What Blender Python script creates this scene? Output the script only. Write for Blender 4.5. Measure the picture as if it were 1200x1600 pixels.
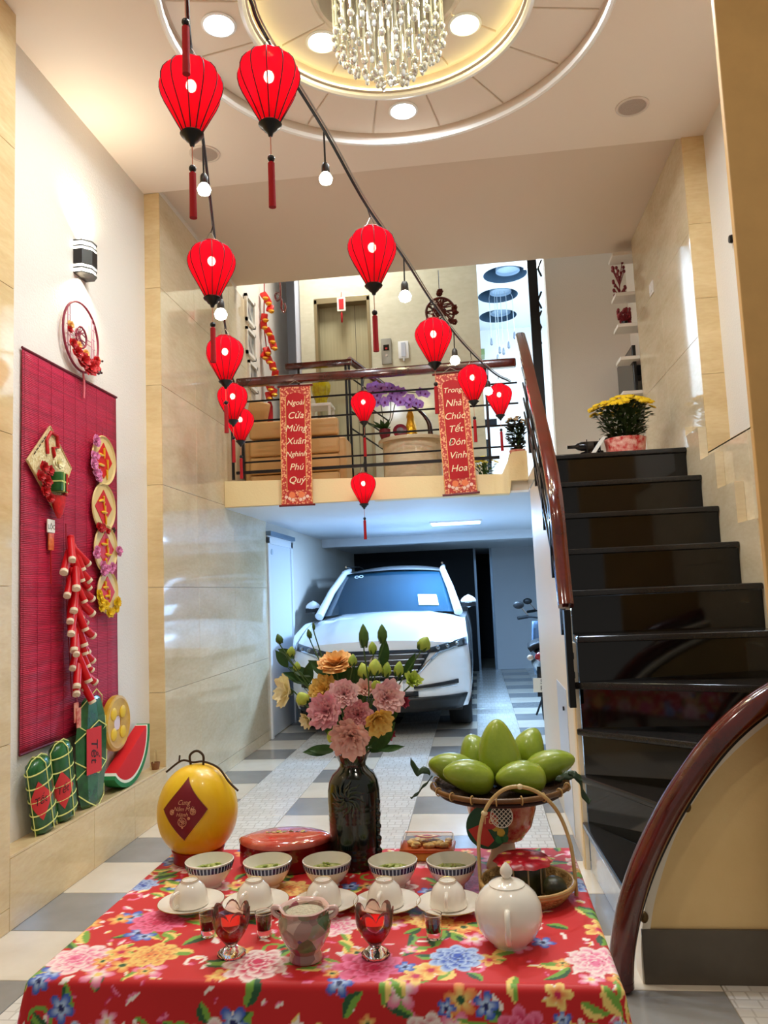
import bpy, bmesh, math, random
import numpy as np
from mathutils import Vector, Matrix, Euler, noise
PI = math.pi
for o in list(bpy.data.objects): bpy.data.objects.remove(o)
S = bpy.context.scene
COL = S.collection
random.seed(7)

# ------------------------------------------------------------------ camera, world, exposure
F_PX, YAW, PITCH, ROLL, CAM_H = 1216.0, .11305, .10317, -.0420, 1.40
CAM = Vector((0, 0, CAM_H))
_f = Vector((-math.sin(YAW)*math.cos(PITCH), math.cos(YAW)*math.cos(PITCH), math.sin(PITCH)))
_r = Vector((math.cos(YAW), math.sin(YAW), 0)); _u = _r.cross(_f)
RGT = math.cos(ROLL)*_r + math.sin(ROLL)*_u
UPV = -math.sin(ROLL)*_r + math.cos(ROLL)*_u
FWD = _f
cd = bpy.data.cameras.new('camera'); cam = bpy.data.objects.new('camera', cd); COL.objects.link(cam)
cd.sensor_fit = 'VERTICAL'; cd.sensor_height = 24; cd.lens = F_PX/1600*24; cd.clip_start = .05; cd.clip_end = 100
cam.matrix_world = Matrix(((RGT.x, UPV.x, -FWD.x, 0), (RGT.y, UPV.y, -FWD.y, 0), (RGT.z, UPV.z, -FWD.z, CAM_H), (0, 0, 0, 1)))
S.camera = cam
def ray(x, y): return FWD + RGT*((x-600)/F_PX) - UPV*((y-800)/F_PX)
def onX(x, y, X): d = ray(x, y); return CAM + d*(X/d.x)
def onY(x, y, Y): d = ray(x, y); return CAM + d*(Y/d.y)
def onZ(x, y, Z): d = ray(x, y); return CAM + d*((Z-CAM_H)/d.z)
def atD(x, y, D): return CAM + ray(x, y)*D
def depth(p): return (Vector(p)-CAM).dot(FWD)

w = bpy.data.worlds.new('world'); S.world = w; w.use_nodes = True
w.node_tree.nodes['Background'].inputs[0].default_value = (1.0, .93, .84, 1)
w.node_tree.nodes['Background'].inputs[1].default_value = .32
S.view_settings.view_transform = 'Standard'; S.view_settings.look = 'None'
S.view_settings.exposure = 0.0; S.view_settings.gamma = 1.0; S.view_settings.use_curve_mapping = False
S.cycles.use_denoising = True
S.cycles.max_bounces = 10; S.cycles.diffuse_bounces = 5; S.cycles.glossy_bounces = 4; S.cycles.transmission_bounces = 8; S.cycles.transparent_max_bounces = 12
S.cycles.caustics_reflective = False; S.cycles.caustics_refractive = False; S.cycles.sample_clamp_indirect = 6

def area(name, loc, power, size, color=(1, 1, 1), target=None, direction=(0, 0, -1), shape='DISK', size_y=None, spread=PI):
    l = bpy.data.lights.new(name, 'AREA'); l.energy = power; l.shape = shape; l.size = size; l.color = color; l.spread = spread
    if size_y: l.size_y = size_y
    o = bpy.data.objects.new(name, l); COL.objects.link(o); o.location = loc
    d = (Vector(target)-Vector(loc)) if target is not None else Vector(direction)
    o.rotation_euler = d.to_track_quat('-Z', 'Y').to_euler()
    return o
def point(name, loc, power, r, color): 
    l = bpy.data.lights.new(name, 'POINT'); l.energy = power; l.shadow_soft_size = r; l.color = color
    o = bpy.data.objects.new(name, l); COL.objects.link(o); o.location = loc; return o

# ------------------------------------------------------------------ colours and materials
def lin(c): return tuple(((x/255)/12.92 if x/255 <= .04045 else ((x/255+.055)/1.055)**2.4) for x in c)
MATS = {}
def _new(name):
    m = bpy.data.materials.new(name); m.use_nodes = True; nt = m.node_tree
    return m, nt, nt.nodes['Principled BSDF']
def N(nt, t, **k):
    n = nt.nodes.new(t)
    for a, b in k.items():
        if a.startswith('i_'): n.inputs[a[2:].replace('_', ' ')].default_value = b
        else: setattr(n, a, b)
    return n
def mat(name, rgb, rough=.5, metal=0, coat=0, trans=0, ior=1.45, emit=None, estr=0, var=0, vscale=8, bump=0, bscale=60, sheen=0, sub=0, spec=.5, rgb2=None, stretch=None, coords='Object'):
    """principled material; var = colour mottling towards rgb2, bump = fine relief"""
    if name in MATS: return MATS[name]
    m, nt, p = _new(name)
    c = lin(rgb)
    p.inputs['Base Color'].default_value = (*c, 1); p.inputs['Roughness'].default_value = rough; p.inputs['Metallic'].default_value = metal
    p.inputs['Coat Weight'].default_value = coat; p.inputs['Coat Roughness'].default_value = .05
    p.inputs['Transmission Weight'].default_value = trans; p.inputs['IOR'].default_value = ior
    p.inputs['Specular IOR Level'].default_value = spec
    if sheen: p.inputs['Sheen Weight'].default_value = sheen
    if sub: p.inputs['Subsurface Weight'].default_value = sub; p.inputs['Subsurface Radius'].default_value = (.01, .005, .003)
    if emit: p.inputs['Emission Color'].default_value = (*lin(emit), 1); p.inputs['Emission Strength'].default_value = estr
    tc = N(nt, 'ShaderNodeTexCoord'); src = tc.outputs[coords]
    if stretch:
        mp = N(nt, 'ShaderNodeMapping'); mp.inputs['Scale'].default_value = stretch; nt.links.new(src, mp.inputs[0]); src = mp.outputs[0]
    if var or rgb2:
        n = N(nt, 'ShaderNodeTexNoise', i_Scale=vscale, i_Detail=5.0, i_Roughness=.6); nt.links.new(src, n.inputs['Vector'])
        r = N(nt, 'ShaderNodeValToRGB'); nt.links.new(n.outputs[0], r.inputs[0])
        c2 = lin(rgb2) if rgb2 else tuple(x*(1-var) for x in c)
        r.color_ramp.elements[0].position = .35; r.color_ramp.elements[1].position = .65
        r.color_ramp.elements[0].color = (*c, 1); r.color_ramp.elements[1].color = (*c2, 1)
        nt.links.new(r.outputs[0], p.inputs['Base Color'])
    if bump:
        n = N(nt, 'ShaderNodeTexNoise', i_Scale=bscale, i_Detail=4.0); nt.links.new(src, n.inputs['Vector'])
        b = N(nt, 'ShaderNodeBump', i_Strength=bump, i_Distance=.01); nt.links.new(n.outputs[0], b.inputs['Height']); nt.links.new(b.outputs[0], p.inputs['Normal'])
    MATS[name] = m; return m
def emat(name, rgb, s):
    if name in MATS: return MATS[name]
    m, nt, p = _new(name); nt.nodes.remove(p); e = N(nt, 'ShaderNodeEmission'); e.inputs[0].default_value = (*lin(rgb), 1); e.inputs[1].default_value = s
    nt.links.new(e.outputs[0], nt.nodes['Material Output'].inputs[0]); MATS[name] = m; return m
def thin_glass(name, tint, refl=.5):
    """thin clear sheet: straight-through light plus fresnel gloss"""
    if name in MATS: return MATS[name]
    m, nt, p = _new(name); nt.nodes.remove(p)
    t = N(nt, 'ShaderNodeBsdfTransparent'); t.inputs[0].default_value = (*lin(tint), 1); g = N(nt, 'ShaderNodeBsdfGlossy'); g.inputs['Roughness'].default_value = .04
    lw_ = N(nt, 'ShaderNodeLayerWeight'); lw_.inputs[0].default_value = .35; mu = N(nt, 'ShaderNodeMath', operation='MULTIPLY'); mu.inputs[1].default_value = refl; nt.links.new(lw_.outputs['Fresnel'], mu.inputs[0])
    mx = N(nt, 'ShaderNodeMixShader'); nt.links.new(mu.outputs[0], mx.inputs[0]); nt.links.new(t.outputs[0], mx.inputs[1]); nt.links.new(g.outputs[0], mx.inputs[2]); nt.links.new(mx.outputs[0], nt.nodes['Material Output'].inputs[0])
    MATS[name] = m; return m
def marble(name, rgb, rgb2, rough=.1, scale=1.6, stretch=(1, 1, 3), vein=.5, spec=.5):
    if name in MATS: return MATS[name]
    m, nt, p = _new(name)
    g = N(nt, 'ShaderNodeNewGeometry'); mp = N(nt, 'ShaderNodeMapping'); mp.inputs['Scale'].default_value = stretch; nt.links.new(g.outputs['Position'], mp.inputs[0])
    n = N(nt, 'ShaderNodeTexNoise', i_Scale=scale, i_Detail=9.0, i_Roughness=.62, i_Distortion=1.2); nt.links.new(mp.outputs[0], n.inputs['Vector'])
    r = N(nt, 'ShaderNodeValToRGB'); nt.links.new(n.outputs[0], r.inputs[0])
    r.color_ramp.elements[0].position = .3; r.color_ramp.elements[1].position = .7
    r.color_ramp.elements[0].color = (*lin(rgb), 1); r.color_ramp.elements[1].color = (*lin(rgb2), 1)
    n2 = N(nt, 'ShaderNodeTexNoise', i_Scale=scale*14, i_Detail=4.0); nt.links.new(mp.outputs[0], n2.inputs['Vector'])
    mx = N(nt, 'ShaderNodeMix', data_type='RGBA', blend_type='OVERLAY'); mx.inputs[0].default_value = vein*.35
    nt.links.new(r.outputs[0], mx.inputs[6]); nt.links.new(n2.outputs[0], mx.inputs[7]); nt.links.new(mx.outputs[2], p.inputs['Base Color'])
    p.inputs['Roughness'].default_value = rough; p.inputs['Specular IOR Level'].default_value = spec
    MATS[name] = m; return m

# ------------------------------------------------------------------ mesh builder
class MB:
    def __init__(s): s.v = []; s.f = []; s.m = []; s.M = Matrix.Identity(4); s.at = None
    def add(s, vs, fs, m=0):
        k = len(s.v); M = s.M
        s.v += [tuple(M @ Vector(p)) for p in vs]
        s.f += [tuple(i+k for i in f) for f in fs]; s.m += [m]*len(fs); return s
    def box(s, x0, x1, y0, y1, z0, z1, m=0):
        return s.add([(x0,y0,z0),(x1,y0,z0),(x1,y1,z0),(x0,y1,z0),(x0,y0,z1),(x1,y0,z1),(x1,y1,z1),(x0,y1,z1)],
                     [(0,3,2,1),(4,5,6,7),(0,1,5,4),(1,2,6,5),(2,3,7,6),(3,0,4,7)], m)
    def prism(s, poly, z0, z1, m=0):
        n = len(poly)
        return s.add([(x,y,z0) for x,y in poly]+[(x,y,z1) for x,y in poly],
                     [tuple(range(n-1,-1,-1)), tuple(range(n,2*n))]+[(i,(i+1)%n,n+(i+1)%n,n+i) for i in range(n)], m)
    def lathe(s, prof, n=24, c=(0,0,0), m=0, fn=None, cap=(True, True)):
        vs = []; k = len(prof)
        for j,(r,z) in enumerate(prof):
            for i in range(n):
                t = 2*PI*i/n; rr = r*(fn(t,j) if fn else 1)
                vs.append((c[0]+rr*math.cos(t), c[1]+rr*math.sin(t), c[2]+z))
        fs = [(j*n+i, j*n+(i+1)%n, (j+1)*n+(i+1)%n, (j+1)*n+i) for j in range(k-1) for i in range(n)]
        if cap[0]: fs.append(tuple(range(n-1,-1,-1)))
        if cap[1]: fs.append(tuple((k-1)*n+i for i in range(n)))
        return s.add(vs, fs, m)
    def tube(s, pts, r, n=8, m=0, cap=True, closed=False):
        pts = [Vector(p) for p in pts]; k = len(pts)
        if not isinstance(r, (list, tuple)): r = [r]*k
        tans = []
        for i in range(k):
            a = pts[(i-1) % k] if closed else pts[max(i-1,0)]; b = pts[(i+1) % k] if closed else pts[min(i+1,k-1)]
            tans.append((b-a).normalized() if (b-a).length > 1e-9 else Vector((0,0,1)))
        t0 = tans[0]; ref = Vector((0,0,1)) if abs(t0.z) < .9 else Vector((1,0,0))
        nn = t0.cross(ref).normalized(); vs = []
        for i in range(k):
            t = tans[i]; nn = (nn - t*nn.dot(t)).normalized(); b = t.cross(nn)
            for j in range(n):
                a = 2*PI*j/n; vs.append(tuple(pts[i]+(nn*math.cos(a)+b*math.sin(a))*r[i]))
        fs = [(i*n+j, i*n+(j+1)%n, (i+1)*n+(j+1)%n, (i+1)*n+j) for i in range(k-1) for j in range(n)]
        if closed: fs += [((k-1)*n+j, (k-1)*n+(j+1)%n, (j+1)%n, j) for j in range(n)]
        elif cap: fs += [tuple(range(n-1,-1,-1)), tuple((k-1)*n+j for j in range(n))]
        return s.add(vs, fs, m)
    def ball(s, c, r, nu=12, nv=8, m=0):
        if not isinstance(r, (tuple, list)): r = (r,r,r)
        vs = [(c[0],c[1],c[2]-r[2])]
        for j in range(1,nv):
            p = -PI/2+PI*j/nv
            for i in range(nu):
                t = 2*PI*i/nu; vs.append((c[0]+r[0]*math.cos(p)*math.cos(t), c[1]+r[1]*math.cos(p)*math.sin(t), c[2]+r[2]*math.sin(p)))
        vs.append((c[0],c[1],c[2]+r[2])); L = len(vs)-1
        fs = [(0,1+(i+1)%nu,1+i) for i in range(nu)]
        fs += [(1+j*nu+i,1+j*nu+(i+1)%nu,1+(j+1)*nu+(i+1)%nu,1+(j+1)*nu+i) for j in range(nv-2) for i in range(nu)]
        b = 1+(nv-2)*nu; fs += [(b+i,b+(i+1)%nu,L) for i in range(nu)]
        return s.add(vs, fs, m)
    def grid(s, fn, nu, nv, m=0, cu=False, th=0):
        vs = [tuple(fn(i/(nu if cu else nu-1), j/(nv-1))) for j in range(nv) for i in range(nu)]
        fs = [(j*nu+i, j*nu+(i+1)%nu, (j+1)*nu+(i+1)%nu, (j+1)*nu+i) for j in range(nv-1) for i in range(nu if cu else nu-1)]
        return s.add(vs, fs, m)
    def build(s, name, mats, parent=None, loc=None, rot=None, smooth=40, bevel=0, seg=2, solid=0, subsurf=0, normals=True):
        me = bpy.data.meshes.new(name); me.from_pydata(s.v, [], s.f)
        if not isinstance(mats, (list, tuple)): mats = [mats]
        for q in mats: me.materials.append(q)
        for i, p in enumerate(me.polygons): p.material_index = s.m[i]
        if normals or bevel:
            bm = bmesh.new(); bm.from_mesh(me)
            if bevel:
                es = [e for e in bm.edges if len(e.link_faces) == 2 and e.calc_face_angle(0) > .6]
                bmesh.ops.recalc_face_normals(bm, faces=bm.faces)
                bmesh.ops.bevel(bm, geom=es, offset=bevel, segments=seg, affect='EDGES', profile=.6, clamp_overlap=True)
            if normals: bmesh.ops.recalc_face_normals(bm, faces=bm.faces)
            bm.to_mesh(me); bm.free()
        if smooth:
            me.shade_smooth(); me.set_sharp_from_angle(angle=math.radians(smooth))
        o = bpy.data.objects.new(name, me); COL.objects.link(o)
        if parent is not None: o.parent = parent
        if loc is not None: o.location = loc
        if rot is not None: o.rotation_euler = rot
        if solid: md = o.modifiers.new('solid', 'SOLIDIFY'); md.thickness = solid; md.offset = 0
        if subsurf: md = o.modifiers.new('sub', 'SUBSURF'); md.levels = subsurf; md.render_levels = subsurf
        return o
def thing(name, label, cat, loc=(0,0,0), rot=(0,0,0), group=None):
    o = bpy.data.objects.new(name, None); COL.objects.link(o); o.location = loc; o.rotation_euler = rot; o.empty_display_size = .05
    return tag(o, label, cat, group)
def tag(o, label, cat, group=None):
    o['label'] = label; o['category'] = cat
    if group: o['group'] = group
    return o
def struct(o): o['kind'] = 'structure'; return o
def copy_tree(o, parent=None):
    c = o.copy(); COL.objects.link(c)
    if parent is not None: c.parent = parent
    for ch in list(o.children): copy_tree(ch, c)
    return c
def inst(src, name, parent, loc, rot=(0,0,0), scale=None):
    c = src.copy(); c.name = name; COL.objects.link(c); c.parent = parent; c.location = loc; c.rotation_euler = rot
    if scale is not None: c.scale = scale if isinstance(scale, (tuple, list)) else (scale,)*3
    return c
def arc(cx, cy, r, a0, a1, n): return [(cx+r*math.cos(a0+(a1-a0)*i/(n-1)), cy+r*math.sin(a0+(a1-a0)*i/(n-1))) for i in range(n)]
def spline(pts, n=8):
    """Catmull-Rom through 3D points"""
    P = [Vector(p) for p in pts]; out = []
    for i in range(len(P)-1):
        a, b, c, d = P[max(i-1,0)], P[i], P[i+1], P[min(i+2,len(P)-1)]
        for k in range(n):
            t = k/n; out.append(.5*((2*b)+(c-a)*t+(2*a-5*b+4*c-d)*t*t+(3*b-a-3*c+d)*t**3))
    return out+[P[-1]]
def text_mesh(name, s, size, m, parent, loc, rot, shear=.25, extrude=.0008, align='CENTER', bold=.0):
    cu = bpy.data.curves.new(name, 'FONT'); cu.body = s; cu.size = size; cu.align_x = align; cu.align_y = 'CENTER'; cu.extrude = extrude; cu.shear = shear; cu.offset = bold; cu.resolution_u = 3
    t = bpy.data.objects.new(name+'_c', cu); COL.objects.link(t)
    dg = bpy.context.evaluated_depsgraph_get(); me = bpy.data.meshes.new_from_object(t.evaluated_get(dg)); bpy.data.objects.remove(t)
    me.materials.clear(); me.materials.append(m); me.name = name
    o = bpy.data.objects.new(name, me); COL.objects.link(o); o.parent = parent; o.location = loc; o.rotation_euler = rot
    return o
# ================================================================== THE SHELL
XL, XR, ZC, ZC2, Z2, YB = -2.095, 1.50, 4.30, 4.36, 2.285, 6.41
plaster = mat('white_plaster', (224, 217, 206), .7, bump=.25, bscale=90)
cream = mat('cream_paint', (240, 218, 166), .5, bump=.12, bscale=70)
ceil_m = mat('ceiling_paint', (238, 224, 208), .75)
bluewall = mat('pale_blue_paint', (200, 208, 222), .6)
gar_white = mat('garage_white_paint', (228, 232, 236), .5, bump=.1, bscale=50)
marb = marble('beige_marble', (226, 200, 152), (208, 178, 128), .07, 1.4, (1, 1, 3.5))
marb2 = marble('pale_marble', (222, 206, 176), (204, 186, 152), .06, 1.2, (1, 1, 3))
grout = mat('grout', (150, 140, 122), .8)
brown_paint = mat('dark_ochre_paint', (196, 154, 92), .45, var=.12, vscale=5)

# ---- floor, tile by tile
GX0, GY0, PXT, PYT = -1.72, 2.92, .4145, .43
fl = MB().box(-2.6, 1.75, -.2, 16.2, -.10, -.004).build('floor', grout, smooth=0); struct(fl)
def tile_mat(name, rgb, rgb2, mosaic=0, rough=.14):
    m, nt, p = _new(name)
    g = N(nt, 'ShaderNodeNewGeometry')
    n = N(nt, 'ShaderNodeTexNoise', i_Scale=5.0, i_Detail=6.0); nt.links.new(g.outputs['Position'], n.inputs['Vector'])
    r = N(nt, 'ShaderNodeValToRGB'); nt.links.new(n.outputs[0], r.inputs[0]); r.color_ramp.elements[0].position = .3; r.color_ramp.elements[1].position = .7
    r.color_ramp.elements[0].color = (*lin(rgb), 1); r.color_ramp.elements[1].color = (*lin(rgb2), 1)
    out = r.outputs[0]; p.inputs['Roughness'].default_value = rough
    if mosaic:
        tc = N(nt, 'ShaderNodeTexCoord')
        br = N(nt, 'ShaderNodeTexBrick', offset=.5, offset_frequency=2, squash=.6, squash_frequency=3)
        br.inputs['Scale'].default_value = 1; br.inputs['Brick Width'].default_value = .078; br.inputs['Row Height'].default_value = .0535; br.inputs['Mortar Size'].default_value = .0035; br.inputs['Bias'].default_value = 0
        br.inputs['Color1'].default_value = (*lin((230, 227, 220)), 1); br.inputs['Color2'].default_value = (*lin((216, 211, 202)), 1); br.inputs['Mortar'].default_value = (*lin((198, 192, 182)), 1)
        nt.links.new(tc.outputs['Object'], br.inputs['Vector']); out = br.outputs['Color']
        b = N(nt, 'ShaderNodeBump', i_Strength=.25, i_Distance=.004); b.invert = True; nt.links.new(br.outputs['Fac'], b.inputs['Height']); nt.links.new(b.outputs[0], p.inputs['Normal'])
    nt.links.new(out, p.inputs['Base Color']); return m
t_grey = tile_mat('grey_floor_tile', (148, 146, 142), (136, 134, 130))
t_plain = tile_mat('cream_floor_tile', (226, 216, 198), (216, 204, 184))
t_mos = tile_mat('mosaic_floor_tile', (220, 216, 206), (210, 205, 196), 1, .18)
def tile_mesh(m, nm, w=PXT-.004, d=PYT-.004):
    return MB().box(-w/2, w/2, -d/2, d/2, -.012, 0).build(nm, m, smooth=0, bevel=.0015, seg=1)
protos = {}
for i in range(-1, 8):
    for j in range(-2, 26):
        x0, y0 = GX0+i*PXT, GY0+j*PYT
        kind = t_mos if i % 2 == 0 else (t_grey if j % 2 else t_plain)
        w0, w1 = max(x0, XL-.03), min(x0+PXT, 1.6); 
        if w1-w0 < .02: continue
        full = abs((w1-w0)-PXT) < .001
        if y0 > 9.2 and kind is t_plain and i > 5: continue
        key = (kind.name, full, round(w1-w0, 3))
        if key not in protos:
            protos[key] = tile_mesh(kind, 'floor_tile', w1-w0-.004); o = protos[key]; o.parent = fl
        else: o = protos[key].copy(); COL.objects.link(o); o.parent = fl
        o.location = ((w0+w1)/2, y0+PYT/2, 0)

# ---- left wall: near pier, shallow white niche over a marble ledge, tiled wall, garage wall
NY0, NY1, NX, LED = 3.335, 5.085, -2.205, .318
wl = struct(MB().box(-2.6, XL-.015, .4, NY0, 0, ZC+.1).build('wall_left', plaster, smooth=0))
wl2 = struct(MB().box(-2.6, XL-.015, NY0, NY1, 0, LED-.013).build('wall_left_plinth', plaster, smooth=0))
struct(MB().box(-2.6, NX, NY0, NY1, LED-.013, ZC+.1).build('wall_left_niche', plaster, smooth=0))
wl3 = struct(MB().box(-2.6, XL-.015, NY1, 16.1, 0, 2.2).box(-2.6, XL-.015, NY1, 12.4, 2.2, 5.6).build('wall_left_rear', plaster, smooth=0))
zj = [0, .1, .8, 1.5, 2.2, 2.9, 3.6, 4.3]
def wtile(parent, x, y0, y1, z0, z1, m, sgn=1):
    """one wall tile whose face is at x, thickness towards -sgn"""
    a = MB().box(min(x, x-.015*sgn), max(x, x-.015*sgn), y0+.0012, y1-.0012, z0+.0012, z1-.0012).build('wall_tile', m, parent, smooth=0, bevel=.001, seg=1)
    return a
for z0, z1 in zip(zj, zj[1:]):
    ys = [1.0, 1.7, 2.5, NY0]
    for y0, y1 in zip(ys, ys[1:]): wtile(wl, XL, y0, y1, z0, z1, marb)
    ys = [NY1, 5.75, 6.65, 7.72] if z1 <= 2.21 else [NY1, 5.75, 6.65, 7.3]
    for y0, y1 in zip(ys, ys[1:]): wtile(wl3, XL, y0, y1, z0, min(z1, ZC2-.002), marb2)
for y0, y1 in zip([NY0, 4.1, 4.6, NY1], [4.1, 4.6, NY1]): wtile(wl2, XL, y0, y1, 0, LED-.013, marb)
MB().box(NX, XL, NY0, NY1, LED-.013, LED).build('ledge_slab', marb, wl2, smooth=0, bevel=.0015, seg=1)
for z0, z1 in zip([LED]+zj[2:], zj[2:]):                                                       # return of the niche, facing the door
    MB().box(NX, XL, NY1-.012, NY1, z0+.0012, z1-.0012).build('wall_tile', marb, wl3, smooth=0)
# garage door leaf in the left wall
d1 = struct(MB().box(XL-.014, XL+.004, 7.78, 8.72, .01, 1.95).build('door_1', mat('door_white', (222, 228, 236), .4), smooth=0, bevel=.003))
for y0, y1, z0, z1 in ((7.72, 7.78, 0, 2.02), (8.72, 8.80, 0, 2.02), (7.72, 8.80, 1.95, 2.03)):
    MB().box(XL-.014, XL+.02, y0, y1, z0, z1).build('door_frame', gar_white, d1, smooth=0, bevel=.003)
MB().box(XL-.01, XL+.05, 7.72, 8.80, 2.03, 2.075).build('door_closer_rail', mat('dull_steel', (120, 140, 160), .4, .7), d1, smooth=0)
MB().lathe([(.0, 0), (.03, 0), (.03, .01), (0, .01)], 16).build('door_sign', mat('pale_sign', (190, 205, 220), .5), d1, loc=(XL+.004, 7.9, 1.87), rot=(0, PI/2, 0))

# ---- right wall
b = MB()
b.box(XR+.015, 2.0, 2.6, 5.07, 0, 2.2); b.box(1.64, 2.0, 2.6, 5.07, 2.2, ZC+.1); b.box(XR+.015, 2.0, 5.07, 6.72, 0, 4.9); b.box(1.62, 2.0, 6.72, 8.0, 0, 5.6); b.box(1.55, 2.0, 8.0, 16, 0, 2.3)
wr = struct(b.build('wall_right', plaster, smooth=0))
for z0, z1 in zip([0, .8, 1.5], [.8, 1.5, 2.2]):
    for y0, y1 in zip([2.6, 3.6, 4.35, 5.07], [3.6, 4.35, 5.07]): wtile(wr, XR, y0, y1, z0, z1, marb2, -1)
    wtile(wr, XR, 5.07, 5.9, z0, z1, marb2, -1)
for z0, z1 in zip([2.2, 2.95, 3.65], [2.95, 3.65, ZC2-.002]):
    for y0, y1 in zip([5.07, 5.9], [5.9, 6.72]): wtile(wr, XR, y0, y1, z0, z1, marb2, -1)
for z0, z1 in zip([2.2, 2.7, 3.2, 3.7], [2.7, 3.2, 3.7, ZC]):
    MB().box(XR, 1.64, 5.058, 5.07, z0+.001, z1-.001).build('wall_tile', marb, wr, smooth=0)
MB().box(XR, 1.64, 2.6, 5.058, 2.19, 2.2).build('ledge_slab', marb, wr, smooth=0)
pier = struct(MB().box(onY(1115, 0, 2.80).x, 1.75, 2.80, 2.83, 0, ZC+.1).build('wall_near', brown_paint, smooth=0, bevel=.004))

# ---- ceiling with its round stepped tray
CXc, CYc, R1, R2, R3 = -.29, 3.65, 1.13, .72, .37
b = MB(); x0, x1, y0, y1 = -2.6, 2.0, .4, 5.07
angs = sorted([2*PI*i/72 for i in range(72)]+[math.atan2(yy-CYc, xx-CXc) % (2*PI) for xx in (x0, x1) for yy in (y0, y1)])
inn, out = [], []
for a in angs:
    c_, s_ = math.cos(a), math.sin(a)
    t = min(((x1 if c_ > 0 else x0)-CXc)/c_ if abs(c_) > 1e-6 else 1e9, ((y1 if s_ > 0 else y0)-CYc)/s_ if abs(s_) > 1e-6 else 1e9)
    inn.append((CXc+R1*c_, CYc+R1*s_, ZC)); out.append((CXc+t*c_, CYc+t*s_, ZC))
n = len(angs); b.add(inn+out, [(i, (i+1) % n, n+(i+1) % n, n+i) for i in range(n)])
b.box(x0, x1, 5.05, 5.07, ZC+.003, ZC+.12)
b.lathe([(R1, 0), (R1, .075)], 72, (CXc, CYc, ZC), cap=(False, False))
b.lathe([(R1+.02, .075), (R2-.02, .075)], 72, (CXc, CYc, ZC), cap=(False, False))
b.lathe([(R2, .07), (R2, .15)], 72, (CXc, CYc, ZC), cap=(False, False))
b.lathe([(R2+.02, .15), (R3, .15), (R3, .32), (.001, .32)], 72, (CXc, CYc, ZC), cap=(False, False))
ce = struct(b.build('ceiling', ceil_m, smooth=30, normals=False))
struct(MB().box(-2.6, 2.0, 5.07, 6.95, ZC2, ZC2+.25).build('ceiling_back', mat('back_ceiling_shade', (222, 204, 184), .75), smooth=0))  # dimmer light over the back bay is put into this darker ceiling colour
def wedge(ra, rb, a0, a1, z0, z1):
    k = 5; A = [a0+(a1-a0)*i/(k-1) for i in range(k)]
    poly = [(ra*math.cos(a), ra*math.sin(a)) for a in A]+[(rb*math.cos(a), rb*math.sin(a)) for a in reversed(A)]
    return MB().prism(poly, z0, z1)
for i in range(16):
    a0 = 2*PI*(i+.5)/16; g = .006
    wedge(R2+.03, R1-.02, a0+g, a0+2*PI/16-g, .060, .078).build('ceiling_panel', ceil_m, ce, (CXc, CYc, ZC), smooth=0, bevel=.003, seg=1)
for i in range(12):
    a0 = 2*PI*(i+.15)/12; g = .009
    wedge(R3+.02, R2-.03, a0+g, a0+2*PI/12-g, .135, .152).build('ceiling_panel', ceil_m, ce, (CXc, CYc, ZC), smooth=0, bevel=.003, seg=1)
rim = mat('tray_rim_gloss', (240, 236, 228), .25)
MB().lathe([(R1+.012, .012), (R1+.016, -.004), (R1+.004, -.012), (R1-.012, -.008), (R1-.016, .014)], 72, cap=(False, False)).build('tray_rim', rim, ce, (CXc, CYc, ZC))
MB().lathe([(R2+.03, .062), (R2+.028, .046), (R2+.008, .042), (R2-.006, .05), (R2-.008, .064)], 72, cap=(False, False)).build('tray_rim', rim, ce, (CXc, CYc, ZC))
MB().tube([(R2*.985*math.cos(2*PI*i/72), R2*.985*math.sin(2*PI*i/72), .085) for i in range(72)], .008, 6, closed=True).build('cove_light', emat('cove_glow', (255, 244, 170), 5), ce, (CXc, CYc, ZC))
# recessed downlights: each a lamp of its own
def downlight(x, y, z, rgb, power, label, r=.075, es=22):
    t = thing('downlight', label, 'ceiling light', (x, y, z), group='round downlights of the stepped ceiling')
    MB().lathe([(r, 0), (r+.014, -.001), (r+.016, -.008), (r+.004, -.012), (r-.004, -.004)], 28, cap=(False, False)).build('trim_ring', mat('lamp_trim', (245, 244, 240), .35), t)
    MB().lathe([(.001, -.003), (r-.002, -.003), (r, 0)], 28, cap=(False, False)).build('diffuser', emat('lamp_%d_%d_%d' % tuple(rgb), rgb, es), t)
    area('downlight_glow', (x, y, z-.014), power, r*1.8, lin(rgb))
    return t
DW = (226, 240, 255); DY = (255, 246, 196)
for a, pw, wh in ((1, 22, 'nearest the stairs'), (90, 22, 'nearest the balcony'), (181, 22, 'nearest the lamp niche wall'), (270, 30, 'nearest the street door')):
    q = math.radians(a); downlight(CXc+.876*math.cos(q), CYc+.876*math.sin(q), ZC+.060, DW, pw, 'cool white downlight in the outer tray ring '+wh)
for a, wh in ((37, 'between balcony and stairs'), (143, 'between balcony and niche wall'), (217, 'between niche wall and street door'), (323, 'between street door and stairs')):
    q = math.radians(a); downlight(CXc+.49*math.cos(q), CYc+.49*math.sin(q), ZC+.134, DY, 7, 'warm yellow downlight in the inner tray ring '+wh)
for x, wh in ((-1.2, 'on the niche wall side'), (.6, 'on the stair side')):
    downlight(x, 1.1, ZC-.001, (255, 244, 226), 16, 'warm white downlight in the flat ceiling by the street door '+wh)
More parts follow.
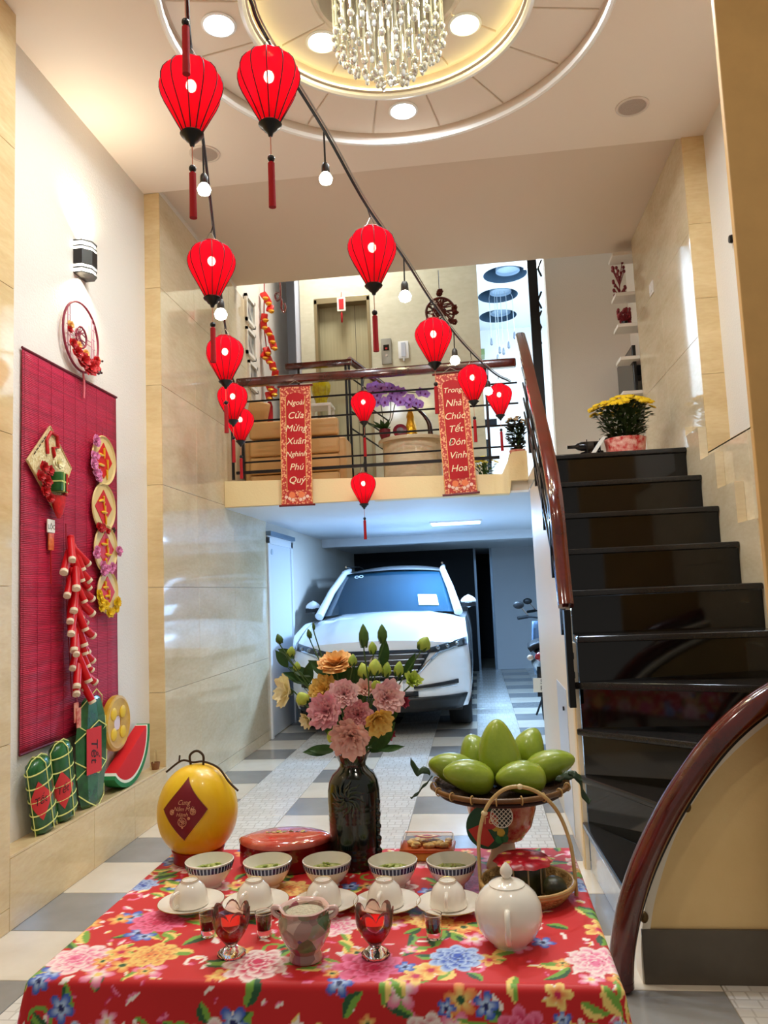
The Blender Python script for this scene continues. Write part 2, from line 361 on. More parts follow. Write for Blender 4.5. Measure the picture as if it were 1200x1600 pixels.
for (x, y, lab) in ((988, 166, 'white round ceiling speaker cover above the stairs'), (320, 240, 'white round ceiling speaker cover above the red lanterns by the left wall')):
    p = onZ(x, y, ZC); t = thing('ceiling_speaker', lab, 'speaker', p)
    MB().lathe([(.10, 0), (.10, -.006), (.088, -.010), (.082, -.006)], 28, cap=(False, False)).build('bezel', mat('speaker_bezel', (214, 200, 186), .5), t)
    MB().lathe([(.083, -.006), (.05, -.008), (.001, -.009)], 28, cap=(False, False)).build('grille', mat('speaker_grille', (196, 178, 164), .7, bump=.8, bscale=400), t)

# ---- balcony slab, upper floor, fascia
up = mat('upper_floor_tile', (214, 204, 188), .2)
struct(MB().box(-2.12, .47, YB+.05, 12.4, 2.19, Z2).box(.47, 1.62, 5.66, 12.4, 2.19, Z2).build('floor_upper', [up], smooth=0))
struct(MB().box(-2.12, .47, YB+.02, 10.7, 2.172, 2.19).box(-2.12, 1.62, 10.7, 10.95, 2.06, 2.19).box(.47, 1.62, 6.3, 10.7, 2.172, 2.19).box(-2.12, 1.62, 10.95, 16, 2.10, 2.19).build('ceiling_garage', gar_white, smooth=0))
b = MB().prism([(XL, 2.18), (.318, 2.165), (.335, 2.27), (.475, 2.27), (.475, 2.515), (.352, 2.51), (.262, 2.33), (XL, 2.405)], 0, .12)
b.v = [(x, YB+z, y) for x, y, z in b.v]
b.box(.335, .475, YB+.12, YB+.36, Z2, 2.514)
fa = struct(b.build('trim_1', cream, smooth=0, bevel=.003, seg=1))

# ---- upstairs: lift wall, far rooms, white wall by the landing
YE = 8.0
xd0, xd1 = onY(492, 468, YE).x, onY(575, 460, YE).x; xw0, xw1 = onY(468, 460, YE).x, onY(745, 430, YE).x; zd = onY(530, 466, YE).z
b = MB().box(xw0, xd0, YE, YE+.3, Z2, 5.6).box(xd1, xw1, YE, YE+.3, Z2, 5.6).box(xd0, xd1, YE, YE+.3, zd, 5.6)
wb = struct(b.build('wall_lift', [marble('lift_wall_stone', (212, 210, 190), (198, 196, 174), .12, 1.0, (1, 1, 2))], smooth=0))
dl = struct(MB().box(xd0, xd1, YE+.12, YE+.15, Z2, zd).build('door_2', mat('brushed_bronze_steel', (178, 172, 140), .32, .35, stretch=(40, 1, 1), var=.12, vscale=1.5), smooth=0))
MB().box((xd0+xd1)/2+.12, (xd0+xd1)/2+.124, YE+.117, YE+.12, Z2, zd).build('door_seam', mat('dark_gap', (30, 28, 26), .6), dl, smooth=0)
fm = mat('lift_frame_steel', (150, 136, 104), .35, .5)
for a in ((xd0-.012, xd0+.02, Z2, zd+.0), (xd1-.02, xd1+.012, Z2, zd), (xd0-.012, xd1+.012, zd-.05, zd+.012)):
    MB().box(a[0], a[1], YE-.008, YE+.12, a[2], a[3]).build('door_frame', fm, dl, smooth=0, bevel=.003)
struct(MB().box(-2.2, xw0+.02, 9.0, 9.1, Z2, 5.6).box(xw0-.06, xw0, YE+.02, 9.0, Z2, 5.6).build('wall_far_left', bluewall, smooth=0))
ww0 = onY(848, 412, 7.6).x
struct(MB().box(ww0+.015, 1.62, 7.6, 7.75, Z2, 5.6).build('wall_landing', plaster, smooth=0))
farw = mat('bright_room_paint', (236, 242, 246), .6)
struct(MB().box(-.2, 2.2, 12.2, 12.35, Z2, 6.0).box(2.0, 2.2, 7.75, 12.3, Z2, 6.0).box(xw1-.2, xw1, YE+.3, 12.2, Z2, 6.0).build('wall_far_right', farw, smooth=0))
# upper ceiling with round recesses
ZU = 5.5
b = MB().box(-2.2, xw1-.1, 6.95, 12.4, ZU, ZU+.1)
discs = [onZ(x, y, ZU) for x, y in ((789, 429), (778, 462), (778, 494))]
xs0, xs1 = xw1-.1, 2.2
ycuts = [6.95]+[(discs[i].y+discs[i+1].y)/2 for i in range(2)]+[12.4]; rd = [pp*depth(q)/F_PX for pp, q in zip((34, 31, 29), discs)]
for q, r, ya, yb in zip(discs, rd, ycuts, ycuts[1:]):
    A = sorted([2*PI*i/36 for i in range(36)]+[math.atan2(yy-q.y, xx-q.x) % (2*PI) for xx in (xs0, xs1) for yy in (ya, yb)]); I, O = [], []
    for a in A:
        c_, s_ = math.cos(a), math.sin(a)
        t = min(((xs1 if c_ > 0 else xs0)-q.x)/c_ if abs(c_) > 1e-6 else 1e9, ((yb if s_ > 0 else ya)-q.y)/s_ if abs(s_) > 1e-6 else 1e9)
        I.append((q.x+r*c_, q.y+r*s_, ZU)); O.append((q.x+t*c_, q.y+t*s_, ZU))
    k = len(A); b.add(I+O, [(i, (i+1) % k, k+(i+1) % k, k+i) for i in range(k)])
cu_ = struct(b.build('ceiling_upper', mat('upper_ceiling_paint', (226, 238, 248), .7), smooth=0, normals=False))
for q, r in zip(discs, rd):
    MB().lathe([(r, 0), (r, .22), (.001, .22)], 36, cap=(False, False)).build('round_recess', mat('recess_slate', (62, 88, 112), .35), cu_, (q.x, q.y, ZU))
    MB().lathe([(r*.55, .06), (r*.55, .10), (.001, .10)], 30, cap=(False, False)).build('recess_disc', mat('recess_disc_paint', (150, 176, 200), .4), cu_, (q.x+.04, q.y+.05, ZU))
# door and transom of the bright far room, dark glass
for nm, (xa, ya, xb, yb), m in (('window_1', (744, 655, 776, 668), mat('dark_glass', (26, 34, 40), .08)), ('door_3', (749, 687, 766, 742), mat('dark_glass2', (34, 48, 56), .1))):
    p, q = onY(xa, yb, 12.19), onY(xb, ya, 12.19)
    o = struct(MB().box(p.x, q.x, 12.17, 12.2, max(p.z, Z2), q.z).build(nm, m, smooth=0))
    fmat = mat('white_joinery', (225, 232, 236), .4); t_ = .05
    for xx in ((p.x-t_, p.x), (q.x, q.x+t_)): MB().box(xx[0], xx[1], 12.14, 12.2, max(p.z, Z2), q.z+t_).build('frame', fmat, o, smooth=0)
    MB().box(p.x-t_, q.x+t_, 12.13, 12.2, q.z, q.z+t_*1.4).build('frame', fmat, o, smooth=0)
p, q = onY(700, 560, 12.0), onY(757, 546, 12.0)
struct(MB().box(p.x, q.x, 11.95, 12.2, p.z, q.z).build('window_2', mat('green_tint_glass', (120, 140, 90), .2), smooth=0))

# ---- garage: back wall, dark passage
struct(MB().box(.30, 1.6, 13.8, 13.95, 0, 2.1).build('wall_back', gar_white, smooth=0))
dk = mat('passage_shade', (16, 17, 20), .7)  # near-black colour stands in for the shade of the unlit passage
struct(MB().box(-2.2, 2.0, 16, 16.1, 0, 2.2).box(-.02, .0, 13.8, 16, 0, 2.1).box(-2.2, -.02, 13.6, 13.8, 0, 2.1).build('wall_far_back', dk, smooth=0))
struct(MB().box(.26, .30, 13.76, 13.97, 0, 2.1).box(-.02, .02, 13.76, 13.82, 0, 2.1).build('door_4', mat('alu_frame', (150, 165, 178), .35, .5), smooth=0))

# ---- lamps of the rooms behind (ceiling panels that exist there)
def panel_light(x, y, z, sx, sy, rgb, power, label, es=8):
    t = thing('ceiling_panel_light', label, 'ceiling light', (x, y, z))
    MB().box(-sx/2-.02, sx/2+.02, -sy/2-.02, sy/2+.02, -.02, 0).build('frame', mat('lamp_trim', (245, 244, 240), .35), t, smooth=0)
    MB().box(-sx/2, sx/2, -sy/2, sy/2, -.026, -.018).build('diffuser', emat('panel_%d' % int(es*10), rgb, es), t, smooth=0)
    area('panel_glow', (x, y, z-.03), power, sx, lin(rgb), shape='RECTANGLE', size_y=sy)
g = onZ(712, 815, 2.172)
panel_light(g.x, g.y, 2.172, .55, .30, (165, 208, 255), 155, 'bright white light panel on the garage ceiling above the car', 12)
panel_light(1.0, 8.6, 2.172, .3, .3, (150, 200, 255), 12, 'small light panel on the garage ceiling above the motorbikes', 8)
panel_light(-1.2, 7.4, ZU, .4, .4, (255, 248, 234), 40, 'square light panel above the upstairs lift lobby', 8)
panel_light(1.1, 9.6, ZU, .5, .5, (228, 242, 255), 115, 'square light panel above the bright far room', 10)
# ================================================================== STAIRCASE
granite = mat('black_granite', (9, 8, 9), .06, var=.5, vscale=260, spec=.55)
mahog = mat('mahogany_varnish', (92, 24, 14), .16, coat=.8, stretch=(1, 1, 1), rgb2=(64, 14, 9), vscale=9)
black_iron = mat('black_iron', (14, 14, 16), .35, .3)
RS, XA, XB = .2285, .49, 1.448
P0 = (XA, 4.07)
st = thing('staircase', 'black granite staircase winding up to the landing', 'staircase', (0, 0, 0))
nos = [(P0, (.537, 3.07)), (P0, (.997, 3.07)), (P0, (XB, 3.24)), ((XA, 4.066), (XB, 3.686)), ((XA, 4.05), (XB, 4.0))]+[((XA, y), (XB, y)) for y in (4.19, 4.49, 4.79, 5.08, 5.37)]
tops = [[P0, (.537, 3.07), (.997, 3.07)], [P0, (.997, 3.07), (XB, 3.07), (XB, 3.24)], [P0, (XB, 3.24), (XB, 3.686)], [(XA, 4.066), (XB, 3.686), (XB, 4.0), (XA, 4.07)],
        [(XA, 4.05), (XB, 4.0), (XB, 4.2), (XA, 4.2)]]+[[(XA, a), (XB, a), (XB, b_+.02), (XA, b_+.02)] for a, b_ in ((4.19, 4.49), (4.49, 4.79), (4.79, 5.08), (5.08, 5.37), (5.37, 5.66))]
white_riser = marble('white_riser_stone', (214, 220, 226), (196, 204, 214), .08)
for k, ((a, b_), poly) in enumerate(zip(nos, tops)):
    z1 = RS*(k+1); d = Vector((b_[0]-a[0], b_[1]-a[1])); L = d.length; d /= L; nrm = Vector((d.y, -d.x))
    if nrm.y > 0 or (abs(nrm.y) < .1 and nrm.x > 0): nrm = -nrm
    off = .028; ov_ = .018 if k < 4 else 0
    q = [(poly[0][0]+nrm.x*off-d.x*ov_, poly[0][1]+nrm.y*off-d.y*ov_), (poly[1][0]+nrm.x*off, max(poly[1][1]+nrm.y*off, 3.07))]+poly[2:]
    if k < 4: q.append((poly[0][0], poly[0][1]+.012))
    MB().prism(q, z1-.034, z1).build('tread', mat('granite_tread', (34, 32, 32), .16, var=.3, vscale=240), st, smooth=30, bevel=.010, seg=3)
    zb = RS*k-(.0 if k == 0 else .002)
    th = .018; A = (a[0], a[1]); B = b_
    pr = [A, B, (B[0]-nrm.x*th, B[1]-nrm.y*th), (A[0]-nrm.x*th, A[1]-nrm.y*th)]
    MB().prism(pr, zb+.001, z1-.0345).build('riser', granite if k else white_riser, st, smooth=0)
# marble stepped skirting on the wall side
sk = [(3.08, 0.0), (3.08, .80), (3.24, .80), (3.24, 1.03), (3.66, 1.03), (3.66, 1.26), (3.98, 1.26), (3.98, 1.48), (4.17, 1.48), (4.17, 1.70), (4.47, 1.70), (4.47, 1.93), (4.77, 1.93), (4.77, 2.15), (5.06, 2.15), (5.06, 2.36), (5.35, 2.36), (5.35, 2.42), (5.6, 2.42), (5.6, 0)]
b = MB().prism(sk, XB+.001, XR-.001); b.v = [(z, x, y) for x, y, z in b.v]
b.build('skirting', marb2, st, smooth=0)
# side wall under the stair
sw = [(4.085, 0), (6.26, 0), (6.26, 2.168), (5.40, 2.168), (5.39, 2.25), (5.39, 2.02), (5.10, 2.02), (5.10, 1.79), (4.81, 1.79), (4.81, 1.565), (4.51, 1.565), (4.51, 1.335), (4.21, 1.335), (4.21, 1.105), (4.085, 1.105)]
sw = [(4.085, 0), (6.26, 0), (6.26, 2.168), (5.40, 2.168), (5.10, 2.02), (5.10, 1.79), (4.81, 1.79), (4.81, 1.565), (4.51, 1.565), (4.51, 1.335), (4.21, 1.335), (4.21, 1.105), (4.085, 1.105)]
b = MB().prism(sw, XA-.022, XA-.002); b.v = [(z, x, y) for x, y, z in b.v]
ws = struct(b.build('wall_stair', mat('stair_side_paint', (232, 220, 198), .45, bump=.1), smooth=0))
MB().box(XA-.026, XA-.0225, 4.5, 5.0, .03, .82).build('access_panel', mat('access_panel_paint', (206, 214, 226), .3), ws, smooth=0)
for zz in (.42, .7):
    MB().lathe([(.0, 0), (.012, 0), (.012, .008), (0, .008)], 12).build('screw_cap', black_iron, ws, (XA-.028, 4.62, zz), (0, -PI/2, 0))
MB().box(XA-.030, XA-.0225, 4.09, 4.16, 0, 1.10).build('corner_post', mat('corner_cream', (238, 214, 168), .5), ws, smooth=0)

# ---- arched parapet at the foot of the stair
arch = [(.507, 0), (.508, .10), (.518, .19), (.555, .335), (.649, .554), (.797, .752), (1.009, .926), (1.25, 1.05), (1.5, 1.13)]
sp = [(p.x, p.y) for p in spline([(x, z, 0) for x, z in arch], 6)]
pp = thing('parapet', 'cream arched parapet wall with grey base at the foot of the stairs', 'parapet', (.507, 2.97, 0))
def yz(bm, dy=0): bm.v = [(x-.507, z+dy, y) for x, y, z in bm.v]; return bm
body = [(1.5, 0)]+[(x+.012, z-.012 if z > .05 else z) for x, z in sp]
yz(MB().prism(list(reversed(body)), 0, .099)).build('wall_panel', mat('parapet_cream', (226, 196, 138), .45, rgb2=(220, 188, 128), vscale=3, bump=.1), pp, smooth=0)
rm = [(x, z) for x, z in sp]; rin = [(x+.024, z-.022 if z > .05 else z) for x, z in sp]
b = MB(); nn = len(rm); vs = []
for (x, z), (x2, z2) in zip(rm, rin): vs += [(x-.507, -.008, z), (x2-.507, -.008, z2), (x2-.507, .099, z2), (x-.507, .099, z)]
b.add(vs, [(4*i+j, 4*i+(j+1) % 4, 4*i+4+(j+1) % 4, 4*i+4+j) for i in range(nn-1) for j in range(4)]+[(0, 1, 2, 3), tuple(4*nn-4+j for j in (3, 2, 1, 0))])
b.build('edge_trim', mat('trim_offwhite', (232, 222, 200), .35), pp, smooth=50)
MB().box(.006, .99, -.013, -.001, 0, .183).build('base_board', mat('dark_grey_tile', (92, 84, 72), .4, var=.1, vscale=12), pp, smooth=0, bevel=.002)
bm_ = mat('aged_brass', (96, 74, 40), .5, .6)
for x, z in ((.525, .225), (.70, .60)):
    MB().ball((x-.507, -.012, z), (.016, .014, .02), 10, 7).tube([(x-.507, -.012, z), (x-.507-.018, -.040, z+.018)], .007, 6).build('rail_bracket', bm_, pp)
rail_pts = [(.425, 2.913, .035), (.437, 2.913, .14), (.472, 2.913, .28), (.545, 2.913, .455), (.665, 2.913, .655), (.83, 2.913, .855), (1.03, 2.913, 1.0), (1.3, 2.913, 1.11), (1.5, 2.913, 1.17)]
pr = spline(rail_pts, 8)
rl = thing('curved_handrail', 'curved mahogany handrail along the arched parapet', 'handrail', rail_pts[0])
o = MB().tube([p-Vector(rail_pts[0]) for p in pr], .043, 20).build('rail', mahog, rl)
b = MB().tube([(p-Vector(rail_pts[0]))+Vector((.028, .0, -.03)) for p in pr[6:]], .012, 8); b.build('rail_underbar', black_iron, rl)
MB().lathe([(.0, -.036), (.03, -.036), (.044, -.02), (.044, 0)], 20).build('end_cap', mahog, rl, (0, 0, 0))

# ---- stair handrail with its iron bars
rpx = [(881, 946), (880, 915), (877, 862), (868, 780), (858, 720), (845, 660), (833, 610), (822, 560), (813, 526)]; rx_ = [.445, .445, .445, .445, .446, .448, .452, .456, .46]
path = [tuple(onX(x, y, X_)) for (x, y), X_ in zip(rpx, rx_)]; ylo = path[3][1]-.08
path[:3] = [(.445, ylo-.09, path[0][2]), (.445, ylo-.05, path[1][2]), (.445, ylo, path[2][2])]
pth = spline(path, 6)
sr = thing('stair_railing', 'mahogany stair railing with sloping black iron bars', 'railing', path[0])
O = Vector(path[0])
def rect_sweep(pts, w, h):
    b = MB(); vs = []; k = len(pts)
    for i, p in enumerate(pts):
        t = (pts[min(i+1, k-1)]-pts[max(i-1, 0)]).normalized(); s_ = Vector((1, 0, 0)); u_ = s_.cross(t).normalized()
        if u_.z < 0 and abs(u_.z) > .2: u_ = -u_
        pr_ = [(-.5, -.5), (-.3, -.62), (.3, -.62), (.5, -.5), (.56, 0), (.5, .4), (.28, .56), (-.28, .56), (-.5, .4), (-.56, 0)]
        for a, c_ in pr_: vs.append(tuple(p+s_*a*w+u_*c_*h))
    n_ = 10
    b.add(vs, [(i*n_+j, i*n_+(j+1) % n_, (i+1)*n_+(j+1) % n_, (i+1)*n_+j) for i in range(k-1) for j in range(n_)]+[tuple(range(n_)), tuple((k-1)*n_+j for j in range(n_-1, -1, -1))])
    return b
rect_sweep([p-O for p in pth], .072, .062).build('handrail', mahog, sr)
for q, dz in enumerate((.13, .25, .37, .49, .60)):
    pts = [p-O+Vector((0, .02*q, -dz)) for p in pth[8+2*q:]]
    MB().tube(pts, .008, 6).build('rail_bar', black_iron, sr)
for i in (20, 27, 33, 39, 44):
    p = pth[i]-O; MB().box(p.x-.010, p.x+.010, p.y-.016, p.y+.016, p.z-.80, p.z-.02).build('post', black_iron, sr, smooth=0)
MB().box(-.016, .016, -.03, .03, -.50, -.02).build('newel_post', black_iron, sr, smooth=0, bevel=.003)
for z in (-.25, -.345): MB().box(0, XA-.0215-O.x, .0, .10, z-.018, z+.018).build('wall_bracket', black_iron, sr, smooth=0, bevel=.006)

# ---- balcony railing
L0, L1 = onY(369, 592, YB+.03), onY(806, 563, YB+.03)
br = thing('balcony_railing', 'balcony railing of mahogany handrail and black horizontal iron bars', 'railing', (0, YB+.05, 2.41))
zr = 3.27
MB().box(L0.x, L1.x, -.04, .04, zr-2.41-.036, zr-2.41+.036).build('handrail', mahog, br, smooth=40, bevel=.016, seg=3)
for z in (3.10, 2.925, 2.745, 2.565): MB().tube([(L0.x+.03, 0, z-2.41), (L1.x, 0, z-2.41)], .0085, 6).build('rail_bar', black_iron, br)
MB().box(L0.x-.02, L1.x-.18, -.014, .014, .055, .08).build('bottom_bar', black_iron, br, smooth=0)
for x in (364, 380, 570, 765):
    q = onY(x, 700, YB+.05); MB().box(q.x-.011, q.x+.011, -.011, .011, .01 if x != 765 else .02, zr-2.41-.03).build('post', black_iron, br, smooth=0)
# rear stair railing behind the balcony
rr = [onY(446, 574, 7.3), onY(545, 562, 7.3), onY(604, 606, 7.75)]
r2 = thing('rear_railing', 'short mahogany railing turning down behind the balcony', 'railing', (rr[0].x, 7.3, Z2))
O2 = Vector((rr[0].x, 7.3, Z2))
MB().box(0, rr[1].x-rr[0].x+.03, -.035, .035, rr[0].z-Z2-.03, rr[0].z-Z2+.03).build('handrail', mahog, r2, smooth=40, bevel=.014)
MB().tube([rr[1]-O2, rr[2]-O2], .036, 12).build('handrail', mahog, r2)
for x in (541, 546, 467):
    q = onY(x, 600, 7.3)-O2; MB().box(q.x-.011, q.x+.011, -.011, .011, 0, rr[0].z-Z2-.02).build('post', black_iron, r2, smooth=0)
for k in (1, 2, 3, 4):
    a = rr[1]-O2-Vector((0, 0, .17*k)); c_ = rr[2]-O2-Vector((0, 0, .17*k)); MB().tube([a, c_], .008, 6).build('rail_bar', black_iron, r2)
# upper flight: black iron post and bars beside the landing wall
ub = thing('upper_stair_bars', 'black iron post and bars of the upper flight beside the landing wall', 'railing', (onY(832, 560, 7.4).x, 7.4, onY(832, 560, 7.4).z))
p0 = onY(832, 560, 7.4); pa, pb = onY(826, 415, 7.4)-p0, onY(836, 570, 7.4)-p0
MB().box(pa.x-.015, pa.x+.075, -.02, .02, Z2-p0.z, pa.z+.4).build('post', black_iron, ub, smooth=0)
for y in (420, 470, 500, 525, 560):
    q = onY(842, y, 7.5)-p0; MB().tube([q+Vector((.03, 0, .09)), q+Vector((-.01, 0, .0)), q+Vector((.02, 0, -.08))], .011, 6).build('scroll_bar', black_iron, ub)
# ================================================================== TABLE AND CLOTH
ZT = .725; TX0, TX1, TY0, TY1 = -.845, .200, 1.425, 2.125
ZB = ZT-.004
tb = thing('table', 'rectangular table hidden under the red floral cloth', 'table', ((TX0+TX1)/2, (TY0+TY1)/2, 0))
hw, hd = (TX1-TX0)/2-.006, (TY1-TY0)/2-.006
wood = mat('plain_wood', (150, 108, 66), .5, var=.2, vscale=6)
MB().box(-hw, hw, -hd, hd, ZB-.03, ZB-.002).build('tabletop', wood, tb, smooth=0)
for sx in (-1, 1):
    for sy in (-1, 1): MB().box(sx*(hw-.05)-.02, sx*(hw-.05)+.02, sy*(hd-.05)-.02, sy*(hd-.05)+.02, 0, ZB-.03).build('leg', wood, tb, smooth=0)
# the cloth: a sheet laid flat in (u,v), printed there, then draped
def cloth():
    step = .0036; oh = .47
    U = np.arange(TX0-oh, TX1+oh+step/2, step); V = np.arange(TY0-oh, TY1+.30, step)
    UU, VV = np.meshgrid(U, V); H, W = UU.shape
    C = np.zeros((H, W, 3)); C[:] = lin((204, 5, 15))
    rng = np.random.RandomState(11)
    def region(x, y, r):
        i0, i1 = np.searchsorted(V, y-r), np.searchsorted(V, y+r); j0, j1 = np.searchsorted(U, x-r), np.searchsorted(U, x+r)
        return slice(i0, i1), slice(j0, j1)
    def ss(a, b, x): t = np.clip((x-a)/(b-a), 0, 1); return t*t*(3-2*t)
    def put(sl, mask, col): C[sl] = C[sl]*(1-mask[..., None])+col*mask[..., None]
    def peony(x, y, R, pal, ang):
        sl = region(x, y, R*1.25); X, Y = UU[sl]-x, VV[sl]-y
        if X.size == 0: return
        for rk, (npet, sc) in enumerate(((9, 1), (8, .80), (7, .60), (6, .42), (5, .25))):
            X2, Y2 = X-R*.05*rk*math.cos(ang), Y-R*.05*rk*math.sin(ang); r = np.hypot(X2, Y2); th = np.arctan2(Y2, X2)+ang+rk*1.3
            lob = np.abs(np.cos(npet*th/2)); edge = R*sc*(.74+.26*lob**.6+.05*np.sin(7*th+rk)); t = r/np.maximum(edge, 1e-6)
            m = (1-ss(.97, 1.03, t)); k = ss(.62, 1.02, t)[..., None]; seam = (ss(0, .28, lob))[..., None]
            col = np.array(pal[0])*(1-k)+np.array(pal[1])*k; col = np.array(pal[2])*(1-seam)+col*seam
            put(sl, m, col)
    def simple(x, y, R, n_, c1, c2, cc, ang):
        sl = region(x, y, R*1.2); X, Y = UU[sl]-x, VV[sl]-y
        if X.size == 0: return
        r = np.hypot(X, Y); th = np.arctan2(Y, X)+ang; lob = np.abs(np.cos(n_*th/2)); t = r/(R*(.35+.65*lob**.7))
        k = ss(.2, .95, t)[..., None]; put(sl, 1-ss(.95, 1.03, t), np.array(c1)*(1-k)+np.array(c2)*k); put(sl, 1-ss(R*.2, R*.26, r), np.array(cc)+0*k)
    def leaf(x, y, L, wd, ang, c1, c2):
        sl = region(x, y, L*1.05); X, Y = UU[sl]-x, VV[sl]-y
        if X.size == 0: return
        a = X*math.cos(ang)+Y*math.sin(ang); b_ = -X*math.sin(ang)+Y*math.cos(ang); s_ = a/L
        ww = wd*np.clip(1-(2*s_-1)**2, 0, 1)**.8; b_ = b_-.12*L*np.sin(s_*3); m = ((s_ > 0) & (s_ < 1) & (np.abs(b_) < ww)).astype(float)
        k = (b_ > 0).astype(float)[..., None]; put(sl, m, np.array(c1)*(1-k)+np.array(c2)*k)
    def curl(x, y, R, ang, c1):
        sl = region(x, y, R*1.2); X, Y = UU[sl]-x, VV[sl]-y
        if X.size == 0: return
        r = np.hypot(X, Y); th = (np.arctan2(Y, X)+ang) % (2*PI); put(sl, ((np.abs(r-R*(.35+.1*th)) < .0035) & (th < 5)).astype(float), np.array(c1)+0*r[..., None])
    w_, pk, mg, rd_, bl, nv, or_, ye, gr, dg, lb = [np.array(lin(c)) for c in ((250, 236, 228), (240, 120, 160), (206, 16, 78), (150, 0, 30), (44, 86, 190), (14, 26, 96), (236, 132, 70), (246, 214, 120), (120, 170, 60), (24, 84, 44), (190, 214, 246))]
    # loose strokes and petals
    for _ in range(1300):
        x, y = rng.uniform(U[0], U[-1]), rng.uniform(V[0], V[-1]); leaf(x, y, rng.uniform(.012, .034), rng.uniform(.003, .007), rng.uniform(0, 6.28), *((w_, pk), (w_, w_), (ye, w_), (pk, mg))[rng.randint(4)])
    for _ in range(150): curl(rng.uniform(U[0], U[-1]), rng.uniform(V[0], V[-1]), rng.uniform(.02, .04), rng.uniform(0, 6), (w_, gr, pk)[rng.randint(3)])
    # clusters on a jittered lattice
    P_ = .195; rows = int((V[-1]-V[0])/P_)+2; cols = int((U[-1]-U[0])/P_)+2
    for i in range(rows):
        for j in range(cols):
            x = U[0]+(j+.5*(i % 2))*P_+rng.uniform(-.035, .035); y = V[0]+i*P_*.92+rng.uniform(-.03, .03); k = (i*2+j) % 5
            for _ in range(7):
                a = rng.uniform(0, 6.28); d_ = rng.uniform(.03, .07); leaf(x+d_*math.cos(a), y+d_*math.sin(a), rng.uniform(.04, .075), rng.uniform(.008, .015), a+rng.uniform(-.6, .6), *((dg, gr), (gr, dg), (gr, ye))[rng.randint(3)])
            for _ in range(5):
                a = rng.uniform(0, 6.28); d_ = rng.uniform(.055, .10); simple(x+d_*math.cos(a), y+d_*math.sin(a), rng.uniform(.016, .034), 5, *((or_, ye, mg), (w_, pk, ye), (ye, or_, dg), (lb, bl, nv))[rng.randint(4)], rng.uniform(0, 6))
            R = rng.uniform(.046, .066); pal = [(mg, w_, rd_), (mg, pk, rd_), (bl, lb, nv), (pk, w_, mg), (or_, ye, rd_)][k]
            peony(x, y, R*(.82 if k in (2, 4) else 1), pal, rng.uniform(0, 6))
    du = np.maximum(TX0-UU, 0)-np.maximum(UU-TX1, 0); dv = np.maximum(TY0-VV, 0)-np.maximum(VV-TY1, 0)
    d = np.hypot(du, dv); rr_ = .012
    flat = np.minimum(d, rr_*1.57); z = ZT-rr_*(1-np.cos(flat/rr_))-np.maximum(d-rr_*1.57, 0)*.985
    outw = rr_*np.sin(flat/rr_)
    dirx = -du/np.maximum(d, 1e-9); diry = -dv/np.maximum(d, 1e-9)
    h = np.clip(ZT-z, 0, 1); fold = .10*h+h*.05*(np.sin(UU*17+1.2)+.6*np.sin(VV*19+UU*7)); fold = np.clip(fold, .01*h, 1)
    corner = np.minimum(np.abs(du), np.abs(dv)); fold = fold+.22*corner
    X = np.clip(UU, TX0, TX1)+dirx*(outw+fold); Y = np.clip(VV, TY0, TY1)+diry*(outw+fold)
    z = np.maximum(z, .02+.01*np.sin(UU*30))
    z = z+np.where(d < 1e-6, .0009*np.sin(UU*9+VV*5)*np.sin(VV*13-UU*4)-.0009, 0)
    co = np.stack([X, Y, z], -1).reshape(-1, 3); idx = np.arange(H*W).reshape(H, W)
    fc = np.stack([idx[:-1, :-1], idx[:-1, 1:], idx[1:, 1:], idx[1:, :-1]], -1).reshape(-1, 4)
    me = bpy.data.meshes.new('tablecloth'); me.vertices.add(H*W); me.vertices.foreach_set('co', co.ravel()); me.loops.add(fc.size); me.polygons.add(len(fc))
    me.loops.foreach_set('vertex_index', fc.ravel()); me.polygons.foreach_set('loop_start', np.arange(len(fc))*4); me.update(calc_edges=True)
    at = me.color_attributes.new('print', 'FLOAT_COLOR', 'POINT'); at.data.foreach_set('color', np.concatenate([C.reshape(-1, 3), np.ones((H*W, 1))], 1).ravel())
    me.shade_smooth(); m, nt, p = _new('floral_cloth'); a = N(nt, 'ShaderNodeVertexColor', layer_name='print'); nt.links.new(a.outputs[0], p.inputs['Base Color'])
    p.inputs['Roughness'].default_value = .55; p.inputs['Sheen Weight'].default_value = .1
    me.materials.append(m); o = bpy.data.objects.new('tablecloth', me); COL.objects.link(o)
    return tag(o, 'red cotton tablecloth printed with peonies, draped over the table', 'tablecloth')
cloth()
def onT(x, y): return onZ(x, y, ZT)

# ---- porcelain
porc = mat('white_porcelain', (238, 230, 216), .12, coat=.5)
porc_in = mat('porcelain_inside', (222, 222, 206), .15)
blue_band = None
def band_mat():
    m, nt, p = _new('blue_scroll_band'); tc = N(nt, 'ShaderNodeTexCoord'); gm = N(nt, 'ShaderNodeTexGradient', gradient_type='RADIAL'); nt.links.new(tc.outputs['Object'], gm.inputs[0])
    mu = N(nt, 'ShaderNodeMath', operation='MULTIPLY'); mu.inputs[1].default_value = 84*PI; nt.links.new(gm.outputs['Fac'], mu.inputs[0])
    si = N(nt, 'ShaderNodeMath', operation='SINE'); nt.links.new(mu.outputs[0], si.inputs[0])
    r = N(nt, 'ShaderNodeValToRGB'); nt.links.new(si.outputs[0], r.inputs[0]); r.color_ramp.elements[0].position = .45; r.color_ramp.elements[1].position = .75
    r.color_ramp.elements[0].color = (*lin((22, 26, 66)), 1); r.color_ramp.elements[1].color = (*lin((190, 200, 222)), 1)
    nt.links.new(r.outputs[0], p.inputs['Base Color']); p.inputs['Roughness'].default_value = .15; return m
blue_band = band_mat()
soup = mat('pale_green_sweet_soup', (196, 200, 128), .25, rgb2=(120, 140, 52), vscale=60, bump=.7, bscale=70)
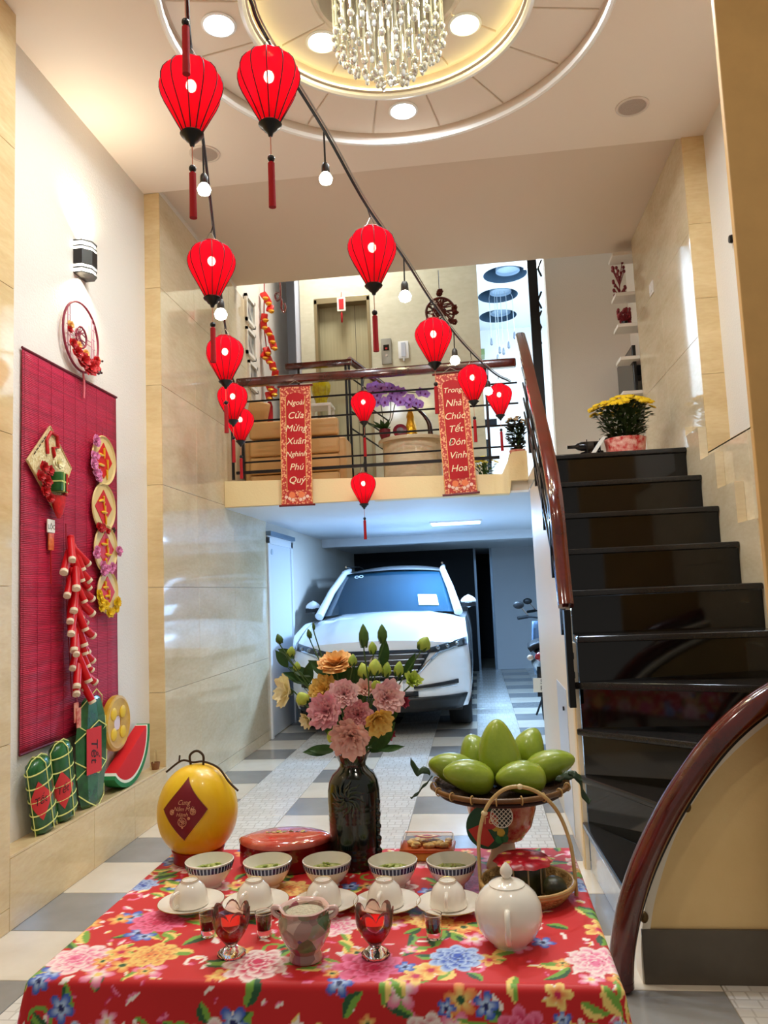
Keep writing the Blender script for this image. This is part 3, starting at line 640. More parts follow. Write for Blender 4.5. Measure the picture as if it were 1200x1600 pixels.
bowl_lab = ['rice bowl with blue band beside the yellow melon', 'rice bowl with blue band before the dark red gift box', 'rice bowl with blue band before the green vase', 'rice bowl with blue band between the vase and the orange snack box', 'rice bowl with blue band before the orange snack box, next to the basket']
mung = mat('green_garnish', (128, 146, 60), .5, rgb2=(206, 206, 120), vscale=40)
random.seed(3)
bowl0 = None
for (x, y), lab in zip(((328, 1383), (419, 1384), (512, 1383), (615, 1384), (707, 1384)), bowl_lab):
    p = onT(x, y); p.z = ZT
    t = thing('rice_bowl', 'white porcelain '+lab, 'bowl', p, group='bowls of sweet soup on the table')
    R = .0575
    if bowl0 is None:
        prof = [(.001, .004), (.024, .004), (.024, 0), (.028, 0), (.028, .006), (.040, .016), (.050, .032), (.0555, .048), (R, .058), (R-.002, .0590), (.052, .047), (.045, .030), (.035, .018), (.015, .010), (.001, .010)]
        bowl0 = (MB().lathe(prof, 40, cap=(False, False)).build('bowl_body', porc, t),
                 MB().lathe([(.0535, .0405), (.0560, .0475), (.0575, .0545)], 48, cap=(False, False)).build('painted_band', blue_band, t),
                 MB().lathe([(.001, .035), (.030, .035), (.0475, .0345)], 32, cap=(False, False)).build('sweet_soup', soup, t))
        for q in bowl0[1:2]: q.scale = (1.006, 1.006, 1)
    else:
        for q in bowl0: c_ = q.copy(); COL.objects.link(c_); c_.parent = t
    t.rotation_euler = (random.uniform(-.02, .02)*0, 0, random.uniform(0, 6))
    b = MB()
    for _ in range(22):
        a, r = random.uniform(0, 6.28), .034*math.sqrt(random.random()); b.ball((r*math.cos(a), r*math.sin(a), .036+random.uniform(0, .004)), (random.uniform(.004, .008), .003, .003), 7, 5)
    b.build('garnish', mung, t)
cup_lab = ['before the first rice bowl beside the melon', 'before the gift box, behind a red tulip glass', 'behind the flowered incense pot', 'behind the red tulip glass beside the incense pot', 'beside the white teapot']
first = None
for i, ((x, y), lab) in enumerate(zip(((299, 1420), (400, 1420), (508, 1420), (605, 1420), (704, 1422)), cup_lab)):
    p = onT(x, y); p.z = ZT
    s = thing('saucer', 'white saucer '+lab, 'saucer', p, group='saucers on the table')
    c_ = thing('teacup', 'upturned white teacup on its saucer '+lab, 'cup', (p.x-.004, p.y+.004, ZT+.0088), group='upturned teacups')
    c_.rotation_euler = (0, 0, (-1.95, -1.8, -1.75, -1.7, -1.6)[i])
    if first is None:
        sa = MB().lathe([(.001, .003), (.032, .003), (.032, 0), (.036, 0), (.038, .004), (.055, .009), (.070, .0155), (.0722, .0168), (.0715, .0178), (.054, .0125), (.040, .0085), (.030, .0075), (.001, .0075)], 44, cap=(False, False)).build('dish', porc, s)
        sr_ = MB().tube([(.0718*math.cos(2*PI*k/48), .0718*math.sin(2*PI*k/48), .0172) for k in range(48)], .0007, 5, closed=True).build('gilt_rim', mat('gilt', (206, 170, 84), .25, .9), s)
        prof = [(.0395, 0), (.0405, .001), (.0395, .010), (.037, .024), (.031, .037), (.022, .0455), (.019, .0475), (.019, .0515), (.0165, .0515), (.0165, .049), (.001, .0485)]
        cb = MB().lathe(prof, 40, cap=(False, False)).build('cup_body', porc, c_)
        ch = MB().tube(spline([(.036, 0, .036), (.053, 0, .034), (.058, 0, .022), (.050, 0, .009), (.0385, 0, .009)], 5), [.0042]*21, 8).build('handle', porc, c_)
        fr = MB().tube([(.018*math.cos(2*PI*k/32), .018*math.sin(2*PI*k/32), .0517) for k in range(32)], .0006, 5, closed=True).build('gilt_foot_rim', mat('gilt', (206, 170, 84), .25, .9), c_)
        first = ((sa, sr_), (cb, ch, fr))
    else:
        for q in first[0]: k = q.copy(); COL.objects.link(k); k.parent = s
        for q in first[1]: k = q.copy(); COL.objects.link(k); k.parent = c_
# teapot
p = onT(797, 1474)
t = thing('teapot', 'round white porcelain teapot with pointed lid knob', 'teapot', (p.x, p.y, ZT), (0, 0, -1.62)); t.scale = (1, 1, .86)
prof = [(.001, .003), (.028, .003), (.028, 0), (.033, 0), (.036, .006), (.050, .020), (.0605, .042), (.0645, .064), (.0625, .086), (.054, .106), (.043, .119), (.034, .1255), (.033, .123), (.001, .122)]
MB().lathe(prof, 48, cap=(False, False)).build('pot_body', porc, t)
lid = MB().lathe([(.0345, .124), (.0345, .1275), (.028, .132), (.016, .1365), (.008, .139), (.001, .1395)], 36, cap=(True, False)).build('lid', porc, t)
MB().lathe([(.006, .139), (.009, .144), (.0125, .151), (.0115, .159), (.006, .168), (.001, .1735)], 20, cap=(False, False)).build('knob', porc, lid)
MB().ball((.006, -.005, .151), .0022, 8, 6).ball((.006, .005, .151), .0022, 8, 6).build('knob_dots', mat('dark_brown_glaze', (50, 34, 16), .2), lid)
MB().tube(spline([(.058, 0, .092), (.075, 0, .098), (.086, 0, .082), (.086, 0, .055), (.072, 0, .034), (.057, 0, .034)], 5), .0058, 10).build('handle', porc, t)
MB().tube(spline([(-.052, 0, .040), (-.078, 0, .056), (-.088, 0, .082), (-.102, 0, .098)], 5), [.014, .0135, .013, .0125, .012, .0115, .011, .0105, .010, .0095, .009, .0085, .008, .0075, .007, .0065], 12).build('spout', porc, t)
# shot glasses
glass = mat('clear_glass', (255, 255, 255), .0, trans=1, ior=1.45)
dark_tea = mat('dark_red_brown_liquid', (70, 20, 14), .05, trans=.35)
sg = None
for (x, y), lab in zip(((325, 1462), (413, 1462), (678, 1466)), ('left of the red tulip glass, before the first teacup', 'between the red tulip glass and the incense pot', 'before the teacup beside the teapot')):
    p = onT(x, y); t = thing('shot_glass', 'small clear shot glass '+lab, 'glass', (p.x, p.y, ZT), group='shot glasses')
    if sg is None:
        a = MB().lathe([(.001, 0), (.0125, 0), (.0135, .002), (.0145, .012), (.0175, .044), (.0182, .0465), (.017, .0465), (.0155, .036), (.0132, .013), (.001, .010)], 28, cap=(False, False)).build('glass_body', glass, t)
        q = MB().lathe([(.001, .0108), (.0128, .0135), (.0148, .031), (.001, .031)], 24, cap=(False, False)).build('liquid', dark_tea, t); sg = (a, q)
    else:
        for q in sg: k = q.copy(); COL.objects.link(k); k.parent = t
# tulip crystal candle glasses, red
redglass = mat('red_glass', (255, 40, 34), .03, trans=.8, ior=1.4)
redwax = mat('red_gel', (240, 24, 18), .2, sub=.9)
for (x, y), lab in zip(((362, 1491), (587, 1492)), ('before the second teacup', 'between the incense pot and the third shot glass')):
    p = onT(x, y); t = thing('tulip_glass', 'crystal tulip glass with red filling '+lab, 'glass', (p.x, p.y, ZT), group='red tulip glasses')
    MB().lathe([(.001, 0), (.026, 0), (.027, .003), (.020, .010), (.010, .016), (.009, .020), (.001, .020)], 28, cap=(False, False), fn=lambda t_, j: 1+.05*math.cos(12*t_)).build('foot', glass, t)
    b = MB()
    b.grid(lambda u, v: ((.009+.0225*math.sin(min(1, v*1.5)*PI/2)+.003*v)*(1+.06*v*abs(math.cos(3.5*2*PI*u)))*math.cos(2*PI*u), (.009+.0225*math.sin(min(1, v*1.5)*PI/2)+.003*v)*(1+.06*v*abs(math.cos(3.5*2*PI*u)))*math.sin(2*PI*u), .018+.070*v*(1-.26*v*(1-abs(math.cos(3.5*2*PI*u))**.7))), 42, 10, cu=True)
    b.build('petal_cup', thin_glass('crystal_sheet', (250, 236, 232), .9), t, solid=.0022)
    MB().lathe([(.001, .0215), (.008, .0225), (.019, .030), (.0275, .042), (.0295, .052), (.0298, .062), (.001, .062)], 28, cap=(False, False)).build('red_filling', redwax, t)
# incense pot
p = onT(478, 1497); cz = thing('incense_pot', 'painted ceramic incense pot with two ears filled with ash', 'incense pot', (p.x, p.y, ZT))
m, nt, pb_ = _new('painted_censer'); tc = N(nt, 'ShaderNodeTexCoord'); v = N(nt, 'ShaderNodeTexVoronoi', i_Scale=38.0); nt.links.new(tc.outputs['Object'], v.inputs['Vector'])
r = N(nt, 'ShaderNodeValToRGB'); nt.links.new(v.outputs['Color'], r.inputs[0]); el = r.color_ramp.elements
el[0].position = 0; el[0].color = (*lin((120, 84, 78)), 1); el[1].position = 1; el[1].color = (*lin((212, 176, 160)), 1)
for ps, c_ in ((.3, (196, 152, 140)), (.48, (56, 104, 60)), (.6, (214, 176, 160)), (.72, (40, 54, 120)), (.82, (178, 84, 76))): e = el.new(ps); e.color = (*lin(c_), 1)
nt.links.new(r.outputs[0], pb_.inputs['Base Color']); pb_.inputs['Roughness'].default_value = .12; pb_.inputs['Coat Weight'].default_value = .5
MB().lathe([(.001, .006), (.020, .006), (.024, 0), (.031, 0), (.030, .008), (.027, .014), (.036, .026), (.0465, .046), (.050, .064), (.048, .076), (.044, .083), (.0455, .088), (.0475, .092), (.044, .093), (.037, .088), (.036, .080), (.001, .080)], 40, cap=(False, False), fn=lambda t_, j: 1+(.035*math.cos(6*t_) if j in (12, 13) else 0)).build('pot_body', m, cz)
MB().lathe([(.0378, .087), (.041, .0925), (.0455, .0945), (.048, .0925)], 40, cap=(False, False), fn=lambda t_, j: 1+.035*math.cos(6*t_)).build('rim', mat('pink_glaze', (222, 186, 176), .12, coat=.4), cz)
MB().lathe([(.001, .0865), (.015, .086), (.037, .083)], 30, cap=(False, False)).build('ash', mat('pale_ash', (206, 196, 170), .9, bump=1, bscale=160), cz)
for s_ in (-1, 1): MB().tube(spline([(s_*.044, 0, .072), (s_*.058, 0, .080), (s_*.060, 0, .091), (s_*.046, 0, .090)], 5), .005, 8).build('ear', mat('pink_glaze', (222, 186, 176), .12, coat=.4), cz)

# ---- yellow melon
p = onT(305, 1347)+Vector((0,-.03,0)); ml = thing('melon', 'yellow honeydew melon with a dried stem', 'melon', (p.x, p.y+.055, ZT+.010), (0, 0, -.12))
D = depth(p+Vector((0, .05, .1))); rx = 62*D/F_PX; hz = 138*D/F_PX
mm = mat('melon_skin', (244, 204, 34), .32, rgb2=(230, 176, 18), vscale=6, bump=.15, bscale=24, coat=.15, stretch=(1, 1, .4))
prof = [(.001, 0)]+[(rx*math.sin(a)**.92*(1+.03*math.cos(a)), hz/2*(1-math.cos(a))) for a in [PI*k/22 for k in range(1, 22)]]+[(.001, hz)]
MB().lathe(prof, 40, cap=(False, False)).build('fruit', mm, ml)
stm = mat('dry_stem', (66, 46, 26), .8)
b = MB().tube(spline([(-.085, -.01, hz-.020), (-.045, 0, hz+.008), (-.012, 0, hz+.004), (.02, 0, hz+.006), (.062, 0, hz-.010), (.095, -.01, hz-.042), (.125, -.02, hz-.062)], 5), .0028, 7)
b.tube(spline([(-.052, 0, hz+.006), (-.050, 0, hz+.022)], 2), .0022, 6).tube(spline([(-.018, 0, hz-.004), (-.020, 0, hz+.022), (0, 0, hz+.034), (.018, 0, hz+.022), (.018, 0, hz-.002)], 6), .0032, 7)
b.build('stem', stm, ml)
# diamond sticker wrapped on the skin
def skin(u, z, off=.0012):   # u = angle
    k = max(0.0, min(1.0, z/hz)); a = math.acos(1-2*k); r = rx*math.sin(a)**.92*(1+.03*math.cos(a))+off
    return (r*math.sin(u), -r*math.cos(u), z)
sc_, zc_, hw_, hh_ = .12, hz*.60, .60, .037
def dia(u, v): 
    a, b_ = (u-.5), (v-.5); return skin(sc_+(a-b_)*hw_, zc_+(a+b_)*2*hh_)
MB().grid(dia, 12, 12).build('greeting_sticker', mat('sticker_maroon', (120, 6, 22), .35), ml)
b = MB()
for c0, c1 in (((0, 0), (1, 0)), ((1, 0), (1, 1)), ((1, 1), (0, 1)), ((0, 1), (0, 0))): b.tube([Vector(skin(sc_+((c0[0]+(c1[0]-c0[0])*k/10-.5)-(c0[1]+(c1[1]-c0[1])*k/10-.5))*hw_, zc_+((c0[0]+(c1[0]-c0[0])*k/10-.5)+(c0[1]+(c1[1]-c0[1])*k/10-.5))*2*hh_)) for k in range(11)], .0008, 5)
b.build('sticker_border', mat('gilt', (206, 170, 84), .25, .9), ml)
gold_ink = mat('gold_ink', (226, 160, 120), .35, .2)
for s_, dz_, sz, du_ in (('Cung', .019, .016, 0), ('Năm Mới', .004, .0135, .0), ('Hạnh', -.009, .0135, -.03)):
    tm = text_mesh('sticker_lettering', s_, sz, gold_ink, ml, (0, 0, 0), (0, 0, 0), .3, 0)
    for v_ in tm.data.vertices: v_.co = skin(sc_+du_+v_.co.x/rx, zc_+dz_+v_.co.y, .0022)
b = MB()
for (du_, dz_, r_) in ((-.02, -.027, .011), (.24, -.003, .007), (-.30, -.004, .006), (.14, -.018, .003), (-.02, -.040, .002)):
    b.tube([Vector(skin(sc_+du_+r_*math.cos(2*PI*k/12)/rx, zc_+dz_+r_*math.sin(2*PI*k/12), .0018)) for k in range(12)], .0007, 4, closed=True)
    for j in range(5): b.tube([Vector(skin(sc_+du_+r_*.7*math.cos(2*PI*(k/8)+j)*.5/rx+r_*.4*math.cos(j*1.26)/rx, zc_+dz_+r_*.35*math.sin(2*PI*k/8)+r_*.4*math.sin(j*1.26), .0018)) for k in range(8)], .0005, 4, closed=True)
b.build('sticker_ornament', gold_ink, ml)
rs = thing('melon_stand', 'red ring stand under the yellow melon', 'stand', (p.x, p.y+.055, ZT))
MB().lathe([(rx*.50, 0), (rx*.62, 0), (rx*.60, .012), (rx*.66, .030), (rx*.60, .032), (rx*.52, .014)], 30, cap=(False, False)).build('ring', mat('red_lacquer', (150, 8, 12), .3), rs)
# ---- dark red gift box: lens shaped with domed glossy lid
p = onT(433, 1372); gb = thing('gift_box', 'dark red glossy lens-shaped gift box with floral lid', 'box', (p.x, p.y+.093, ZT), (0, 0, .08))
def lens(w, d, k=22):
    pts = []
    for i in range(k): t_ = -1+2*i/k; pts.append((w*t_, -d*(1-abs(t_)**2.3)**.8))
    for i in range(k): t_ = 1-2*i/k; pts.append((w*t_, d*(1-abs(t_)**2.3)**.8))
    return pts
red_pl = mat('dark_red_plastic', (112, 8, 12), .1, coat=.6)
lidm = mat('red_gloss_lid', (190, 58, 46), .10, coat=.8, rgb2=(206, 104, 84), vscale=14)
def loft(rings, m, nm, par, **k):
    n_ = len(rings[0][0]); vs = [(x, y, z) for poly, z in rings for x, y in poly]
    fs = [(j*n_+i, j*n_+(i+1) % n_, (j+1)*n_+(i+1) % n_, (j+1)*n_+i) for j in range(len(rings)-1) for i in range(n_)]+[tuple(range(n_-1, -1, -1)), tuple((len(rings)-1)*n_+i for i in range(n_))]
    return MB().add(vs, fs).build(nm, m, par, **k)
W_ = .118; D_ = .078
loft([(lens(W_*.96, D_*.96), 0), (lens(W_, D_), .006), (lens(W_, D_), .060)], red_pl, 'box_body', gb)
loft([(lens(W_*1.015, D_*1.02), .058), (lens(W_*1.015, D_*1.02), .066), (lens(W_*.97, D_*.95), .071), (lens(W_*.80, D_*.74), .0765), (lens(W_*.5, D_*.45), .079)], lidm, 'lid', gb, smooth=60)
b = MB(); random.seed(5)
for k in range(26):
    x = random.uniform(-.05, .05); y = random.uniform(-.008, .008); b.ball((x, y+.004, .0795+.001*random.random()), (random.uniform(.003, .006), .003, .0012), 7, 4, m=random.randint(0, 2))
b.build('lid_flowers', [mat('olive_print', (120, 116, 50), .3), mat('gold_print', (204, 176, 90), .3), mat('dark_print', (90, 40, 30), .3)], gb)
# ---- orange snack box
p = onT(668, 1347); sb = thing('snack_box', 'clear plastic snack box with orange rim and yellow sweets', 'box', (p.x, p.y+.035, ZT), (0, 0, -.03))
clear = mat('clear_plastic', (250, 226, 206), .12, trans=.6, ior=1.06)
org = mat('orange_plastic', (222, 104, 34), .3, trans=.2)
MB().box(-.064, .064, -.036, .036, 0, .022).build('tray', mat('yellow_tray', (222, 168, 52), .35, rgb2=(200, 130, 40), vscale=30), sb, bevel=.008, seg=3)
MB().box(-.069, .069, -.041, .041, .022, .031).build('rim', org, sb, bevel=.004)
random.seed(9); b = MB()
for k in range(40): b.ball((random.uniform(-.052, .052), random.uniform(-.026, .026), .034+random.uniform(0, .006)), (.010, .007, .006), 8, 5)
b.build('sweets', mat('yellow_sweets', (255, 236, 170), .5, rgb2=(250, 206, 120), vscale=50), sb)
b = MB(); rg = [[(x*a, y*a, z) for x, y in [(-.066, -.038), (.066, -.038), (.066, .038), (-.066, .038)]] for a, z in ((1, .0315), (.98, .047), (.93, .052))]
b.add([v_ for r_ in rg for v_ in r_], [(j*4+i, j*4+(i+1) % 4, j*4+4+(i+1) % 4, j*4+4+i) for j in range(2) for i in range(4)]+[(8, 9, 10, 11)]); b.build('lid', thin_glass('lid_film', (250, 240, 230), .8), sb, smooth=30)
MB().box(-.060, .060, .030, .034, .0525, .0535).build('lid_stripe', mat('peach_print', (236, 150, 110), .35), sb, smooth=0)
for sc2, mm_, zz in ((1, mat('crest_red', (170, 30, 36), .4), .0524), (.72, mat('crest_cream', (244, 214, 150), .4), .0532), (.38, mat('crest_red', (170, 30, 36), .4), .054)):
    MB().prism([(x*sc2, y*sc2) for x, y in ((-.036, 0), (-.018, -.010), (0, -.017), (.018, -.010), (.036, 0), (.018, .010), (0, .017), (-.018, .010))], zz, zz+.0006).build('crest', mm_, sb, smooth=0)
# ================================================================== VASE AND FLOWERS
p = onT(557, 1352); VX, VY = p.x, p.y+.0
D = depth((VX, VY, ZT+.1)); px = D/F_PX
vs_ = thing('vase', 'dark green ribbed ceramic vase with a relief flower', 'vase', (VX, VY, ZT))
vm = mat('dark_green_glaze', (16, 34, 28), .14, coat=.5, rgb2=(8, 14, 12), vscale=18)
hv = 172*px
prof0 = [(.70, 0), (.84, .012), (.90, .06), (.95, .2), (.98, .4), (1.0, .58), (.99, .67), (.93, .75), (.80, .81), (.60, .85), (.50, .88), (.51, .915), (.66, .975), (.72, 1.0), (.66, 1.0), (.47, .93), (.44, .89), (.55, .84), (.80, .76), (.86, .66), (.86, .60), (.001, .60)]
prof = []; 
for (r, z), (r2, z2) in zip(prof0, prof0[1:]):
    k = 9 if .05 < z < .75 and z2 > z else 1
    for i in range(k): t_ = i/k; prof.append(((r+(r2-r)*t_)*41*px*(1+(.012*math.sin((z+(z2-z)*t_)*140) if z < .56 else 0)), (z+(z2-z)*t_)*hv))
prof.append((.001, .60*hv))
MB().lathe(prof, 48, cap=(True, False)).build('vase_body', vm, vs_)
b = MB(); R0 = 41*px
for ring, (n_, L) in enumerate(((12, .040), (9, .026))):
    for k in range(n_):
        a = 2*PI*k/n_+ring*.2; pts = []
        for j in range(6):
            rr_ = .006+L*j/5; u = rr_*math.cos(a+.25*math.sin(j)); z = .64*hv+rr_*math.sin(a+.25*math.sin(j)); th = -PI/2-.10+u/R0
            R_ = R0*(1.0 if z < .72*hv else 1-.9*((z-.72*hv)/hv))+.0015+.002*ring
            pts.append((R_*math.cos(th), R_*math.sin(th), z))
        b.tube(pts, [.0022, .003, .0034, .003, .0022, .001], 6)
b.build('relief_flower', mat('bronze_green_glaze', (40, 50, 38), .2, coat=.5), vs_)
b = MB()
for j in range(14): 
    z = .12*hv+j*.035*hv; th = -.35; b.ball((R0*.99*math.cos(th), R0*.99*math.sin(th), z), (.006+.003*math.sin(j*2.1), .005, .009), 7, 5)
b.build('relief_vine', vm, vs_)

lf = mat('leaf_green', (52, 92, 34), .45, rgb2=(34, 66, 24), vscale=30)
stemm = mat('stem_green', (70, 100, 44), .5)
bud_g = mat('bud_green', (176, 196, 80), .5, rgb2=(140, 170, 60), vscale=40)
def petal_mat(n, a, b_): return mat(n, a, .6, rgb2=b_, vscale=45, sub=.0)
PINK = petal_mat('pink_petal', (246, 208, 204), (234, 172, 176)); PEACH = petal_mat('peach_petal', (244, 206, 190), (234, 178, 166)); ROSE = petal_mat('rose_petal', (240, 184, 186), (226, 144, 158))
YEL = petal_mat('yellow_petal', (240, 206, 112), (226, 176, 76)); ORA = petal_mat('orange_petal', (246, 200, 128), (236, 164, 84)); CRM = petal_mat('cream_petal', (248, 240, 206), (236, 224, 170)); GRN = petal_mat('lime_petal', (200, 214, 96), (168, 190, 66)); DRD = petal_mat('deep_rose_petal', (190, 60, 86), (140, 30, 56))
def bloom(R, n_rings=4, per=6, openness=1.0, seed=0, ruff=.17):
    """ruffled lisianthus/rose head: rings of cupped petals closing into a dome, axis +z, base at origin"""
    rn = random.Random(seed); b = MB(); n_rings += 1 if n_rings > 3 else 0
    for k in range(n_rings):
        f = 1-k/n_rings*.85; n_ = max(4, per+1-k//2)
        for i in range(n_):
            a0 = 2*PI*(i+.5*k)/n_+rn.uniform(-.25, .25); tilt = openness*(.10+.92*f)+rn.uniform(-.06, .06); wv = rn.uniform(0, 6); wd = 1.25*PI/n_*2.1; Lp = R*(.82+.24*f)*rn.uniform(.94, 1.06)
            def pet(u, v, a0=a0, tilt=tilt, wv=wv, wd=wd, Lp=Lp, f=f):
                s_ = (u-.5)*2; prof_ = math.sin(min(1, v*1.15+.12)*PI/2)
                ang = tilt*(.55+.45*v); r = Lp*math.sin(ang)*v+.07*R*f; z = Lp*math.cos(ang)*v
                aa = a0+s_*wd*.5*prof_*(1.15-.15*v); rf = ruff*R*v*v*math.sin(s_*6+wv)*.5
                k_ = 1-.24*abs(s_)**2.5*v*v; r = r*k_; z = z*k_-R*.04*s_*s_*v; return ((r+rf)*math.cos(aa), (r+rf)*math.sin(aa), z+rf*.6)
            b.grid(pet, 9, 6)
    return b
def orient(d): return Vector(d).normalized().to_track_quat('Z', 'Y').to_euler()
def orient_face(d, n_):
    z = Vector(d).normalized(); y = Vector(n_); y = (y-z*y.dot(z)).normalized(); x = y.cross(z)
    return Matrix(((x.x, y.x, z.x), (x.y, y.y, z.y), (x.z, y.z, z.z))).to_euler()
fl_list = [(524, 1030, .01, 25, ORA, 'orange-yellow double bloom topping the vase bouquet', 5, 6, 1.25, (0, -.5, 1)),
 (504, 1076, -.02, 22, YEL, 'soft yellow bloom left of the pink ones in the vase', 4, 6, 1.0, (-.2, -1, .4)),
 (537, 1083, -.03, 21, PINK, 'round pink bloom in the middle of the bouquet', 5, 6, .95, (.1, -1, .3)),
 (506, 1111, -.06, 25, ROSE, 'large rose-pink bloom on the left of the bouquet', 5, 7, 1.0, (-.2, -1, .25)),
 (559, 1117, -.06, 22, ROSE, 'deep pink bloom at the centre of the bouquet', 5, 6, .9, (.1, -1, .1)),
 (607, 1090, -.04, 25, PINK, 'pale pink bloom on the right of the bouquet', 5, 6, .95, (.45, -1, .2)),
 (546, 1157, -.07, 27, PEACH, 'big peach-pink bloom hanging low over the vase mouth', 5, 7, 1.1, (-.05, -1, -.25)),
 (592, 1128, -.05, 23, YEL, 'butter yellow bloom drooping at the right of the bouquet', 3, 5, .8, (.4, -.9, -.35)),
 (441, 1080, .0, 25, CRM, 'cream open trumpet bloom at the far left of the bouquet', 2, 6, .95, (-.8, -.7, .2)),
 (478, 1126, -.03, 14, CRM, 'small cream bloom under the large rose-pink one', 3, 5, .8, (-.6, -.8, -.3)),
 (630, 1097, -.02, 13, DRD, 'half-open deep pink bud at the right of the bouquet', 3, 5, .5, (.8, -.6, .1)),
 (608, 1146, -.03, 13, DRD, 'dark rose bud under the butter yellow bloom', 3, 5, .55, (.6, -.7, -.5)),
 (645, 1063, .0, 17, GRN, 'lime green opening bloom at the right tip of the bouquet', 4, 5, .7, (.4, -.7, .6)),
 (570, 1075, -.02, 15, PEACH, 'small blush bloom between the pink ones and the green buds', 3, 5, .8, (0, -1, .5))]
leafbud = mat('tall_bud_green', (86, 120, 48), .5, rgb2=(60, 96, 36), vscale=30)
buds = [(568, 993, .02, 8, 36, (0, 0, 1), 'tall leaf-green bud standing highest in the bouquet', leafbud), (597, 990, .02, 8, 30, (0, 0, 1), 'second tall leaf-green bud beside the highest one', leafbud),
 (483, 990, .0, 4.5, 16, (-.2, 0, 1), 'small thin bud above the orange bloom', leafbud), (490, 978, .0, 2.5, 12, (-.1, 0, 1), 'tiniest bud at the top of a thin stalk', leafbud), (436, 998, .0, 6, 16, (-.3, 0, 1), 'bud at the far left tip of the bouquet', leafbud),
 (455, 1018, 0, 7, 17, (.2, 0, 1), 'bud below the far left tip', bud_g), (464, 1041, 0, 6, 15, (.1, 0, 1), 'bud halfway down the left spray', bud_g), (472, 1091, -.03, 11, 22, (-.4, -.4, .8), 'plump lime bud beside the cream trumpet bloom', GRN),
 (503, 1126, -.09, 8, 15, (.3, -.8, .2), 'lime bud in front of the large rose-pink bloom', GRN), (518, 1151, -.09, 8, 20, (-.2, -.5, -.6), 'lime bud drooping at the left of the vase mouth', GRN),
 (568, 1048, .0, 10, 26, (-.2, 0, 1), 'lime bud left in the green cluster', GRN), (586, 1042, .0, 11, 26, (.1, 0, 1), 'round lime bud in the middle of the green cluster', GRN), (604, 1046, .0, 8, 24, (.2, 0, 1), 'slim bud at the right of the green cluster', bud_g),
 (623, 1045, .0, 8, 24, (.2, 0, 1), 'bud leaning between the green cluster and the lime bloom', bud_g), (663, 1005, .01, 11, 24, (.5, 0, .9), 'bud on the longest right-hand stalk', bud_g), (582, 1012, .01, 7, 20, (0, 0, 1), 'bud just below the tall leaf-green pair', bud_g), (551, 1031, .01, 7, 18, (.1, 0, 1), 'bud right of the orange bloom', bud_g), (588, 1070, -.04, 8, 18, (.1, -.6, .6), 'lime bud before the blush bloom', GRN)]
def leaf_blade(L, W, bend=.3, fold=.25, curl=0):
    return lambda u, v: ((u-.5)*2*W*math.sin(min(1, v*1.02+.03)*PI)**.8*(1-.2*v), -abs(u-.5)*2*W*fold*math.sin(v*PI)+(-bend*L*v*v), L*v)
lv = [(440, 1030, -.01, 30, 8, (-.6, 0, .8)), (482, 1052, 0, 34, 9, (.15, 0, 1)), (463, 1060, 0, 40, 9, (-.9, -.1, .35)), (512, 1045, .01, 44, 11, (-.5, 0, .9)), (540, 1050, .02, 46, 11, (0, 0, 1)), (600, 1020, .02, 44, 9, (.1, 0, 1)), (505, 1172, -.03, 36, 8, (-1, -.1, -.05)), (594, 1170, -.03, 40, 6, (1, 0, .15)), (614, 1118, -.02, 34, 9, (.6, -.3, .5)), (640, 1040, 0, 40, 7, (.5, 0, .9)), (560, 1062, .02, 50, 12, (.2, 0, 1)), (520, 1068, .02, 40, 12, (-.6, 0, .6)), (575, 1148, .0, 46, 13, (.5, -.2, .9)), (520, 1140, .01, 46, 13, (-.5, -.2, .9)), (580, 1148, .0, 40, 13, (.2, -.3, .9)), (497, 1174, -.04, 40, 9, (-1, -.1, -.1)), (612, 1170, -.04, 40, 6, (1, -.1, .1)), (600, 1150, .01, 50, 14, (.7, 0, .7)), (560, 1100, .0, 50, 14, (0, 0, 1)), (500, 1045, .02, 40, 11, (-.8, 0, .5)), (530, 1052, .02, 44, 12, (.1, 0, 1)), (545, 1060, .02, 40, 11, (.5, 0, .8)), (447, 1022, 0, 26, 8, (-.9, 0, .5)), (470, 1050, 0, 36, 8, (-.9, 0, .3))]
# every stem has a foot of its own inside the vase, rises through the neck and fans out to its head
NB = len(fl_list)+len(buds)+1
FEET = [(.0255*math.sqrt((k+.5)/NB)*math.cos(k*2.39996), .0255*math.sqrt((k+.5)/NB)*math.sin(k*2.39996)) for k in range(NB)]
BQ_ASG = list(range(NB)); BQ_Y = [q[2] for q in fl_list]+[q[2] for q in buds]; BQ_M = [(0, .01)]*NB; LF_Y = [q[2]+.03 for q in lv]; BQ_S = [1.15]*NB
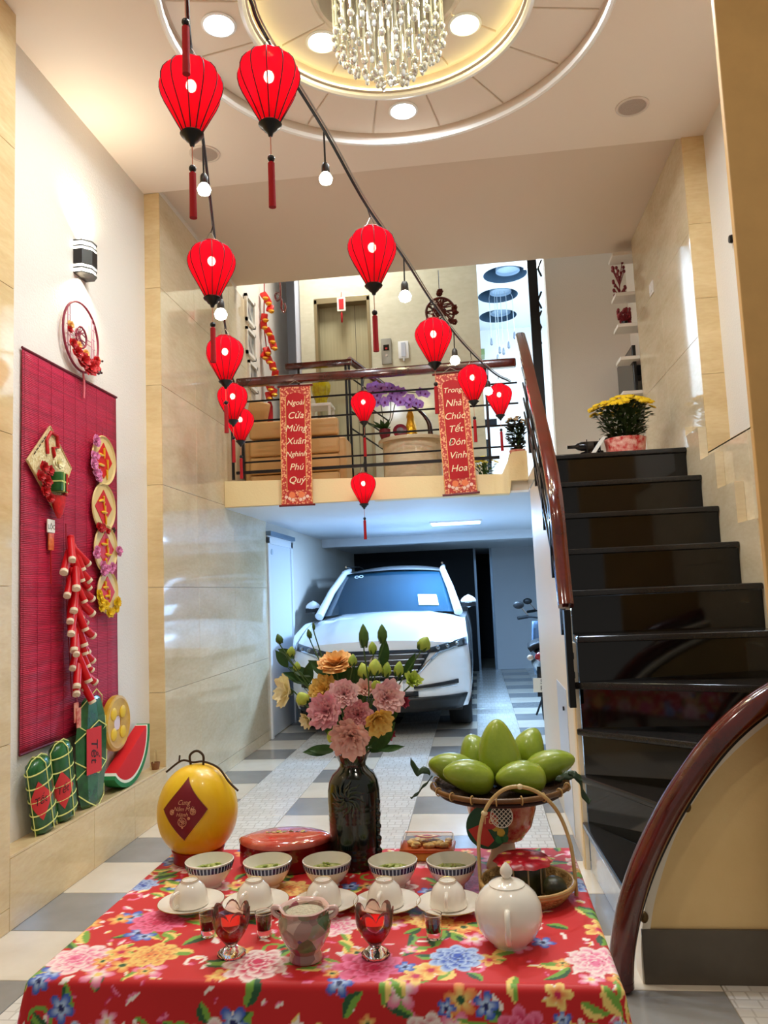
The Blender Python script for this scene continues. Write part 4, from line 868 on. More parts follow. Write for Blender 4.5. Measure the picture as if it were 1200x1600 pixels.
# placing found so that no stem, bud or bloom passes through another
BQ_ASG = [27, 12, 2, 20, 10, 18, 23, 31, 30, 25, 21, 26, 29, 0, 19, 24, 4, 7, 22, 14, 9, 17, 15, 28, 1, 3, 8, 13, 16, 11, 6, 5, 32]; BQ_Y = [-0.0029, -0.02, -0.0818, -0.13, -0.06, -0.0544, -0.1009, -0.13, 0.0, -0.03, -0.02, 0.0179, -0.0136, -0.0228, -0.0901, 0.0042, 0.0805, 0.0343, -0.0419, 0.0094, 0.0002, -0.0397, -0.09, -0.0688, 0.0, -0.0218, 0.0314, 0.0, 0.01, 0.01, -0.0734, -0.04]; BQ_M = [(-0.0044, -0.0076), (0, 0.01), (-0.009, 0.0084), (0.0162, 0.0316), (0.0117, -0.004), (0.0101, -0.0178), (0.0292, -0.0081), (-0.0023, 0.0134), (0, 0.01), (0, 0.01), (0, 0.01), (0.0071, 0.0071), (-0.0157, -0.0034), (-0.0088, 0.009), (0.0288, -0.0229), (-0.0092, -0.0048), (0.0086, 0.0092), (-0.0022, 0.0138), (-0.0015, 0.014), (0.0145, 0.0077), (0.008, 0.0085), (0.013, 0.0077), (0, 0.01), (-0.015, -0.0092), (0.0006, 0.0111), (0.0086, 0.0047), (-0.0066, -0.0054), (0, 0.01), (0, 0.01), (0, 0.01), (-0.024, 0.0483), (0, 0.01), (0, 0.01)]; LF_Y = [0.02, 0.03, 0.03, 0.0857, 0.0843, 0.05, -0.0434, 0.0467, 0.01, 0.03, 0.05, 0.05, -0.0147, -0.0309, 0.0586, -0.0556, 0.1126, -0.0091, 0.0442, 0.05, 0.0899, 0.05, 0.03, 0.03]; BQ_S = [1.15, 1.15, 1.15, 1.15, 1.0958, 1.15, 1.15, 1.15, 1.15, 1.15, 1.15, 1.15, 1.15, 1.15, 1.1238, 1.15, 1.15, 1.15, 1.15, 1.15, 1.15, 1.15, 1.15, 1.15, 1.15, 1.15, 1.15, 1.15, 1.15, 1.15, 1.15, 1.15, 1.15]
LF_M = [(0, 0, 0)]*len(lv)
BQ_Y = [-0.0029, -0.02, -0.0818, -0.13, -0.06, -0.0544, -0.1009, -0.13, 0.0, -0.03, -0.02, 0.0179, -0.0136, -0.0228, -0.0901, 0.0042, 0.0805, 0.0343, -0.0419, 0.0094, 0.0002, -0.0397, -0.09, -0.0688, 0.0, -0.0218, 0.0314, 0.0, 0.01, 0.01, -0.0734, -0.04]; BQ_M = [(-0.0044, -0.0076), (0, 0.01), (-0.009, 0.0084), (0.0162, 0.0316), (0.0117, -0.004), (0.0101, -0.0178), (0.0292, -0.0081), (-0.0023, 0.0134), (0, 0.01), (0, 0.01), (0, 0.01), (0.0071, 0.0071), (-0.0157, -0.0034), (-0.0088, 0.009), (0.0288, -0.0229), (-0.0092, -0.0048), (0.0086, 0.0092), (-0.0022, 0.0138), (-0.0015, 0.014), (0.0145, 0.0077), (0.008, 0.0085), (0.013, 0.0077), (0, 0.01), (-0.015, -0.0092), (0.0006, 0.0111), (0.0086, 0.0047), (-0.0066, -0.0054), (0, 0.01), (0, 0.01), (0, 0.01), (-0.024, 0.0483), (0, 0.01), (0, 0.01)]; LF_Y = [0.02, 0.03, 0.03, 0.0857, 0.0843, 0.05, -0.0289, 0.0467, 0.01, 0.03, 0.05, 0.05, -0.0144, -0.0138, 0.0586, -0.0247, 0.1126, -0.013, 0.0442, 0.05, 0.0899, 0.05, 0.03, 0.03]; BQ_S = [1.15, 1.15, 1.15, 1.15, 1.0958, 1.15, 1.15, 1.15, 1.15, 1.15, 1.15, 1.15, 1.15, 1.15, 1.1238, 1.15, 1.15, 1.15, 1.15, 1.15, 1.15, 1.15, 1.15, 1.15, 1.15, 1.15, 1.15, 1.15, 1.15, 1.15, 1.15, 1.15, 1.15]; LF_M = [(0, 0, 0), (0, 0, 0), (0, 0, 0), (0, 0, 0), (0, 0, 0), (0, 0, 0), (0.01, 0.0088, 0.0411), (0, 0, 0), (0, 0, 0), (0, 0, 0), (0, 0, 0), (0, 0, 0), (-0.0107, -0.0049, -0.0054), (0.0247, 0.0043, 0.0164), (0, 0, 0), (0.0152, 0.0084, 0.0305), (0, 0, 0), (-0.0117, -0.0059, -0.0183), (0, 0, 0), (0, 0, 0), (0, 0, 0), (0, 0, 0), (0, 0, 0), (0, 0, 0)]
def foot(i): fx, fy_ = FEET[BQ_ASG[i]]; return Vector((VX+fx, VY+fy_, ZT+.60*hv+.001))
def stem_geo(i, base, d, rad):
    O = foot(i); nk = Vector((O.x, O.y, ZT+.93*hv)); lo = Vector((O.x, O.y, ZT+.80*hv)); mx, my = BQ_M[i]
    mid = nk.lerp(base, .5)+Vector((mx, my, .012)); return MB().tube([q-O for q in [O]+spline([lo, nk, mid, base-d*.012, base], 6)], rad, 6)
def flower_geo(i):
    x, y, _, r, m, lab, rg, per, op, fc = fl_list[i]; R = r*px*BQ_S[i]; c = onY(x, y, VY+BQ_Y[i]); d = Vector(fc).normalized(); base = c-d*R*.55; O = foot(i); I = (0, 0, 0)
    return [('stem', stem_geo(i, base, d, .0022), I, I, stemm), ('bloom', bloom(R, rg, per, op, 20+i), base-O, orient(d), m),
            ('calyx', MB().lathe([(.001, -.008), (R*.16, -.004), (R*.22, .001)], 10, cap=(False, False)), base-O, orient(d), lf)]
def bud_geo(k):
    i = len(fl_list)+k; x, y, _, r, L, ln, lab, m = buds[k]; R, L = r*px*BQ_S[i]/1.15, L*px*BQ_S[i]/1.15; c = onY(x, y, VY+BQ_Y[i]); d = Vector(ln).normalized(); base = c-d*L*.5; O = foot(i); I = (0, 0, 0); b = MB()
    for j in range(5):
        a = 2*PI*j/5; b.grid(lambda u, v, a=a: ((R*(.66+.40*v))*math.cos(a+(u-.5)*.9*(1-v)), (R*(.66+.40*v))*math.sin(a+(u-.5)*.9*(1-v)), L*(-.02+.40*v)), 4, 5)
    return [('stem', stem_geo(i, base, d, .0017), I, I, stemm), ('bud', MB().lathe([(.001, 0), (R*.6, L*.08), (R, L*.32), (R*.9, L*.6), (R*.4, L*.88), (.001, L)], 12, cap=(False, False), fn=lambda a, j: 1+.10*math.cos(5*a+j)), base-O, orient(d), m), ('sepal', b, base-O, orient(d), lf)]
def leaf_geo(j):
    x, y, _, L, W, dr = lv[j]; O = foot(NB-1); d = Vector(dr).normalized(); c = onY(x, y, VY+LF_Y[j]); base = c-d*L*px*.55; nk = Vector((O.x, O.y, ZT+.93*hv)); mid = nk.lerp(base, .55)+Vector((0, .012, .0))
    if base.z < ZT+1.10*hv: h_ = Vector((base.x-VX, base.y-VY, 0)).normalized(); mid = Vector((VX, VY, ZT+1.10*hv))+h_*.038
    mid = mid+Vector(LF_M[j])
    return [('leaf', MB().grid(leaf_blade(L*px*1.15, W*px*1.1, -.12, -.25), 5, 9), base-O, orient_face(d, (.2, -1, .55)), lf),
            ('petiole', MB().tube([q-O for q in spline([nk-Vector((0, 0, .03)), nk, mid, base+d*.003], 5)], .0009, 5), (0, 0, 0), (0, 0, 0), stemm)]
def put_geo(t, geo):
    for nm, b, loc, rot, m in geo: b.build(nm, m, t, loc, rot, smooth=70, normals=nm in ('stem', 'petiole', 'bud', 'calyx'))
for i, q in enumerate(fl_list): put_geo(thing('flower_stem', q[5], 'flower', foot(i), group='blooms in the green vase'), flower_geo(i))
for k, q in enumerate(buds): put_geo(thing('bud_stem', q[6], 'flower bud', foot(len(fl_list)+k), group='green buds in the green vase'), bud_geo(k))
bl = thing('leaf_spray', 'dark green leaf spray among the flowers in the green vase', 'leaf spray', foot(NB-1))
MB().tube([(0, 0, 0), (0, 0, .33*hv)], .0024, 6).build('stem', stemm, bl)
for j in range(len(lv)): put_geo(bl, leaf_geo(j))

# ================================================================== MANGO STAND
p = onT(792, 1352); MX, MY = onY(785, 1300, 2.0).x, 2.0
D = depth((MX, MY, .85)); px2 = D/F_PX
zrim = onY(785, 1229, MY).z; zbot = ZT
red_porc = mat('red_floral_porcelain', (176, 16, 24), .1, coat=.6, rgb2=(214, 150, 110), vscale=34)
fb = thing('footed_bowl', 'red floral porcelain bowl on a cream foot under the fruit tray', 'bowl', (MX, MY, ZT))
h0 = onY(785, 1312, MY).z-ZT; h1 = zrim-.012-ZT
MB().lathe([(.044, 0), (.040, h0*.15), (.031, h0*.5), (.028, h0*.9), (.030, h0+.004), (.001, h0+.004)], 36, cap=(True, False)).build('foot', mat('cream_ceramic', (214, 200, 168), .25), fb)
MB().lathe([(.030, h0), (.050, h0+.006), (.072, h0+(h1-h0)*.3), (.084, h0+(h1-h0)*.65), (.088, h1), (.084, h1), (.078, h0+(h1-h0)*.6), (.06, h0+(h1-h0)*.3), (.001, h0+.01)], 44, cap=(False, False)).build('bowl_shell', red_porc, fb)
tr = thing('bamboo_tray', 'round bamboo tray with bound rim holding the mangoes', 'tray', (MX, MY, zrim-.012))
Rt = 104*px2
bam = mat('bamboo_brown', (126, 84, 36), .4, rgb2=(92, 58, 24), vscale=20); bam_l = mat('bamboo_light', (206, 170, 110), .4, rgb2=(180, 140, 84), vscale=20)
MB().lathe([(.001, .002), (Rt*.80, .002), (Rt*.93, .010), (Rt, .022), (Rt*.985, .024), (Rt*.92, .014), (Rt*.79, .006), (.001, .006)], 56, cap=(False, False)).build('tray_dish', mat('woven_bamboo', (74, 48, 26), .6, bump=1, bscale=220), tr)
MB().tube([(Rt*math.cos(2*PI*k/56), Rt*math.sin(2*PI*k/56), .019) for k in range(56)], .0062, 10, closed=True).build('rim_hoop', bam, tr)
bind = None
for k in range(18):
    a = 2*PI*k/18+.1
    if bind is None: bind = MB().tube([(.0075*math.cos(2*PI*j/10), 0, .0095*math.sin(2*PI*j/10)) for j in range(10)], .0016, 5, closed=True).build('rim_binding', bam_l, tr, (Rt*math.cos(a), Rt*math.sin(a), .019), (0, 0, a)); 
    else: inst(bind, 'rim_binding', tr, (Rt*math.cos(a), Rt*math.sin(a), .019), (0, 0, a))
MB().tube([(Rt*.9*math.cos(2*PI*k/40), Rt*.9*math.sin(2*PI*k/40), .0035) for k in range(40)], .0048, 8, closed=True).build('under_hoop', mat('dark_rattan', (54, 24, 16), .5), tr)
mg_ = mat('mango_skin', (150, 166, 46), .3, rgb2=(122, 146, 36), vscale=9, coat=.2, bump=.06, bscale=120)
def mango(L, W):
    b = MB()
    def f(u, v):
        t_ = v*PI; r = math.sin(t_)**.92*(1+.24*math.cos(t_)-.04*math.cos(t_)**2); z = -math.cos(t_)
        y = .05*W*math.sin(z*2); return (r*W/2*math.cos(2*PI*u), r*W/2*.88*math.sin(2*PI*u)+y, (z+1)*L/2+(.03*L*max(0, z)**3))
    return b.grid(f, 22, 15, cu=True)
mz = zrim
mlist = [(780, 1176, .0, 98, 60, (.02, -.02, 1), 'upright green mango standing in the middle of the bamboo tray'),
 (707, 1188, -.02, 74, 47, (-1, -.15, .18), None), (733, 1213, -.085, 80, 50, (-.95, -.25, .15), None), (814, 1215, -.085, 78, 50, (-.90, -.3, -.05), None),
 (858, 1193, -.02, 78, 46, (1, -.15, .22), None), (744, 1170, .05, 66, 50, (-.4, .4, .9), None), (826, 1170, .05, 64, 46, (.45, .4, .8), None)]
mango_names = [None, 'green mango resting against the rim on the hooked-leaf side of the tray', 'green mango lying before the upright one, above the snack box', 'green mango lying before the upright one, under the basket handle', 'green mango pointing over the rim towards the staircase', 'pale green mango behind the upright one on the vase side', 'pale green mango behind the upright one on the stair side']
MPOS = [(.0365, -.001), (.0245, -.0204), (-.0599, .0002), (-.0594, .0002), (.0436, -.0046), (.1095, -.0192), (.1283, .0003)]   # depth and drop: each fruit lies on the tray and against its neighbours
for (x, y, dy, L, W, d, lab), l2, (dy, dz) in zip(mlist, mango_names, MPOS):
    c = onY(x, y, MY+dy)+Vector((0, 0, dz)); dd = Vector(d).normalized(); sc = depth(c)/F_PX
    t = thing('mango', lab or l2, 'mango', c-dd*L*sc*.5, group='mangoes in the bamboo tray')
    W *= 1.16
    b = mango(L*sc, W*sc); b.build('fruit', mg_, t, (0, 0, 0), orient(dd))
    MB().lathe([(.001, -.002), (.004, -.001), (.0035, .003), (.001, .004)], 8, cap=(False, False)).build('stalk_scar', stm, t, (0, 0, 0), orient(dd))
mlf = mat('mango_leaf', (36, 62, 26), .45, rgb2=(22, 40, 16), vscale=20)
for x, y, dy, pts, wd, lab in ((672, 1210, -.02, [(0, 0, 0), (-.012, 0, .012), (-.028, 0, .006), (-.044, 0, .026), (-.046, 0, .040)], .011, 'small twisted mango leaf at the tray edge beside the vase'), (676, 1213, -.03, [(0, 0, 0), (-.022, 0, -.022), (-.045, 0, -.045), (-.058, 0, -.050)], .006, 'thin pointed mango leaf hanging under the twisted one'), (888, 1208, -.01, [(0, 0, 0), (.016, -.005, -.004), (.028, -.006, -.020), (.030, -.006, -.046), (.042, -.006, -.064), (.050, -.006, -.062)], .012, 'dark curled mango leaf hanging off the tray by the stairs'), (880, 1212, -.01, [(-.02, 0, -.010), (.0, 0, -.002), (.025, -.005, .002), (.045, -.01, -.010)], .012, 'flat mango leaf on the tray rim by the stairs')):
    c = onY(x, y, MY+dy); P_ = spline(pts, 5); k = len(P_)
    def f(u, v, P_=P_, k=k, wd=wd): q = P_[min(k-1, int(round(v*(k-1))))]; w2 = wd*math.sin(min(1, v*.94+.06)*PI)**.7; return (q.x+(u-.5)*.5*w2, q.y+(u-.5)*w2, q.z+(u-.5)*1.5*w2+.002*math.sin(v*20))
    o = MB().grid(f, 4, k).build('mango_leaf', mlf, None, c, solid=.0008, normals=False); tag(o, lab, 'leaf', 'mango leaves on the bamboo tray')
# round Tet card leaning on the bowl foot
p = onT(765, 1362); cY = MY-.105; c = onY(764, 1293, cY); cr = 33*depth(c)/F_PX
cdn = thing('greeting_card', 'round cardboard greeting card with watermelon print before the footed bowl', 'greeting card', (c.x, c.y, c.z-cr), (-.06, 0, 0))
def flat(poly, y0, y1, m, nm, off=(0, 0)):
    b = MB().prism([(x+off[0], z+off[1]) for x, z in poly], y0, y1); b.v = [(x, y, z) for x, z, y in b.v]; return b.build(nm, m, cdn, smooth=0)
circ = lambda r, n_=32, cx=0, cz=0: [(cx+r*math.cos(2*PI*k/n_), cz+r*math.sin(2*PI*k/n_)) for k in range(n_)]
flat(circ(cr), 0, .003, mat('card_green', (20, 70, 36), .4), 'card', (-.004, cr))
flat([(-cr*.9, cr*.9), (-cr*.15, cr*1.2), (cr*.3, cr*.4), (cr*.0, cr*.12), (-cr*.5, cr*.3)], -.0012, 0, mat('card_red', (196, 44, 28), .4), 'melon_print', (-.004, 0))
flat(circ(cr*.40), -.0018, 0, mat('card_red2', (178, 34, 26), .4), 'round_print', (cr*.05, cr*1.3))
text_mesh('card_lettering', 'Tết', cr*.5, mat('card_cream', (240, 190, 130), .4), cdn, (cr*.05, -.0025, cr*1.3), (PI/2, 0, 0), .1, .0002)
b = MB()
for sgn in (1, -1):
    for j in range(-3, 4):
        cx, cz, rr_ = cr*.62, cr*1.5, cr*.52
        o_ = j*rr_*.28; hl = math.sqrt(max(0, rr_**2-o_**2)); a = sgn*PI/4
        b.tube([(cx+o_*math.cos(a)-s2*hl*math.sin(a), -.003, cz+o_*math.sin(a)+s2*hl*math.cos(a)) for s2 in (-1, -.5, 0, .5, 1)], .0010, 5)
b.tube([(cr*.62+cr*.52*math.cos(2*PI*k/30), -.003, cr*1.5+cr*.52*math.sin(2*PI*k/30)) for k in range(30)], .0012, 5, closed=True).build('lattice_print', mat('card_white', (238, 232, 214), .5), cdn)
flat(circ(cr*.5), -.0008, .002, mat('card_dark', (26, 30, 24), .5), 'lattice_backing', (cr*.62, cr*1.5))
for i, (cx, cz, mm_) in enumerate(((.55, .75, (206, 164, 50)), (.3, 1.0, (190, 150, 46)), (.7, .5, (34, 96, 48)), (.45, .45, (40, 110, 54)))):
    flat(circ(cr*.2, 7), -.0016, 0, mat('card_patch%d' % i, mm_, .45), 'leaf_print', (cr*cx, cr*cz))

# ================================================================== HANDLED BASKET
p = onT(828, 1402); BX, BY = p.x-.004, p.y+.004
sc = depth((BX, BY, ZT+.05))/F_PX; Rb = 72*sc
bk = thing('basket', 'round pale bamboo basket with a tall arched handle', 'basket', (BX, BY, ZT))
wv_ = mat('woven_cane', (196, 158, 98), .5, rgb2=(158, 120, 66), vscale=40, bump=1, bscale=140)
fn = lambda a, j: 1
MB().lathe([(Rb*.72, .002), (Rb*.78, .0), (Rb*.90, .012), (Rb*1.0, .034), (Rb*.97, .036), (Rb*.86, .014), (Rb*.74, .006), (.001, .006)], 48, cap=(True, False)).build('basket_bowl', wv_, bk)
for z, r in ((.034, Rb*1.0), (.028, Rb*.985)): MB().tube([(r*math.cos(2*PI*k/48), r*math.sin(2*PI*k/48), z) for k in range(48)], .0042, 8, closed=True).build('rim_hoop', bam_l, bk)
hh = onY(826, 1229, BY).z-ZT
hpts = [(-Rb*1.0, 0, .004), (-Rb*1.01, 0, hh*.3), (-Rb*.98, 0, hh*.55), (-Rb*.80, 0, hh*.80), (-Rb*.45, 0, hh*.96), (-Rb*.05, 0, hh), (Rb*.40, 0, hh*.93), (Rb*.75, 0, hh*.76), (Rb*.96, 0, hh*.5), (Rb*1.02, 0, hh*.25), (Rb*1.03, 0, .002)]
hd_ = MB().tube(spline(hpts, 6), .0043, 10).build('handle', mat('pale_cane', (206, 178, 122), .35, rgb2=(176, 140, 84), vscale=14), bk)
for i, (x, z) in enumerate(((-Rb*.84, hh*.76), (-Rb*.04, hh*1.0))):
    MB().ball((x, 0, z), (.0075, .0062, .0062), 10, 7).build('handle_knot', mat('cane_knot', (226, 206, 160), .4), hd_)
# contents: sticky rice cakes wrapped in dark leaves under a floral cloth cover
lw = mat('dark_leaf_wrap', (30, 24, 14), .35, rgb2=(58, 62, 34), vscale=22)
cv = thing('covered_cake', 'round leaf-wrapped cake with a pleated red floral paper top in the basket', 'cake', (BX-.006, BY+.016, ZT+.0065))
MB().lathe([(.041, 0), (.046, .006), (.046, .062), (.042, .068), (.001, .068)], 32, cap=(True, False)).build('cake_body', lw, cv)
b = MB()
for k in range(9):
    a = 2*PI*k/9; b.tube([(0.0468*math.cos(a), 0.0468*math.sin(a), z) for z in (.004, .03, .064)], .0022, 5)
b.build('tie', mat('pale_string', (170, 150, 120), .7), cv)
m, nt, pb_ = _new('floral_paper'); tc = N(nt, 'ShaderNodeTexCoord'); v = N(nt, 'ShaderNodeTexVoronoi', i_Scale=42.0); nt.links.new(tc.outputs['Object'], v.inputs['Vector']); r = N(nt, 'ShaderNodeValToRGB'); nt.links.new(v.outputs['Distance'], r.inputs[0]); el = r.color_ramp.elements
el[0].position = 0; el[0].color = (*lin((236, 196, 60)), 1); el[1].position = .75; el[1].color = (*lin((150, 6, 24)), 1)
for ps, c_ in ((.2, (240, 210, 110)), (.27, (214, 60, 80)), (.36, (240, 150, 150)), (.42, (182, 14, 34))): e = el.new(ps); e.color = (*lin(c_), 1)
nt.links.new(r.outputs[0], pb_.inputs['Base Color']); pb_.inputs['Roughness'].default_value = .3
MB().lathe([(.001, .074), (.034, .0735), (.056, .071), (.064, .064), (.060, .0635), (.001, .069)], 48, cap=(False, False), fn=lambda a, j: 1+(.05*math.cos(10*a) if j in (3, 4) else 0)).build('paper_cover', m, cv)
ck = tag(MB().grid(lambda u, v: (.026*math.sin(v*PI)**.7*math.cos(2*PI*u), .026*math.sin(v*PI)**.7*math.sin(2*PI*u), .0225+.0225*-math.cos(v*PI)), 20, 12, cu=True).build('leaf_parcel', lw, None, (BX+.054, BY-.036, ZT+.010), (.12, .1, 0)), 'dark leaf-wrapped parcel in the basket beside the covered cake', 'parcel')
pk_ = tag(MB().lathe([(.001, 0), (.020, .002), (.024, .016), (.021, .035), (.012, .041), (.001, .042)], 18, cap=(False, False)).build('leaf_parcel', lw, None, (BX-.058, BY-.036, ZT+.012)), 'dark leaf-wrapped parcel at the teapot side of the basket', 'parcel')
# ================================================================== CHANDELIER
ch = thing('chandelier', 'crystal chandelier of hanging rods and balls in the ceiling tray', 'chandelier', (CXc, CYc, ZC+.32))
MB().lathe([(.001, 0), (.27, 0), (.27, -.03), (.24, -.035), (.001, -.035)], 40, cap=(False, False)).build('base_plate', mat('mirror_steel', (200, 200, 205), .08, 1), ch)
cry = mat('crystal_glass', (250, 248, 240), .02, trans=.55, ior=1.5, spec=.8)
chrome = mat('champagne_crystal', (222, 220, 206), .06, .7)
rod0 = MB().tube([(0, 0, 0), (0, 0, -1)], .0065, 6).build('crystal_rod', chrome, ch); rod0.hide_render = False
ball0 = MB().ball((0, 0, 0), .0185, 12, 8).build('crystal_ball', chrome, ch)
drop0 = MB().lathe([(.001, .03), (.006, .022), (.012, .006), (.010, -.006), (.001, -.016)], 8, cap=(False, False)).build('crystal_drop', cry, ch)
random.seed(2); used = [0, 0, 0]
def hang(src, nm, k, loc, sc=None):
    if not used[k]: used[k] = 1; src.location = loc; src.scale = sc or (1, 1, 1)
    else: inst(src, nm, ch, loc, scale=sc)
for r, n_, zb in ((.275, 26, -.46), (.235, 22, -.50), (.185, 17, -.545), (.13, 12, -.59), (.075, 7, -.625), (.0, 1, -.655)):
    for k in range(n_):
        a = 2*PI*k/n_+r*7; x, y = r*math.cos(a), r*math.sin(a); zz = zb+random.uniform(-.008, .008)
        hang(rod0, 'crystal_rod', 0, (x, y, -.035), (1, 1, -(zz+.06)))
        hang(ball0, 'crystal_ball', 1, (x, y, zz))
        if k % 2 == 0: hang(drop0, 'crystal_drop', 2, (x*.97, y*.97, zz-.035))
for k in range(20):
    a = 2*PI*k/20; hang(ball0, 'crystal_ball', 1, (.262*math.cos(a), .262*math.sin(a), -.33+.03*math.cos(2*a)))
point('chandelier_glow', (CXc, CYc, ZC-.02), 3, .06, (1, .9, .7))

# ================================================================== LANTERNS AND LIGHT STRINGS
def lantern_mat():
    m, nt, p = _new('red_silk'); nt.nodes.remove(p)
    c = lin((214, 14, 30)); tr_ = N(nt, 'ShaderNodeBsdfTranslucent'); df = N(nt, 'ShaderNodeBsdfDiffuse'); tp = N(nt, 'ShaderNodeBsdfTransparent')
    tr_.inputs[0].default_value = (*lin((228, 18, 44)), 1); df.inputs[0].default_value = (*c, 1); tp.inputs[0].default_value = (1, .30, .26, 1)
    a = N(nt, 'ShaderNodeMixShader'); a.inputs[0].default_value = .42; nt.links.new(tr_.outputs[0], a.inputs[1]); nt.links.new(df.outputs[0], a.inputs[2])
    b = N(nt, 'ShaderNodeMixShader'); b.inputs[0].default_value = .16; nt.links.new(a.outputs[0], b.inputs[1]); nt.links.new(tp.outputs[0], b.inputs[2])
    nt.links.new(b.outputs[0], nt.nodes['Material Output'].inputs[0]); return m
silk = lantern_mat(); blk_wood = mat('black_lacquer', (12, 10, 10), .3); tass = mat('red_tassel', (170, 8, 18), .8, bump=.6, bscale=300, stretch=(1, 1, .05)); rib_m = mat('dark_rib', (34, 2, 5), .6)
bulb_e = emat('warm_bulb_glow', (255, 236, 214), 55); cord_m = mat('black_cord', (16, 15, 15), .5)
LP = [(.17, 0), (.20, -.02), (.28, -.06), (.385, -.13), (.46, -.23), (.497, -.34), (.50, -.43), (.475, -.55), (.42, -.68), (.34, -.83), (.25, -1.0), (.175, -1.14), (.14, -1.22)]
NR = 12; LMESH = {}
def lantern(P, D, label, hook=None, glow=1.0, grp='red silk lanterns hung for the new year'):
    t = thing('lantern', label, 'lantern', P, (0, 0, random.uniform(0, 1)), grp); t.scale = (D, D, D)
    if not LMESH:
        q = {}
        q['s'] = MB().lathe(LP, NR*4, cap=(False, False), fn=lambda a, j: 1-.045*(1-abs(math.cos(NR*a/2)))).build('shade', silk, t, normals=False)
        q['r'] = MB().tube([(r+.004, 0, z) for r, z in LP], .0095, 5).build('rib', rib_m, t)
        q['ct'] = MB().lathe([(.10, .02), (.19, .02), (.20, 0), (.185, -.015), (.10, -.015)], 24, cap=(False, False)).build('top_ring', mat('red_ring', (150, 6, 14), .4), t)
        q['cb'] = MB().lathe([(.10, -1.19), (.17, -1.20), (.19, -1.225), (.165, -1.26), (.12, -1.29), (.10, -1.33), (.05, -1.37), (.035, -1.42), (.001, -1.43)], 24, cap=(False, False)).build('bottom_cap', blk_wood, t)
        q['h'] = MB().tube([(-.15, 0, .0), (-.02, 0, .24), (.02, 0, .24), (.15, 0, .0)], .008, 5).build('hanger_wire', mat('wire_steel', (150, 140, 130), .3, .9), t)
        q['l'] = MB().tube([(0, 0, -1.42), (0, 0, -1.80)], .009, 5).build('tassel_string', mat('tassel_cord', (190, 120, 90), .6), t)
        q['b'] = MB().ball((0, 0, -1.80), .06, 12, 8).build('bead', blk_wood, t)
        q['t'] = MB().lathe([(.02, -1.85), (.055, -1.88), (.055, -2.3), (.06, -2.62), (.001, -2.62)], 12, cap=(True, False)).build('tassel', tass, t)
        q['e'] = MB().ball((0, 0, -.40), (.085, .085, .10), 12, 8).build('bulb', bulb_e, t)
        LMESH.update(q)
    else:
        for k, o in LMESH.items():
            if k == 'r': continue
            c = o.copy(); COL.objects.link(c); c.parent = t
    c0 = LMESH['r']
    for k in range(NR):
        if k == 0 and c0.parent == t: continue
        inst(c0, 'rib', t, (0, 0, 0), (0, 0, 2*PI*k/NR))
    if hook is not None:
        L_ = (Vector(hook)-Vector(P))/D; rz_ = t.rotation_euler.z; L_ = Matrix.Rotation(-rz_, 3, 'Z') @ L_
        MB().tube([(0, 0, .23), tuple(L_)], .012, 5).build('drop_wire', cord_m, t)
    if glow: point('lantern_glow', Vector(P)+Vector((0, 0, -.42*D)), 0.26*glow, .10*D, (1, .62, .45))
    return t
DL = .215
def lpos(x, y, w): return atD(x, y, F_PX*DL/w)
def dl_(w): return F_PX*DL/w
A = [(419, 84, 96, 'large red silk lantern hung lowest on the cord near the ceiling lights'), (580, 358, 75, 'red silk lantern on the diagonal cord before the lift door'), (676, 500, 57, 'red silk lantern before the round wooden wall ornament'), (737, 572, 46, 'red silk lantern hanging over the corner of the couplet banner about the house'), (779, 601, 40, 'small red silk lantern at the end of the cord beside the stair railing')]
Bl = [(298, 98, 97, 'large red silk lantern on the cord by the left wall, under another tassel'), (330, 380, 73, 'red silk lantern before the tall marble wall'), (351, 527, 58, 'red silk lantern above the end of the balcony handrail'), (363, 601, 47, 'red silk lantern at the balcony handrail end'), (375, 639, 42, 'lowest red silk lantern at the corner of the balcony')]
HK = [(415, 56), (573, 322), (671, 466), (735, 549), (779, 588)]; HB = [(297, 66), (333, 352), (352, 511), (363, 588), (376, 626)]
for (x, y, w_, lab), h in list(zip(A, HK))+list(zip(Bl, HB)):
    D_l = DL if w_ > 42 else .200; lantern(atD(x, y, F_PX*D_l/w_), D_l, lab, atD(*h, F_PX*D_l/w_))
